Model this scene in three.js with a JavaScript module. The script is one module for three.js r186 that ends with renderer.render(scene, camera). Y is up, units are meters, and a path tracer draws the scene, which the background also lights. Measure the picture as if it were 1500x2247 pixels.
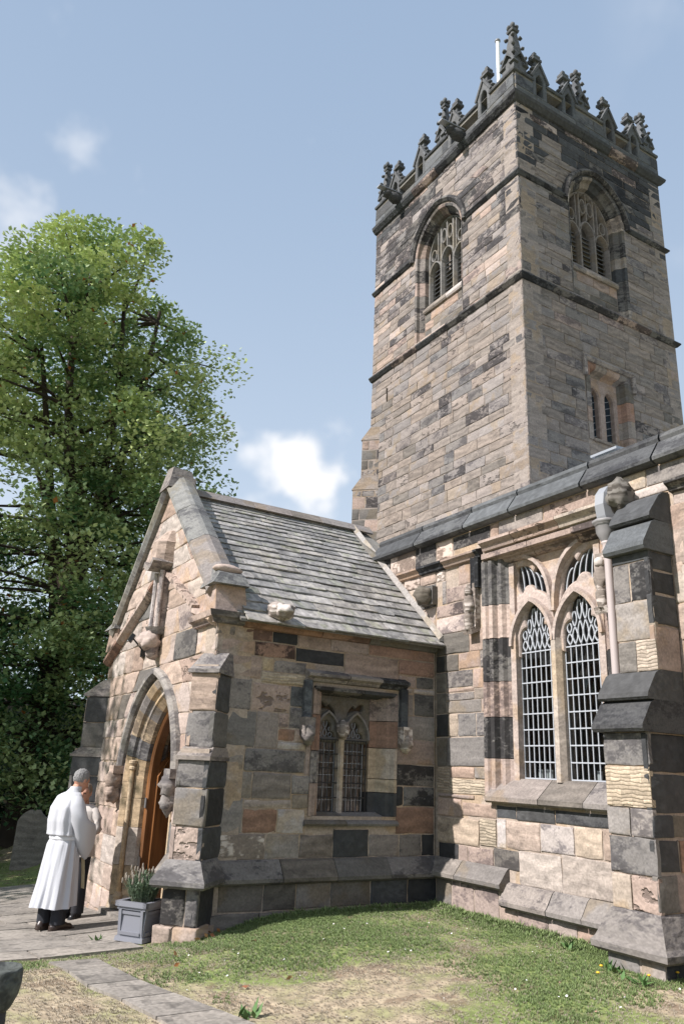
import * as THREE from 'three';
import { mergeGeometries, mergeVertices } from 'three/addons/utils/BufferGeometryUtils.js';
import { MarchingCubes } from 'three/addons/objects/MarchingCubes.js';

// ---------------------------------------------------------------- camera
const scene = new THREE.Scene();
const FOC = 1707, EYE = new THREE.Vector3(0, 1.452, 0);
const camera = new THREE.PerspectiveCamera(2 * Math.atan(1123.5 / FOC) * 180 / Math.PI, 1500 / 2247, 0.1, 800);
const YAW = 0.53162, PITCH = 0.32014, ROLL = 0.042229;
const cF = new THREE.Vector3(-Math.cos(YAW) * Math.cos(PITCH), Math.sin(PITCH), -Math.sin(YAW) * Math.cos(PITCH));
let cR = new THREE.Vector3().crossVectors(cF, new THREE.Vector3(0, 1, 0)).normalize();
let cU = new THREE.Vector3().crossVectors(cR, cF);
{ const r = cR.clone().multiplyScalar(Math.cos(ROLL)).addScaledVector(cU, Math.sin(ROLL));
  const u = cR.clone().multiplyScalar(-Math.sin(ROLL)).addScaledVector(cU, Math.cos(ROLL)); cR = r; cU = u; }
camera.position.copy(EYE);
camera.quaternion.setFromRotationMatrix(new THREE.Matrix4().makeBasis(cR, cU, cF.clone().negate()));
camera.updateMatrixWorld();
// photo pixel -> direction -> point on a wall or ground plane
const ray = (x, y) => cF.clone().addScaledVector(cR, (x - 750) / FOC).addScaledVector(cU, -(y - 1123.5) / FOC);
const hit = (x, y, ax, v) => { const d = ray(x, y); return EYE.clone().addScaledVector(d, (v - EYE[ax]) / d[ax]); };

// ---------------------------------------------------------------- renderer, sun, sky
const renderer = new THREE.WebGLRenderer({ antialias: true });
renderer.toneMapping = THREE.LinearToneMapping;
renderer.toneMappingExposure = 1.5;
renderer.shadowMap.enabled = true;
renderer.shadowMap.type = THREE.PCFSoftShadowMap;

const SUN = new THREE.Vector3(-0.05, Math.tan(42 * Math.PI / 180), 1).normalize();
const sun = new THREE.DirectionalLight(new THREE.Color(1, 0.95, 0.925), 5);
sun.position.copy(SUN).multiplyScalar(60).add(new THREE.Vector3(-10, 4, -8));
sun.target.position.set(-10, 4, -8);
sun.castShadow = true; sun.shadow.mapSize.set(4096, 4096);
Object.assign(sun.shadow.camera, { left: -32, right: 32, top: 32, bottom: -32, near: 1, far: 140 });
sun.shadow.radius = 1; sun.shadow.bias = -0.0005;
scene.add(sun, sun.target);

// seeded random and noise
const rng = (s) => () => { s |= 0; s = s + 0x6D2B79F5 | 0; let t = Math.imul(s ^ s >>> 15, 1 | s); t = t + Math.imul(t ^ t >>> 7, 61 | t) ^ t; return ((t ^ t >>> 14) >>> 0) / 4294967296; };
const R = rng(20240901);
const rr = (a, b) => a + (b - a) * R();
const clamp = (x, a = 0, b = 1) => Math.min(b, Math.max(a, x));
const ss = (a, b, x) => { const t = clamp((x - a) / (b - a)); return t * t * (3 - 2 * t); };
const lerp = (a, b, t) => a + (b - a) * t;
const HASH = new Float32Array(65536); { const q = rng(77); for (let i = 0; i < 65536; i++) HASH[i] = q(); }
const hsh = (x, y, s) => HASH[((x * 374761 + y * 668265 + s * 974711) ^ ((x * 13 + y * 7919) << 3)) & 65535];
function vn(x, y, s, px = 0, py = px) {            // value noise, tiling when a period is given
  const xi = Math.floor(x), yi = Math.floor(y), fx = x - xi, fy = y - yi;
  const w = (k, p) => p ? ((k % p) + p) % p : k;
  const x0 = w(xi, px), x1 = w(xi + 1, px), y0 = w(yi, py), y1 = w(yi + 1, py);
  const u = fx * fx * (3 - 2 * fx), v = fy * fy * (3 - 2 * fy);
  return lerp(lerp(hsh(x0, y0, s), hsh(x1, y0, s), u), lerp(hsh(x0, y1, s), hsh(x1, y1, s), u), v);
}
function fbm(x, y, s, oct = 4, px = 0, py = px) { let a = 0.5, r = 0, t = 0; for (let i = 0; i < oct; i++) { r += a * vn(x, y, s + i * 17, px, py); t += a; a *= 0.5; x *= 2; y *= 2; px *= 2; py *= 2; } return r / t; }
function n3(x, y, z, s) { const zi = Math.floor(z), f = z - zi, u = f * f * (3 - 2 * f); return lerp(vn(x, y, s + zi * 131), vn(x, y, s + (zi + 1) * 131), u); }
function fbm3(x, y, z, s, o = 5) { let a = 0.5, r = 0, t = 0; for (let i = 0; i < o; i++) { r += a * n3(x, y, z, s + i * 19); t += a; a *= 0.52; x *= 2.03; y *= 2.03; z *= 2.03; } return r / t; }

{ // sky: clear blue air with scattered fair-weather cloud
  const W = 2048, H = 1024, d = new Float32Array(W * H * 4);
  const cl = [[660, 1030, 0.06, 1.2, 1], [575, 1020, 0.06, 0.9, .75], [690, 1100, 0.05, 0.7, .8], [600, 1110, 0.1, 0.8, .5], [30, 470, 0.09, 0.75, .5], [165, 340, 0.06, 0.62, .38], [175, 290, 0.035, 0.4, .4], [765, 425, 0.03, 0.5, .5], [725, 330, 0.03, 0.35, .35], [300, 375, 0.03, 0.35, .35], [790, 240, 0.02, 0.3, .35], [80, 60, 0.1, 0.38, .25], [180, 40, 0.03, .3, .3]]
    .map(([x, y, r, k, o]) => ({ d: ray(x, y).normalize(), r, k, o }));
  const v = new THREE.Vector3();
  for (let j = 0; j < H; j++) for (let i = 0; i < W; i++) {
    const th = ((j + 0.5) / H - 0.5) * Math.PI, ph = ((i + 0.5) / W - 0.5) * 2 * Math.PI;
    v.set(Math.cos(th) * Math.cos(ph), Math.sin(th), Math.cos(th) * Math.sin(ph));
    const e = Math.max(0, v.y), h = Math.pow(1 - e, 1.9);
    let r = lerp(0.222, 0.545, h), g = lerp(0.302, 0.625, h), b = lerp(0.43, 0.715, h);
    const s = clamp(v.dot(SUN)); const glow = 0.22 * Math.pow(s, 6); r += glow; g += glow; b += glow * 0.95;
    if (v.y > -0.02) {
      const det = fbm3(v.x * 9, v.y * 9, v.z * 9, 5, 6), big = fbm3(v.x * 2.2, v.y * 3.4, v.z * 2.2, 41, 4);
      let c = ss(0.57, 0.72, big * 0.72 + det * 0.28) * 0.45;
      c *= ss(0.0, 0.25, v.y);
      let c2 = 0;
      for (const q of cl) { const a = v.dot(q.d); if (a < 0.94) continue; const m = Math.exp(-(1 - a) * 2 / (q.r * q.r)); c2 = Math.max(c2, ss(0.46, 0.90, m * q.k * 0.66 + (fbm3(v.x * 22, v.y * 26, v.z * 22, 9, 6) - 0.5) * 1.0 + 0.18) * q.o * ss(0.02, 0.3, m)); }
      let near = 0; for (const q of cl) near = Math.max(near, v.dot(q.d));
      c = Math.max(c * (1 - ss(0.93, 0.97, near)), c2);
      const w = 0.66 + 0.1 * det; r = lerp(r, w, c); g = lerp(g, w * 1.005, c); b = lerp(b, w * 1.03, c);
    } else { r = 0.30; g = 0.33; b = 0.36; }
    const k = (j * W + i) * 4; d[k] = r; d[k + 1] = g; d[k + 2] = b; d[k + 3] = 1;
  }
  const t = new THREE.DataTexture(d, W, H, THREE.RGBAFormat, THREE.FloatType);
  t.mapping = THREE.EquirectangularReflectionMapping; t.magFilter = t.minFilter = THREE.LinearFilter; t.wrapS = THREE.RepeatWrapping; t.needsUpdate = true;
  scene.background = t; scene.environment = t;
}

// ---------------------------------------------------------------- scene bookkeeping
const taken = {};
const numbered = (n) => { taken[n] = (taken[n] ?? -1) + 1; return taken[n] ? `${n}_${String(taken[n]).padStart(3, '0')}` : n; };
function thing(name, label, category, base = [0, 0, 0], group) {
  const o = new THREE.Group(); o.name = numbered(name); o.position.set(...base); o.userData = { label, category, base };
  if (group) o.userData.group = group;
  scene.add(o); return o;
}
const baseOf = (o) => { while (o && !o.userData.base) o = o.parent; return o ? o.userData.base : [0, 0, 0]; };
// geometries are written in world metres; a part sits in its thing's own axes
function part(parent, name, geo, mat, extra) {
  const b = baseOf(parent); geo.translate(-b[0], -b[1], -b[2]);
  const m = new THREE.Mesh(geo, mat); m.name = name; m.castShadow = m.receiveShadow = true;
  if (extra) Object.assign(m.userData, extra);
  parent.add(m); return m;
}
function setting(name, geo, mat, kind = 'structure', label, category) {
  const m = new THREE.Mesh(geo, mat); m.name = numbered(name); m.castShadow = m.receiveShadow = true; m.userData.kind = kind;
  if (label) { m.userData.label = label; m.userData.category = category; }
  scene.add(m); return m;
}
const merge = (a) => mergeGeometries(a.map((g) => (g.index ? g.toNonIndexed() : g)), false);

// ---------------------------------------------------------------- textures
function tex(N, f, srgb = true) {
  const d = new Uint8Array(N * N * 4);
  for (let j = 0; j < N; j++) for (let i = 0; i < N; i++) { const c = f(i / N, j / N), k = (j * N + i) * 4; const a = Array.isArray(c) ? c : [c, c, c]; for (let q = 0; q < 3; q++) d[k + q] = clamp(a[q]) * 255; d[k + 3] = 255; }
  const t = new THREE.DataTexture(d, N, N); t.wrapS = t.wrapT = THREE.RepeatWrapping; t.magFilter = THREE.LinearFilter; t.minFilter = THREE.LinearMipmapLinearFilter; t.generateMipmaps = true;
  if (srgb) t.colorSpace = THREE.SRGBColorSpace; t.needsUpdate = true; return t;
}
const sat = (c, k) => { const m = (c[0] + c[1] + c[2]) / 3; return c.map((x) => m + (x - m) * k); };
// one tile of stone texture is TS metres across
const TS = 1.5;
const grain = (u, v) => 0.86 + 0.2 * (fbm(u * 96, v * 96, 3, 2, 96) - 0.5) + 0.16 * (fbm(u * 8, v * 20, 11, 4, 8, 20) - 0.5);
const bed = (u, v) => fbm(u * 4 + 0.0, v * 34, 23, 3, 4, 34);
const crust = (u, v, s) => 0.62 * fbm(u * 5, v * 8, s, 6, 5, 8) + 0.38 * fbm(u * 24, v * 44, s + 5, 4, 24, 44);
const stoneTone = {
  plain: (u, v) => { const g = grain(u, v) + 0.14 * (bed(u, v) - 0.5); const m = 0.10 * ss(0.52, 0.7, fbm(u * 6, v * 6, 31, 5, 6)); return [g, g * (1 - m * 0.35), g * (1 - m)]; },
  veined: (u, v) => { const w = v * 10 + 2.2 * fbm(u * 4, v * 4, 61, 3, 4); const f = 0.5 + 0.5 * Math.sin(w * 6.283); const g = grain(u, v) * (0.9 + 0.12 * f) - 0.1 * ss(0.55, 0.7, crust(u, v, 67)); return [g, g * 0.985, g * 0.96]; },
  patch: (u, v) => { const c = ss(0.45, 0.68, crust(u, v, 41) + 0.22 * (fbm(u * 90, v * 110, 45, 2, 90, 110) - 0.5)); const g = grain(u, v); const k = lerp(g, 0.54 + 0.2 * (fbm(u * 40, v * 40, 5, 3, 40) - .3), c * .9); return [k, k * lerp(1, 1.0, c), k * lerp(1, 1.03, c)]; },
  sooty: (u, v) => { const c = ss(0.38, 0.58, crust(u, v, 43) + 0.22 * (fbm(u * 90, v * 110, 46, 2, 90, 110) - 0.5)); const g = grain(u, v); const k = lerp(g, 0.37 + 0.16 * (fbm(u * 30, v * 30, 6, 3, 30) - .3), c * .95); return [k, k, k * lerp(1, 1.04, c)]; },
  crusted: (u, v) => { const c = ss(0.60, 0.68, crust(u, v, 47)); const k = lerp(0.82 + 0.3 * (fbm(u * 26, v * 26, 8, 4, 26) - 0.5), 1.0, c * .6); return [k, k, k]; },
  tooled: (u, v) => { const w = v * 48 + 1.3 * fbm(u * 14, v * 16, 71, 5, 14, 16); const f = w - Math.floor(w); const gap = 1 - ss(0.0, 0.22, f) * ss(1.0, 0.85, f); const g = grain(u, v) * (0.88 + 0.2 * hsh(Math.floor(w) % 48, Math.floor(u * 14), 9)); const k = lerp(g, 0.74, gap * ss(0.4, 0.6, fbm(u * 16, v * 48, 75, 3, 16, 48))); return [k, k * 0.98, k * 0.95]; },
  pitted: (u, v) => { const p = ss(0.58, 0.72, fbm(u * 16, v * 26, 81, 4, 16, 26)); const g = grain(u, v); const k = lerp(g, 0.62, p); return [k, k * 0.985, k * 0.97]; },
  lime: (u, v) => { const c = ss(0.46, 0.60, crust(u, v, 53)); const g = grain(u, v); const k = lerp(g * 0.74, 1.0, c); return [k, k * lerp(0.97, 1, c), k * lerp(0.93, 0.99, c)]; },
};
const stoneBump = {
  plain: (u, v) => 0.5 + 0.5 * (fbm(u * 30, v * 44, 3, 4, 30, 44) - 0.5) + 0.5 * (fbm(u * 5, v * 8, 11, 3, 5, 8) - 0.5),
  veined: (u, v) => 0.5 + 0.5 * (fbm(u * 8, v * 50, 63, 4, 8, 50) - 0.5) + .4 * (fbm(u * 5, v * 8, 11, 3, 5, 8) - 0.5),
  patch: (u, v) => 0.45 + 0.4 * (fbm(u * 30, v * 40, 3, 4, 30, 40) - 0.5) + 0.2 * ss(0.50, 0.62, crust(u, v, 41)),
  sooty: (u, v) => 0.45 + 0.4 * (fbm(u * 30, v * 40, 3, 4, 30, 40) - 0.5) + 0.25 * ss(0.42, 0.53, crust(u, v, 43)),
  crusted: (u, v) => fbm(u * 20, v * 30, 8, 5, 20, 30),
  tooled: (u, v) => { const w = v * 48 + 1.3 * fbm(u * 14, v * 16, 71, 5, 14, 16); const f = w - Math.floor(w); return 0.25 + 0.4 * ss(0.0, 0.35, f) * ss(1.0, 0.8, f) + 0.5 * (hsh(Math.floor(w) % 48, Math.floor(u * 14), 9) - 0.4); },
  pitted: (u, v) => 0.8 - 0.6 * ss(0.56, 0.68, fbm(u * 16, v * 26, 81, 4, 16, 26)) + 0.3 * (fbm(u * 30, v * 30, 2, 3, 30) - 0.5),
  lime: (u, v) => 0.5 + 0.5 * (fbm(u * 30, v * 44, 3, 4, 30, 44) - 0.5) + 0.4 * ss(0.50, 0.54, crust(u, v, 53)),
};
const stoneMat = {};
for (const k of Object.keys(stoneTone)) stoneMat[k] = new THREE.MeshStandardMaterial({ name: 'stone_' + k, vertexColors: true, roughness: 0.93, map: tex(512, stoneTone[k]), bumpMap: tex(512, stoneBump[k], false), bumpScale: { plain: 0.008, veined: 0.012, patch: 0.009, sooty: 0.010, crusted: 0.012, tooled: 0.013, pitted: 0.03, lime: 0.008 }[k] });
const mortarMat = new THREE.MeshStandardMaterial({ name: 'lime_mortar', color: new THREE.Color(0.47, 0.385, 0.315), roughness: 1, map: stoneMat.plain.map, bumpMap: stoneMat.plain.bumpMap, bumpScale: 0.006 });
const towerMortar = mortarMat.clone(); towerMortar.name = 'tower_mortar'; towerMortar.color = new THREE.Color(0.37, 0.315, 0.275);
// tints, linear base colours
const TINT = { P: [0.46, 0.342, 0.283], Q: [0.545, 0.425, 0.36], G: [0.34, 0.295, 0.262], O: [0.185, 0.168, 0.15], K: [0.048, 0.048, 0.05], B: [0.56, 0.46, 0.37], Y: [0.60, 0.495, 0.37], R: [0.40, 0.235, 0.165], W: [0.58, 0.50, 0.455], S: [0.085, 0.087, 0.09], M: [0.14, 0.146, 0.15], T: [0.365, 0.308, 0.274], U: [0.305, 0.262, 0.237], V: [0.25, 0.226, 0.208], L: [0.27, 0.262, 0.24], Z: [0.58, 0.445, 0.295] };
// a code such as 'Pk': tint letter, then texture letter
const TEXL = { k: 'patch', s: 'sooty', t: 'tooled', e: 'pitted', v: 'veined', l: 'lime', c: 'crusted' };
function look(code) {
  const t = sat(TINT[code[0]] || TINT.P, code[0] === 'Z' ? 1 : 'PQR'.includes(code[0]) ? 0.88 : 0.85); const b = 'TUV'.includes(code[0]) ? rr(0.92, 1.08) : rr(0.87, 1.13), w = rr(-0.03, 0.03);
  const m = code[1] ? TEXL[code[1]] : (code[0] === 'K' || code[0] === 'S' ? 'crusted' : R() < 0.6 ? 'plain' : 'veined');
  return { color: [t[0] * b * (1 + w), t[1] * b, t[2] * b * (1 - w)], mat: stoneMat[m] };
}
// ---------------------------------------------------------------- masonry helpers
// a wall frame: (u along, v up, n out of the wall)
const V3 = (x, y, z) => new THREE.Vector3(x, y, z);
function frame(o, u, n) { const f = { o: V3(...o), u: V3(...u).normalize(), n: V3(...n).normalize() }; f.at = (a, b, c = 0) => f.o.clone().addScaledVector(f.u, a).addScaledVector(f.n, c).add(V3(0, b, 0)); f.inv = (p) => { const q = p.clone().sub(f.o); return [q.dot(f.u), q.y, q.dot(f.n)]; }; f.flip = new THREE.Vector3().crossVectors(f.u, V3(0, 1, 0)).dot(f.n) < 0; return f; }
class Mb {                                   // collects triangles
  constructor() { this.p = []; this.t = []; this.c = []; }
  quad(a, b, c, d, col, ua, ub, uc, ud) { this.tri(a, b, c, col, ua, ub, uc); this.tri(a, c, d, col, ua, uc, ud); }
  tri(a, b, c, col, ua = [0, 0], ub = [0, 0], uc = [0, 0]) { for (const q of [a, b, c]) this.p.push(q.x, q.y, q.z); this.t.push(...ua, ...ub, ...uc); if (col) for (let i = 0; i < 3; i++) this.c.push(...col); }
  geo() { const g = new THREE.BufferGeometry(); g.setAttribute('position', new THREE.Float32BufferAttribute(this.p, 3)); g.setAttribute('uv', new THREE.Float32BufferAttribute(this.t, 2)); if (this.c.length) g.setAttribute('color', new THREE.Float32BufferAttribute(this.c, 3)); g.computeVertexNormals(); return g; }
}
const tint = (g, col) => { const n = g.attributes.position.count, a = new Float32Array(n * 3); for (let i = 0; i < n; i++) a.set(col, i * 3); g.setAttribute('color', new THREE.BufferAttribute(a, 3)); return g; };
// box-projected uv in metres with a random shift
function boxUV(g, shift = true) {
  if (g.index) g = g.toNonIndexed(); g.computeVertexNormals();
  const p = g.attributes.position, n = g.attributes.normal, uv = new Float32Array(p.count * 2), a = shift ? R() : 0, b = shift ? R() : 0;
  for (let i = 0; i < p.count; i++) { const nx = Math.abs(n.getX(i)), ny = Math.abs(n.getY(i)), nz = Math.abs(n.getZ(i)); let u, v; if (ny > nx && ny > nz) { u = p.getX(i); v = p.getZ(i); } else if (nx > nz) { u = p.getZ(i); v = p.getY(i); } else { u = p.getX(i); v = p.getY(i); } uv[i * 2] = u / TS + a; uv[i * 2 + 1] = v / TS + b; }
  g.setAttribute('uv', new THREE.BufferAttribute(uv, 2)); return g;
}
// a block of stone seen on its face: q = bl, br, tr, tl in (u, v)
function stoneGeo(f, q, col, o = {}) {
  const { proud = rr(-0.004, 0.006), bev = 0.010, edge = 0.016, rough = 0.005, depth = 0.05, cont = false } = o;
  const w = Math.hypot(q[1][0] - q[0][0], q[1][1] - q[0][1]), h = Math.hypot(q[3][0] - q[0][0], q[3][1] - q[0][1]);
  const es = Math.min(0.3, edge / w), et = Math.min(0.3, edge / h);
  const S = w > 0.35 ? [0, es, 0.35, 0.65, 1 - es, 1] : [0, es, 0.5, 1 - es, 1], T = h > 0.22 ? [0, et, 0.5, 1 - et, 1] : [0, et, 1 - et, 1];
  const us = cont ? 0.3 : R() * 3, vs = cont ? 0.7 : R() * 3, P = [], N = S.length, M = T.length, pos = [], uv = [], idx = [];
  const jit = Math.min(0.007, w * 0.02, h * 0.03);
  for (let j = 0; j < M; j++) for (let i = 0; i < N; i++) {
    const s = S[i], t = T[j]; const onE = i === 0 || j === 0 || i === N - 1 || j === M - 1;
    let u = lerp(lerp(q[0][0], q[1][0], s), lerp(q[3][0], q[2][0], s), t), v = lerp(lerp(q[0][1], q[1][1], s), lerp(q[3][1], q[2][1], s), t);
    u += rr(-jit, jit); v += rr(-jit, jit);
    const n = proud + (onE ? -bev * rr(0.5, 1.5) : rr(-rough, rough));
    const p = f.at(u, v, n); P.push([u, v]); pos.push(p.x, p.y, p.z); uv.push(u / TS + us, v / TS + vs);
  }
  const put = (a, b, c) => f.flip ? idx.push(a, c, b) : idx.push(a, b, c);
  for (let j = 0; j < M - 1; j++) for (let i = 0; i < N - 1; i++) { const a = j * N + i; put(a, a + 1, a + N + 1); put(a, a + N + 1, a + N); }
  const ring = []; for (let i = 0; i < N; i++) ring.push(i); for (let j = 1; j < M; j++) ring.push(j * N + N - 1); for (let i = N - 2; i >= 0; i--) ring.push((M - 1) * N + i); for (let j = M - 2; j > 0; j--) ring.push(j * N);
  for (let k = 0; k < ring.length; k++) { const a = ring[k], b = ring[(k + 1) % ring.length], n0 = pos.length / 3; const pa = f.at(P[a][0], P[a][1], -depth), pb = f.at(P[b][0], P[b][1], -depth);
    pos.push(pos[a * 3], pos[a * 3 + 1], pos[a * 3 + 2], pos[b * 3], pos[b * 3 + 1], pos[b * 3 + 2], pb.x, pb.y, pb.z, pa.x, pa.y, pa.z);
    uv.push(uv[a * 2], uv[a * 2 + 1], uv[b * 2], uv[b * 2 + 1], uv[b * 2], uv[b * 2 + 1] + 0.03, uv[a * 2], uv[a * 2 + 1] + 0.03); put(n0, n0 + 3, n0 + 2); put(n0, n0 + 2, n0 + 1); }
  const g = new THREE.BufferGeometry(); g.setAttribute('position', new THREE.Float32BufferAttribute(pos, 3)); g.setAttribute('uv', new THREE.Float32BufferAttribute(uv, 2)); g.setIndex(idx);
  g.computeVertexNormals(); return tint(g, col);
}
// settle traced rectangles [u0,v0,u1,v1,code] against each other so that only a joint is left
function settle(rs, joint = 0.013, grow = 0.14, fixed = []) {
  const all = [...rs, ...fixed];
  for (let pass = 0; pass < 3; pass++) for (const a of rs) for (const b of all) {
    if (a === b) continue; const ox = Math.min(a[2], b[2]) - Math.max(a[0], b[0]), oy = Math.min(a[3], b[3]) - Math.max(a[1], b[1]);
    if (ox <= -joint || oy <= -joint) continue;
    if (ox > 0 && oy > 0 || true) {
      const fb = fixed.includes(b);
      if (ox < oy) { if (ox > -joint) { const left = a[0] + a[2] < b[0] + b[2]; const m = left ? (a[2] + b[0]) / 2 : (a[0] + b[2]) / 2; if (left) { if (fb) a[2] = b[0] - joint / 2; else { a[2] = m - joint / 2; b[0] = m + joint / 2; } } else { if (fb) a[0] = b[2] + joint / 2; else { a[0] = m + joint / 2; b[2] = m - joint / 2; } } } }
      else { const low = a[1] + a[3] < b[1] + b[3]; const m = low ? (a[3] + b[1]) / 2 : (a[1] + b[3]) / 2; if (low) { if (fb) a[3] = b[1] - joint / 2; else { a[3] = m - joint / 2; b[1] = m + joint / 2; } } else { if (fb) a[1] = b[3] + joint / 2; else { a[1] = m + joint / 2; b[3] = m - joint / 2; } } }
    }
  }
  for (let pass = 0; pass < 2; pass++) for (const a of rs) for (let side = 0; side < 4; side++) {
    const ax = side % 2, hi = side > 1, o = 1 - ax; let lim = a[side] + (hi ? grow : -grow), found = false;
    for (const b of all) { if (a === b) continue; const ov = Math.min(a[2 + o], b[2 + o]) - Math.max(a[o], b[o]); if (ov < 0.012) continue;
      if (hi && b[ax] >= a[side] - 0.02 && b[ax] - joint < lim) { lim = b[ax] - joint; found = true; } if (!hi && b[2 + ax] <= a[side] + 0.02 && b[2 + ax] + joint > lim) { lim = b[2 + ax] + joint; found = true; } }
    if (found) a[side] = hi ? Math.max(a[side], lim) : Math.min(a[side], lim);
  }
  return rs.filter((a) => a[2] - a[0] > 0.03 && a[3] - a[1] > 0.03);
}
// courses of random stones; free(v0, v1) -> list of [u0b, u1b, u0t, u1t]
function courses(v0, v1, hs, free, wMin, wMax, joint = 0.012) {
  const out = []; let v = v0, k = 0;
  while (v < v1 - 0.04) {
    let h = hs(); if (v + h > v1 - 0.10) h = v1 - v;
    for (const [ab, bb, at, bt] of free(v, v + h)) {
      const len = (bb - ab + bt - at) / 2; if (len < 0.03) continue;
      const cuts = [0]; let x = (k % 2 ? wMin * rr(0.55, 0.9) : rr(wMin, wMax)); while (x < len - wMin * 0.55) { cuts.push(x / len); x += rr(wMin, wMax); } cuts.push(1);
      for (let i = 0; i < cuts.length - 1; i++) { const j = joint / 2 / len, s0 = cuts[i] + (i ? j : 0), s1 = cuts[i + 1] - (i < cuts.length - 2 ? j : 0); out.push({ q: [[lerp(ab, bb, s0), v + joint / 2], [lerp(ab, bb, s1), v + joint / 2], [lerp(at, bt, s1), v + h - joint / 2], [lerp(at, bt, s0), v + h - joint / 2]] }); }
    }
    v += h; k++;
  }
  return out;
}
const free1 = (a, b, holes) => { let L = [[a, b]]; for (const [c, d] of holes) L = L.flatMap(([p, q]) => d <= p || c >= q ? [[p, q]] : [[p, c], [d, q]].filter((s) => s[1] - s[0] > 0.04)); return L; };
// lay stones as meshes of their own; past `most`, one joined part
function lay(parent, f, list, opt = {}, most = 300, name = 'stone', most2 = null) {
  const rest = new Map(); let n = 0;
  list.forEach((s, i) => { const { color, mat } = look(s.code); const g = stoneGeo(f, s.q, color, { ...opt, ...s.o });
    if (n < most && !s.far) { part(parent, name, g, mat); n++; } else { if (!rest.has(mat)) rest.set(mat, []); rest.get(mat).push(g.toNonIndexed()); } });
  for (const [mat, gs] of rest) part(parent, 'far_stones', mergeGeometries(gs), mat, { kind: 'stuff' });
  return n;
}
// sweep a moulding profile [[o, n], ...] along a path of (u, v): o is outward from the path (left of travel), n out of the wall
function sweep(f, pts, prof, col, { closed = false, caps = true, closedProf = true } = {}) {
  const m = new Mb(), L = pts.length, us = R() * 3, vs = R() * 3, nor = [];
  for (let i = 0; i < L; i++) { const a = pts[closed ? (i - 1 + L) % L : Math.max(0, i - 1)], b = pts[i], c = pts[closed ? (i + 1) % L : Math.min(L - 1, i + 1)]; const d1 = [b[0] - a[0], b[1] - a[1]], d2 = [c[0] - b[0], c[1] - b[1]]; const nn = (d) => { const l = Math.hypot(...d) || 1; return [-d[1] / l, d[0] / l]; }; let n1 = nn(d1), n2 = nn(d2); if (!d1[0] && !d1[1]) n1 = n2; if (!d2[0] && !d2[1]) n2 = n1; let x = n1[0] + n2[0], y = n1[1] + n2[1]; const l = Math.hypot(x, y) || 1; x /= l; y /= l; const k = 1 / Math.max(0.35, x * n1[0] + y * n1[1]); nor.push([x * k, y * k]); }
  const rings = pts.map((p, i) => prof.map(([o, n]) => f.at(p[0] + nor[i][0] * o, p[1] + nor[i][1] * o, n)));
  let s = 0; const PN = prof.length, E = closedProf ? PN : PN - 1; const pl = [0]; for (let k = 1; k <= PN; k++) { const a = prof[k - 1], b = prof[k % PN]; pl.push(pl[k - 1] + Math.hypot(a[0] - b[0], a[1] - b[1])); }
  for (let i = 0; i < (closed ? L : L - 1); i++) { const j = (i + 1) % L, ds = Math.hypot(pts[j][0] - pts[i][0], pts[j][1] - pts[i][1]);
    for (let k = 0; k < E; k++) { const k2 = (k + 1) % PN; const U = (a, b) => [a / TS + us, b / TS + vs]; const A = rings[i][k], B = rings[j][k], C = rings[j][k2], D = rings[i][k2]; const ua = U(pl[k], s), ub = U(pl[k], s + ds), uc = U(pl[k + 1], s + ds), ud = U(pl[k + 1], s); m.quad(A, B, C, D, col, ua, ub, uc, ud); } s += ds; }
  if (caps && !closed && closedProf) for (const r of [rings[0], rings[L - 1]]) { const tri = THREE.ShapeUtils.triangulateShape(prof.map(([a, b]) => new THREE.Vector2(a, b)), []); for (const [a, b, c] of tri) m.tri(r[a], r[b], r[c], col, [us + prof[a][0], vs + prof[a][1]], [us + prof[b][0], vs + prof[b][1]], [us + prof[c][0], vs + prof[c][1]]); }
  return m.geo();
}
const resample = (pts, step) => { const o = [pts[0]]; for (let i = 1; i < pts.length; i++) { const a = pts[i - 1], b = pts[i], d = Math.hypot(b[0] - a[0], b[1] - a[1]), n = Math.max(1, Math.round(d / step)); for (let k = 1; k <= n; k++) o.push([lerp(a[0], b[0], k / n), lerp(a[1], b[1], k / n)]); } return o; };
// a moulding made of separate stones along a path; fine lists the path densely
function sweepStones(parent, name, f, pts, prof, len, codes, gap = 0.008) {
  const P = resample(pts, 0.05); let i = 0, k = 0;
  while (i < P.length - 1) { let l = 0, j = i; const want = len * rr(0.8, 1.2); while (j < P.length - 1 && l < want) { l += Math.hypot(P[j + 1][0] - P[j][0], P[j + 1][1] - P[j][1]); j++; } if (P.length - 1 - j < 3) j = P.length - 1;
    let seg = P.slice(i, j + 1).map((p) => [...p]); const a = seg[0], b = seg[1], c = seg[seg.length - 2], d = seg[seg.length - 1]; const sh = (p, q) => { const l2 = Math.hypot(q[0] - p[0], q[1] - p[1]) || 1; p[0] += (q[0] - p[0]) / l2 * gap / 2; p[1] += (q[1] - p[1]) / l2 * gap / 2; }; sh(a, b); sh(d, c);
    const thin = [seg[0]]; for (let q = 1; q < seg.length - 1; q++) { const A = thin[thin.length - 1], B = seg[q], C = seg[q + 1]; const cr = Math.abs((B[0] - A[0]) * (C[1] - B[1]) - (B[1] - A[1]) * (C[0] - B[0])); if (cr > 1e-5) thin.push(B); } thin.push(seg[seg.length - 1]);
    const { color, mat } = look(typeof codes === 'string' ? codes : codes[k % codes.length]); const jp = rr(-0.003, 0.003); part(parent, name, sweep(f, thin, prof.map(([o, n]) => [o, n + jp]), color), mat); i = j; k++; }
}
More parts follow.
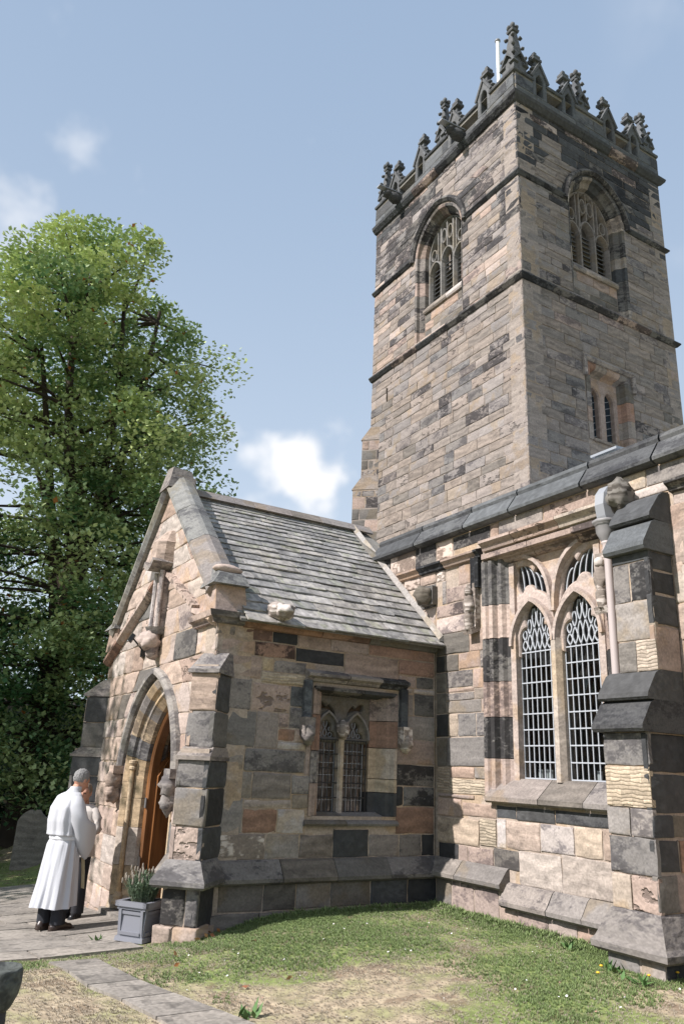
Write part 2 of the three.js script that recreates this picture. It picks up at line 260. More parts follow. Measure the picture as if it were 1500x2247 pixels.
// pointed arch points from left springer over the apex to the right springer (about centre c)
function arch(c, hw, spring, rise, n = 12) {
  const r = (hw * hw + rise * rise) / (2 * hw), L = [];   // two-centred
  const a0 = Math.PI, a1 = Math.PI - Math.atan2(rise, r - hw);
  for (let i = 0; i <= n; i++) { const a = lerp(a0, a1, i / n); L.push([c - hw + r + r * Math.cos(a), spring + r * Math.sin(a)]); }
  return [...L, ...L.slice(0, -1).reverse().map(([x, y]) => [2 * c - x, y])];
}
const archHalf = (hw, rise, dy) => { const r = (hw * hw + rise * rise) / (2 * hw); return dy <= 0 ? hw : dy >= rise ? 0 : Math.max(0, Math.sqrt(Math.max(0, r * r - dy * dy)) - (r - hw)); };
// a wall sheet with holes, thick enough to hide what is behind
function wallCore(f, outline, holes, n, thick) {
  const sh = new THREE.Shape(outline.map(([a, b]) => new THREE.Vector2(a, b))); for (const h of holes) sh.holes.push(new THREE.Path(h.map(([a, b]) => new THREE.Vector2(a, b))));
  const g = new THREE.ExtrudeGeometry(sh, { depth: thick, bevelEnabled: false }); const p = g.attributes.position;
  for (let i = 0; i < p.count; i++) { const q = f.at(p.getX(i), p.getY(i), n - thick + p.getZ(i)); p.setXYZ(i, q.x, q.y, q.z); }
  if (f.flip) { const a = g.attributes.position.array; for (let i = 0; i < a.length; i += 9) for (let k = 0; k < 3; k++) { const t = a[i + 3 + k]; a[i + 3 + k] = a[i + 6 + k]; a[i + 6 + k] = t; } }
  g.computeVertexNormals(); return boxUV(g);
}
// a solid between a bottom and a top polygon given in world points (same count)
function prism(bot, top, col) { const m = new Mb(), n = bot.length; for (let i = 0; i < n; i++) { const j = (i + 1) % n; m.quad(bot[i], bot[j], top[j], top[i], col); } for (let i = 1; i < n - 1; i++) { m.tri(top[0], top[i], top[i + 1], col); m.tri(bot[0], bot[i + 1], bot[i], col); } return boxUV(m.geo()); }
// an extrusion along a wall: section [[n, v], ...] pulled from u0 to u1
function run(f, u0, u1, sec, col, e0 = 0, e1 = 0) { const m = new Mb(), us = R() * 3, vs = R() * 3; const A = sec.map(([n, v]) => f.at(u0 + e0 * n, v, n)), B = sec.map(([n, v]) => f.at(u1 + e1 * n, v, n)); let s = 0;
  for (let i = 0; i < sec.length; i++) { const j = (i + 1) % sec.length, d = Math.hypot(sec[j][0] - sec[i][0], sec[j][1] - sec[i][1]); const U = (a, b) => [a / TS + us, b / TS + vs]; m.quad(A[i], B[i], B[j], A[j], col, U(u0, s), U(u1, s), U(u1, s + d), U(u0, s + d)); s += d; }
  const tri = THREE.ShapeUtils.triangulateShape(sec.map(([a, b]) => new THREE.Vector2(a, b)), []); for (const Q of [A, B]) for (const [a, b, c] of tri) m.tri(Q[a], Q[b], Q[c], col, [us + sec[a][0], vs + sec[a][1]], [us + sec[b][0], vs + sec[b][1]], [us + sec[c][0], vs + sec[c][1]]);
  return m.geo(); }
function runStones(parent, name, f, u0, u1, sec, len, codes, e0 = 0, e1 = 0, gap = 0.008) { const n = Math.max(1, Math.round((u1 - u0) / len)); let cuts = [u0]; for (let i = 1; i < n; i++) cuts.push(lerp(u0, u1, (i + rr(-0.22, 0.22)) / n)); cuts.push(u1);
  for (let i = 0; i < n; i++) { const { color, mat } = look(typeof codes === 'string' ? codes : codes[Math.floor(R() * codes.length)]); const j = rr(-0.004, 0.004); part(parent, name, run(f, cuts[i] + (i ? gap / 2 : 0), cuts[i + 1] - (i < n - 1 ? gap / 2 : 0), sec.map(([a, b]) => [a > 0.001 ? a + j : a, b]), color, i ? 0 : e0, i < n - 1 ? 0 : e1), mat); } }
const box = (w, h, d, x, y, z, ry = 0, rx = 0, rz = 0) => { const g = new THREE.BoxGeometry(w, h, d); if (rz) g.rotateZ(rz); if (rx) g.rotateX(rx); if (ry) g.rotateY(ry); return g.translate(x, y, z); };
// knobbly carved lump: a noisy stretched sphere
function lump(x, y, z, sx, sy, sz, amp = 0.2, seed = 1, fr = 3, det = 3) { const g = new THREE.IcosahedronGeometry(1, det); const p = g.attributes.position; for (let i = 0; i < p.count; i++) { const a = V3(p.getX(i), p.getY(i), p.getZ(i)).normalize(); const k = 1 + amp * (fbm3(a.x * fr + 9, a.y * fr + 5, a.z * fr + 7, seed, 4) - 0.5) * 2; p.setXYZ(i, x + a.x * k * sx, y + a.y * k * sy, z + a.z * k * sz); } const q = mergeVertices(stripUV(g), 1e-4); q.computeVertexNormals(); const o = q.toNonIndexed(); const uv = new Float32Array(o.attributes.position.count * 2); for (let i = 0; i < uv.length / 2; i++) { uv[2 * i] = (o.attributes.position.getX(i) + o.attributes.position.getZ(i)) / TS; uv[2 * i + 1] = o.attributes.position.getY(i) / TS; } o.setAttribute('uv', new THREE.BufferAttribute(uv, 2)); return o; }
function stripUV(g) { const q = g.clone(); q.deleteAttribute('uv'); q.deleteAttribute('normal'); return q; }
// from zoomed-photo rectangles to wall rectangles
const zoomT = (ox, oy, k) => (x, y) => [ox + x / k, oy + y / k];
function traced(list, zt, f, ax, plane) { return list.map(([x0, y0, x1, y1, code]) => { const cx = (x0 + x1) / 2, cy = (y0 + y1) / 2; const P = (a, b) => f.inv(hit(...zt(a, b), ax, plane)); const l = P(x0, cy)[0], r = P(x1, cy)[0], t = P(cx, y0)[1], b = P(cx, y1)[1]; return [Math.min(l, r), Math.min(b, t), Math.max(l, r), Math.max(b, t), code]; }); }
const rectQ = (r) => ({ q: [[r[0], r[1]], [r[2], r[1]], [r[2], r[3]], [r[0], r[3]]], code: r[4] });
const mm = {};
const louvreMat = () => mm.lv ??= new THREE.MeshStandardMaterial({ name: 'louvre_slate', color: new THREE.Color(0.11, 0.11, 0.115), roughness: 0.8 });
const leadMat = () => mm.ld ??= new THREE.MeshStandardMaterial({ name: 'lead', color: new THREE.Color(0.30, 0.31, 0.33), roughness: 0.55, metalness: 0.3 });
const mortarDark = () => { if (!mm.md) { mm.md = mortarMat.clone(); mm.md.name = 'dark_mortar'; mm.md.color = new THREE.Color(0.24, 0.225, 0.2); } return mm.md; };
// ---------------------------------------------------------------- ground
const gY = (x, z) => -0.5 * ss(-12.2, -11.8, x) * ss(-8.05, -8.4, x) * ss(-3.22, -3.5, z) * ss(-6.6, -6.2, z) + 0.03 - 0.13 * ss(-4.6, -1.8, z) - 0.09 * clamp(-x - 6.9, 0, 4.4) * ss(-4.3, -3.2, z) - 0.03 * clamp(-x - 11.3, 0, 6) + 0.012 * (fbm(x * 0.9 + 50, z * 0.9 + 50, 7, 3) - 0.5) * 2;
const grassMap = tex(1024, (u, v) => {
  const dry = ss(0.36, 0.56, fbm(u * 7, v * 7, 101, 5, 7) - 0.05), fine = fbm(u * 150, v * 150, 103, 2, 150), mid = fbm(u * 40, v * 40, 107, 3, 40);
  const g = [0.36 + 0.16 * fine, 0.40 + 0.17 * fine, 0.22 + 0.1 * fine], d = [0.53 + 0.2 * fine, 0.475 + 0.19 * fine, 0.40 + 0.16 * fine]; const k = clamp(dry + (mid - 0.5) * 1.3);
  const soil = ss(0.62, 0.72, mid) * 0.4; return [0, 1, 2].map((i) => lerp(lerp(g[i], d[i], k), [0.34, 0.27, 0.21][i], soil)); });
grassMap.repeat.set(1, 1);
{ // near ground as a fine grid, far ground out to the horizon
  const g = new THREE.PlaneGeometry(40, 40, 160, 160).rotateX(-Math.PI / 2).translate(-8, 0, -3); const p = g.attributes.position, uv = g.attributes.uv;
  const far = [];
  for (let i = 0; i < p.count; i++) { p.setY(i, gY(p.getX(i), p.getZ(i)) + 0.012 * (vn(p.getX(i) * 4, p.getZ(i) * 4, 3) - 0.5)); uv.setXY(i, p.getX(i) / 7.3, p.getZ(i) / 7.3); }
  g.computeVertexNormals();
  const f = new THREE.RingGeometry(19, 420, 64, 6).rotateX(-Math.PI / 2).translate(-8, -0.75, -3); const fu = f.attributes.uv, fp = f.attributes.position; for (let i = 0; i < fp.count; i++) fu.setXY(i, fp.getX(i) / 7.3, fp.getZ(i) / 7.3);
  setting('ground', mergeGeometries([g.toNonIndexed(), f.toNonIndexed()]), new THREE.MeshStandardMaterial({ name: 'dry_turf', map: grassMap, bumpMap: grassMap, bumpScale: 0.03, roughness: 1 }));
}

// ---------------------------------------------------------------- church tower
const boardMat = new THREE.MeshStandardMaterial({ name: 'old_boards', color: new THREE.Color(0.34, 0.30, 0.26), roughness: 0.95 });
const towerX = -10.06, towerZ = -10, TWL = 5.66, TWR = 4.9;
const tower = thing('church_tower', 'tall square sandstone bell tower with pinnacled parapet and louvred belfry windows', 'tower', [-12.9, 0, -12.45]);
const TL = frame([towerX, 0, towerZ], [1, 0, 0], [0, 0, 1]), TR = frame([towerX, 0, towerZ], [0, 0, -1], [1, 0, 0]);
const belfry = { hw: 0.93, sp: 13.95, rise: 1.06, bot: 11.46 };
{
  const cL = -2.83, cR2 = 2.45, B = belfry;
  const hole = (c) => [[c - B.hw, B.bot], [c + B.hw, B.bot], ...arch(c, B.hw, B.sp, B.rise).reverse()];
  const lw = { u0: 1.86, u1: 3.06, v0: 8.12, v1: 9.86 };
  const core = part(tower, 'wall', merge([
    wallCore(TL, [[-TWL, 0], [0, 0], [0, 16.2], [-TWL, 16.2]], [hole(cL), [[-4.975, 10.36], [-4.905, 10.36], [-4.905, 10.84], [-4.975, 10.84]]], -0.016, 0.5),
    wallCore(TR, [[0.52, 0], [TWR, 0], [TWR, 16.2], [0.52, 16.2]], [hole(cR2), [[lw.u0, lw.v0], [lw.u1, lw.v0], [lw.u1, lw.v1], [lw.u0, lw.v1]]], -0.016, 0.5),
    wallCore(TR, [[0, 0], [0.52, 0], [0.52, 16.2], [0, 16.2]], [], -0.016, 0.4),
    boxUV(box(TWL, 16.2, 0.4, towerX - TWL / 2, 8.1, towerZ - TWR + 0.2)), boxUV(box(0.4, 16.2, TWR - 0.9, towerX - TWL + 0.2, 8.1, towerZ - TWR / 2)),
  ]), towerMortar);
  part(tower, 'roof', boxUV(box(TWL - 0.2, 0.12, TWR - 0.2, towerX - TWL / 2, 16.1, towerZ - TWR / 2)), new THREE.MeshStandardMaterial({ name: 'lead_sheet', color: new THREE.Color(0.25, 0.26, 0.28), roughness: 0.6 }));
  const freeL = (a, b, c, ex = []) => (v0, v1) => {
    const h = (v) => v < B.bot ? 0 : archHalf(B.hw, B.rise, v - B.sp); const m = (v0 + v1) / 2;
    if (m < B.bot || v0 > B.sp + B.rise - 0.02) { return free1(a, b, ex.filter((e) => m > e[2] && m < e[3]).map((e) => [e[0], e[1]])).map(([p, q]) => [p, q, p, q]); }
    const h0 = h(Math.max(v0, B.bot + 0.01)), h1 = h(v1); return [[a, c - h0, a, c - h1], [c + h0, b, c + h1, b]];
  };
  const pick = (s) => { const k = Math.floor(R() * s.length); return s[k]; };
  const mid = (s) => [(s.q[0][0] + s.q[1][0]) / 2, (s.q[0][1] + s.q[2][1]) / 2];
  const slit = [-4.98, -4.9, 10.35, 10.85];
  const cH = () => rr(0.19, 0.27), cH2 = () => rr(0.17, 0.245);
  const LL = [...courses(5.2, 11.33, cH, freeL(-TWL, 0, cL, [slit]), 0.34, 0.82, 0.013), ...courses(11.33, 14.0, cH2, freeL(-TWL, 0, cL), 0.34, 0.85, 0.013), ...courses(14.0, 16.08, cH2, freeL(-TWL, 0, cL), 0.34, 0.9, 0.013)];
  for (const s of LL) { const [u, v] = mid(s); const t = R(), n = fbm(u * 0.9 + 20, v * 0.9, 15, 3); const up = ss(10.8, 15.8, v), d = n * 1.1 + up * 0.34 - 0.12;
    s.code = v > 15.7 && u < -3.5 ? pick(['Os', 'Ks', 'Ps', 'S']) : v < 11.33 ? (n > 0.62 && t < 0.5 ? pick(['Vk', 'Us', 'Uk']) : t < 0.05 ? pick(['V', 'Vv']) : t < 0.3 ? pick(['Uk', 'Tk', 'U', 'Uv', 'U']) : pick(['T', 'U', 'T', 'Tv', 'Tv', 'T', 'U', 'Te'])) : n > 0.60 - up * 0.12 ? pick(['Vs', 'Os', 'Us', 'Ts']) : t < up * 0.55 ? pick(['Ts', 'Uk', 'Us', 'Tk']) : pick(['T', 'Q', 'T', 'U', 'Tk', 'Tv', 'Pk', 'Te']); s.far = v > 11.33; }
  const LR = [...courses(6.3, 11.33, cH, freeL(0, TWR, cR2, [[lw.u0 - 0.16, lw.u1 + 0.16, lw.v0 - 0.1, lw.v1 + 0.16]]), 0.34, 0.82, 0.013), ...courses(11.33, 14.0, cH2, freeL(0, TWR, cR2), 0.34, 0.85, 0.013), ...courses(14.0, 16.08, cH2, freeL(0, TWR, cR2), 0.34, 0.9, 0.013)];
  for (const s of LR) { const [u, v] = mid(s); const n = fbm(u * 0.8 + 70, v * 1.3, 25, 3), t = R(); const up = ss(13.2, 15.2, v) - 0.25 * ss(1.2, 0, u) * ss(15, 13.6, v);
    s.code = v > 15.55 ? (t < 0.8 ? pick(['K', 'S', 'Ks', 'S']) : pick(['Ps', 'Qs'])) : up > 0.12 && n > 0.66 - up * 0.25 ? pick(['K', 'S', 'Os', 'S', 'Ks']) : t < 0.14 ? pick(['Vk', 'V', 'Us']) : t < 0.20 && v < 11.4 && v > 10.2 ? pick(['R', 'P', 'Pk']) : pick(['U', 'Uv', 'U', 'Uk', 'Uv', 'Tk', 'Tv', 'U']); s.far = v > 11.33; }
  const n1 = lay(core, TL, LL, { bev: 0.009, rough: 0.006, edge: 0.018, cont: true }, 215);
  lay(core, TR, LR, { bev: 0.009, rough: 0.006, edge: 0.018, cont: true }, Math.max(0, 299 - n1));

  // string courses round the two faces in view, mitred at the corner
  const str = (v, h, out) => [[-0.03, v - h * 0.5], [out * 0.35, v - h * 0.42], [out, v], [out, v + h * 0.18], [-0.03, v + h * 0.62]];
  const ring = (name, sec, codes, cut) => {
    const p = part(tower, name, run(TL, -TWL - 0.02, -TWL, sec, [0.1, 0.1, 0.1]), stoneMat.crusted);
    for (const [a, b] of free1(-TWL, 0, cut ? [[cL - cut, cL + cut]] : [])) runStones(p, 'moulding_stone', TL, a, b, sec, 0.9, codes, 0, b === 0 ? 1 : 0);
    for (const [a, b] of free1(0, TWR, cut ? [[cR2 - cut, cR2 + cut]] : [])) runStones(p, 'moulding_stone', TR, a, b, sec, 0.9, codes, a === 0 ? -1 : 0, b === TWR ? 1 : 0);
  };
  ring('string_course', str(11.36, 0.17, 0.10), ['Ss', 'Os', 'Ps', 'S']);
  ring('string_course', str(14.0, 0.14, 0.085), ['Ss', 'Os', 'S'], 1.08);
  ring('cornice', [[-0.03, 15.98], [0.05, 16.0], [0.13, 16.09], [0.15, 16.16], [0.13, 16.19], [-0.03, 16.24]], ['S', 'S', 'Ss', 'Ps'], 0);

  // belfry windows
  for (const [f, c] of [[TL, cL], [TR, cR2]]) {
    const w = part(tower, 'belfry_window', sweep(f, [[c - B.hw - 0.04, B.sp], ...arch(c, B.hw + 0.04, B.sp, B.rise + 0.05)].slice(1), [[0.0, -0.03], [0, 0.04], [0.06, 0.10], [0.13, 0.07], [0.15, -0.03]], look('Os').color), stoneMat.sooty, { label: 'arched hood mould' });
    w.name = 'belfry_window';
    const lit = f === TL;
    const prof = [[0, 0.004], [-0.055, -0.02], [-0.07, -0.10], [-0.17, -0.19], [-0.18, -0.32], [-0.22, -0.36], [-0.22, -0.5], [0.02, -0.5]];
    const path = [[c - B.hw, B.bot], [c - B.hw, B.sp], ...arch(c, B.hw, B.sp, B.rise).slice(1, -1), [c + B.hw, B.sp], [c + B.hw, B.bot]];
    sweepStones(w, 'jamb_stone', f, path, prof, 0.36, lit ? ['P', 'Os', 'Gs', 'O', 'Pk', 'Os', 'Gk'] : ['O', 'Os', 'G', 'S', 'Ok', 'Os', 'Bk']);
    const ti = 0.72, ts = B.sp, tr = B.rise - 0.2, N0 = -0.34, sill = 12.66;
    // panel of masonry below the sill, the sill itself
    part(w, 'apron_wall', wallCore(f, [[c - 0.76, B.bot - 0.1], [c + 0.76, B.bot - 0.1], [c + 0.76, sill - 0.3], [c - 0.76, sill - 0.3]], [], -0.20, 0.3), towerMortar);
    lay(w, f, courses(B.bot - 0.06, sill - 0.3, () => 0.23, () => [[c - 0.74, c + 0.74, c - 0.74, c + 0.74]], 0.3, 0.6).map((s) => ({ ...s, code: pick(['G', 'Gk', 'O', 'P']), o: { proud: -0.185, depth: 0.26 } })), {}, 300, 'apron_stone');
    runStones(w, 'sill_stone', f, c - 0.745, c + 0.745, [[-0.48, sill - 0.32], [-0.14, sill - 0.33], [-0.115, sill - 0.29], [-0.115, sill - 0.24], [-0.32, sill + 0.02], [-0.48, sill + 0.03]], 0.5, ['G', 'Q', 'W', 'Gk']);
    // tracery
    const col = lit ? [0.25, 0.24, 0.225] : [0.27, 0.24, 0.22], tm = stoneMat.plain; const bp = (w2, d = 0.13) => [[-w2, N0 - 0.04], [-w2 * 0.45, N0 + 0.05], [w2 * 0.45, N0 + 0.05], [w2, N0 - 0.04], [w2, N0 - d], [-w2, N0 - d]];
    const T = []; const lwid = ti * 2 / 3; const HH = (dx) => { let best = 0; for (let v = 0; v < tr; v += 0.01) if (archHalf(ti, tr, v) >= Math.abs(dx)) best = v; return ts + best; };
    for (const k of [-1, 1]) part(w, 'mullion', sweep(f, [[c + k * lwid / 2, sill - 0.02], [c + k * lwid / 2, HH(k * lwid / 2)]], bp(0.05), col), tm);
    const ls = 13.62;
    for (const k of [-1, 0, 1]) { part(w, 'tracery_arch', sweep(f, arch(c + k * lwid, lwid / 2 - 0.02, ls + (k ? -0.12 : 0.06), 0.30, 7), bp(0.04), col), tm); }
    for (const k of [0]) part(w, 'tracery_bar', sweep(f, [[c, ls + 0.36], [c, ts + tr]], bp(0.035), col), tm);
    for (const k of [-1, 1]) { part(w, 'tracery_bar', sweep(f, [[c + k * 0.36, ls + 0.14], [c + k * 0.36, HH(0.36) - 0.0]], bp(0.03), col), tm);
      for (const [ex, ey, ra, rb] of [[0.52, ls + 0.38, 0.10, 0.16], [0.12, ts + 0.42, 0.09, 0.2]]) { const E = []; for (let i = 0; i < 14; i++) { const a = i / 14 * 6.283; E.push([c + k * ex + ra * Math.cos(a), ey + rb * Math.sin(a)]); } part(w, 'tracery_ring', sweep(f, E, bp(0.028, 0.11), col, { closed: true }), tm); } }
    part(w, 'tracery_arch', sweep(f, [[c - ti + 0.01, ts], ...arch(c, ti - 0.01, ts, tr).slice(1, -1), [c + ti - 0.01, ts]], bp(0.05), col), tm);
    for (const k of [-1, 1]) part(w, 'tracery_arch', sweep(f, [[c + k * (ti - 0.01), sill], [c + k * (ti - 0.01), ts]], bp(0.045), col), tm);
    // louvres in three lights
    for (const k of [-1, 0, 1]) { for (let i = 0; i < 8; i++) { const v = sill + 0.05 + i * 0.125; if (v > ls + 0.12) break; const a = f.at(c + k * lwid - lwid / 2 + 0.05, v, N0 - 0.07), b = f.at(c + k * lwid + lwid / 2 - 0.05, v, N0 - 0.07), du = V3(0, 0.085, 0).addScaledVector(f.n, -0.11), th = V3(0, 0.014, 0).addScaledVector(f.n, 0.01); part(w, 'louvre', prism([a, b, b.clone().add(th), a.clone().add(th)], [a.clone().add(du), b.clone().add(du), b.clone().add(du).add(th), a.clone().add(du).add(th)], undefined), louvreMat()); } }
    part(w, 'inner_boarding', wallCore(f, [[c - 1, B.bot], [c + 1, B.bot], [c + 1, 15.2], [c - 1, 15.2]], [], -0.62, 0.03), boardMat);
  }
  // square-headed two-light window low on the east face
  { const f = TR, w = part(tower, 'window', sweep(f, [[lw.u0 - 0.13, 9.55], [lw.u0 - 0.13, lw.v1 + 0.1], [lw.u1 + 0.13, lw.v1 + 0.1], [lw.u1 + 0.13, 9.55]], [[-0.03, -0.03], [-0.03, 0.05], [0.03, 0.09], [0.08, 0.06], [0.08, -0.03]], look('G').color), stoneMat.patch);
    const path = [[lw.u0, lw.v0], [lw.u0, lw.v1], [lw.u1, lw.v1], [lw.u1, lw.v0]];
    sweepStones(w, 'jamb_stone', f, path, [[0.13, 0.006], [0, 0.006], [-0.05, -0.04], [-0.07, -0.18], [-0.14, -0.26], [-0.14, -0.45], [0.13, -0.45]], 0.36, ['G', 'P', 'Gk', 'O', 'R']);
    runStones(w, 'sill_stone', f, lw.u0, lw.u1, [[-0.45, lw.v0 - 0.02], [0.03, lw.v0 - 0.02], [0.03, lw.v0 + 0.04], [-0.45, lw.v0 + 0.22]], 0.6, 'G');
    const cu = (lw.u0 + lw.u1) / 2, s = new THREE.Shape([[lw.u0 + 0.12, lw.v0], [lw.u1 - 0.12, lw.v0], [lw.u1 - 0.12, lw.v1 - 0.1], [lw.u0 + 0.12, lw.v1 - 0.1]].map((p) => new THREE.Vector2(...p)));
    for (const k of [-1, 1]) { const c = cu + k * 0.245; s.holes.push(new THREE.Path([[c - 0.17, lw.v0 + 0.1], [c + 0.17, lw.v0 + 0.1], ...arch(c, 0.17, 9.3, 0.26, 6).reverse()].map((p) => new THREE.Vector2(...p)))); }
    const g = new THREE.ExtrudeGeometry(s, { depth: 0.1, bevelEnabled: true, bevelThickness: 0.03, bevelSize: 0.025, bevelSegments: 1 }); const p = g.attributes.position; for (let i = 0; i < p.count; i++) { const q = f.at(p.getX(i), p.getY(i), p.getZ(i) - 0.36); p.setXYZ(i, q.x, q.y, q.z); } part(w, 'tracery', tint(boxUV(g), sat(TINT.P, .8)), stoneMat.plain);
    part(w, 'pane', wallCore(f, [[lw.u0, lw.v0], [lw.u1, lw.v0], [lw.u1, lw.v1], [lw.u0, lw.v1]], [], -0.36, 0.02), new THREE.MeshPhysicalMaterial({ name: 'old_glass', color: new THREE.Color(0.02, 0.03, 0.04), roughness: 0.15, specularIntensity: 0.6 }));
    for (const k of [-1, 1]) for (let i = 0; i < 7; i++) part(w, 'lead_bar', prism(...(() => { const v = lw.v0 + 0.2 + i * 0.16, c = cu + k * 0.245; const a = f.at(c - 0.16, v, -0.352), b = f.at(c + 0.16, v + 0.13, -0.352); const t = V3(0, 0.012, 0); return [[a, b, b.clone().add(t), a.clone().add(t)], [a, b, b.clone().add(t), a.clone().add(t)].map((q) => q.clone().addScaledVector(f.n, 0.01))]; })()), leadMat()); }

  // parapet: masonry, pierced openings, gablets, pinnacles
  const lay2 = (f, L, gabs) => {
    const p = part(tower, 'parapet', wallCore(f, [[f === TL ? -L : 0, 16.2], [f === TL ? 0 : L, 16.2], [f === TL ? 0 : L, 16.86], [f === TL ? -L : 0, 16.86]], gabs.o.map(([a, b]) => [[a, 16.46], [b, 16.46], [b, 16.76], [a, 16.76]]).concat(gabs.g.map((c) => [[c - 0.13, 16.44], [c + 0.13, 16.44], [c + 0.13, 16.85], [c - 0.13, 16.85]])), 0.035, 0.30), mortarDark());
    const a = f === TL ? -L : 0, b = f === TL ? 0 : L;
    const ex = [...gabs.o.map(([q, r]) => [q, r, 16.46, 16.76]), ...gabs.g.map((c) => [c - 0.2, c + 0.2, 16.42, 17])];
    lay(p, f, [[16.24, 16.45], [16.455, 16.78]].flatMap(([v0, v1]) => courses(v0, v1, () => v1 - v0, (x, y) => free1(a, b, ex.filter((e) => (x + y) / 2 > e[2] && (x + y) / 2 < e[3])).map(([m, n]) => [m, n, m, n]), 0.35, 0.75, 0.014)).map((s) => ({ ...s, code: pick(['Mc', 'Mc', 'Mk', 'Sc', 'M']), o: { proud: 0.05 } })), { bev: 0.008, rough: 0.002 }, 300, 'parapet_stone');
    for (const [m, n] of free1(a, b, gabs.g.map((c) => [c - 0.2, c + 0.2]))) runStones(p, 'coping_stone', f, m, n, [[-0.31, 16.84], [0.075, 16.84], [0.09, 16.87], [0.09, 16.90], [0.03, 16.96], [-0.26, 16.97], [-0.31, 16.92]], 0.8, ['Mc', 'Mk', 'Sc'], f === TR && m === 0 ? -1 : 0, f === TL && n === 0 ? 1 : 0);
    for (const c of gabs.g) {
      const s = new THREE.Shape([[c - 0.21, 16.44], [c + 0.21, 16.44], [c + 0.21, 17.02], [c, 17.42], [c - 0.21, 17.02]].map((q) => new THREE.Vector2(...q))); s.holes.push(new THREE.Path([[c - 0.125, 16.47], [c + 0.125, 16.47], ...arch(c, 0.125, 16.93, 0.22, 6).reverse()].map((q) => new THREE.Vector2(...q))));
      const g = new THREE.ExtrudeGeometry(s, { depth: 0.27, bevelEnabled: true, bevelThickness: 0.02, bevelSize: 0.015, bevelSegments: 1 }); const P = g.attributes.position; for (let i = 0; i < P.count; i++) { const q = f.at(P.getX(i), P.getY(i), P.getZ(i) - 0.235); P.setXYZ(i, q.x, q.y, q.z); }
      const gp = part(p, 'gablet', tint(boxUV(g), look('M').color), stoneMat.crusted);
      const sl = (k) => sweep(f, k < 0 ? [[c - 0.27, 16.97], [c, 17.47]] : [[c, 17.47], [c + 0.27, 16.97]], [[-0.03, 0.09], [0.03, 0.09], [0.03, -0.28], [-0.03, -0.28]], look('M').color);
      part(p, 'gablet_coping', merge([sl(-1), sl(1)]), stoneMat.crusted);
      const fin = [boxUV(box(0.1, 0.26, 0.1, 0, 17.55, 0)), boxUV(box(0.27, 0.07, 0.22, 0, 17.66, 0)), boxUV(box(0.22, 0.06, 0.17, 0, 17.78, 0)), boxUV(box(0.08, 0.16, 0.08, 0, 17.85, 0))]; for (const k of [-1, 1]) for (const t of [0.3, 0.68]) { const cg = lump(k * 0.27 * (1 - t) + k * 0.04, 16.99 + 0.48 * t + 0.03, 0.03, 0.055, 0.05, 0.07, 0.4, 7 + t * 10, 3, 1), q1 = f.at(c, 0, -0.08); if (f === TR) cg.rotateY(Math.PI / 2); part(p, 'crocket', tint(cg.translate(q1.x, 0, q1.z), look('M').color), stoneMat.crusted); }
      const fg = merge(fin); const q0 = f.at(c, 0, -0.08); if (f === TR) fg.rotateY(Math.PI / 2); fg.translate(q0.x, 0, q0.z); part(p, 'finial', tint(fg, look('M').color), stoneMat.crusted);
    }
    return p;
  };
  lay2(TL, TWL, { g: [-0.99, -2.13, -3.53, -4.70], o: [[-1.93, -1.19], [-4.5, -3.73]] });
  lay2(TR, TWR, { g: [0.75, 1.70, 3.10, 4.02], o: [[0.95, 1.5], [3.3, 3.82]] });
  for (const [f, L, a] of [[frame([towerX - TWL, 0, towerZ - TWR], [0, 0, 1], [-1, 0, 0]), TWR, 0], [frame([towerX, 0, towerZ - TWR], [-1, 0, 0], [0, 0, -1]), TWL, 0]]) part(tower, 'parapet', wallCore(f, [[0, 16.2], [L, 16.2], [L, 16.9], [0, 16.9]], [], 0.03, 0.28), stoneMat.crusted.clone().copy(mortarDark()));
  const pinn = (x, z, top, w = 0.42) => {
    const y0 = 16.9, y1 = y0 + 0.42, gs = []; const h = w / 2;
    const sq = (r, y) => [V3(-r, y, -r), V3(r, y, -r), V3(r, y, r), V3(-r, y, r)];
    gs.push(prism(sq(h, y0), sq(h * 0.96, y1)), prism(sq(h * 0.86, y1), sq(h * 0.30, top - 0.26)), prism(sq(h * 0.5, top - 0.29), sq(h * 0.56, top - 0.23)), prism(sq(h * 0.26, top - 0.23), sq(h * 0.22, top - 0.06)), prism(sq(h * 0.16, top - 0.08), sq(0.01, top + 0.06)));
    const b = part(tower, 'pinnacle', tint(merge(gs).translate(x, 0, z), look('M').color), stoneMat.crusted);
    // gabled hoods on the four faces, crockets up the edges, leafy finial
    for (let k = 0; k < 4; k++) { const a = k * Math.PI / 2, n = [Math.sin(a), Math.cos(a)]; const f = frame([x + n[0] * h, 0, z + n[1] * h], [n[1], 0, -n[0]], [n[0], 0, n[1]]); const A = []; for (let i = 0; i <= 8; i++) { const t = i / 8 * 2 - 1; A.push([t * h * 1.12, y1 - 0.14 + 0.36 * Math.pow(1 - Math.abs(t), 0.7)]); } part(b, 'hood', sweep(f, A, [[-0.025, -0.12], [-0.025, 0.035], [0.025, 0.035], [0.025, -0.12]], look('M').color), stoneMat.crusted); }
    for (let lev = 0; lev < 3; lev++) { const y = y1 + 0.16 + lev * (top - 0.42 - y1) / 2.7, t = (y - y1) / (top - 0.26 - y1), r = lerp(h * 0.86, h * 0.30, t) + 0.03; for (const i of [-1, 1]) for (const j of [-1, 1]) part(b, 'crocket', tint(lump(x + i * r, y, z + j * r, 0.05, 0.042, 0.05, 0.6, 3 + lev + i * 2 + j, 2.5, 1), look('M').color), stoneMat.crusted); }
    const c = []; for (let i = 0; i < 4; i++) { const a = i * Math.PI / 2 + Math.PI / 4; c.push(lump(x + 0.085 * Math.cos(a), top - 0.12, z + 0.085 * Math.sin(a), 0.06, 0.075, 0.06, 0.5, i + 2, 2.5, 1)); } part(b, 'finial', tint(merge(c), look('M').color), stoneMat.crusted);
  };
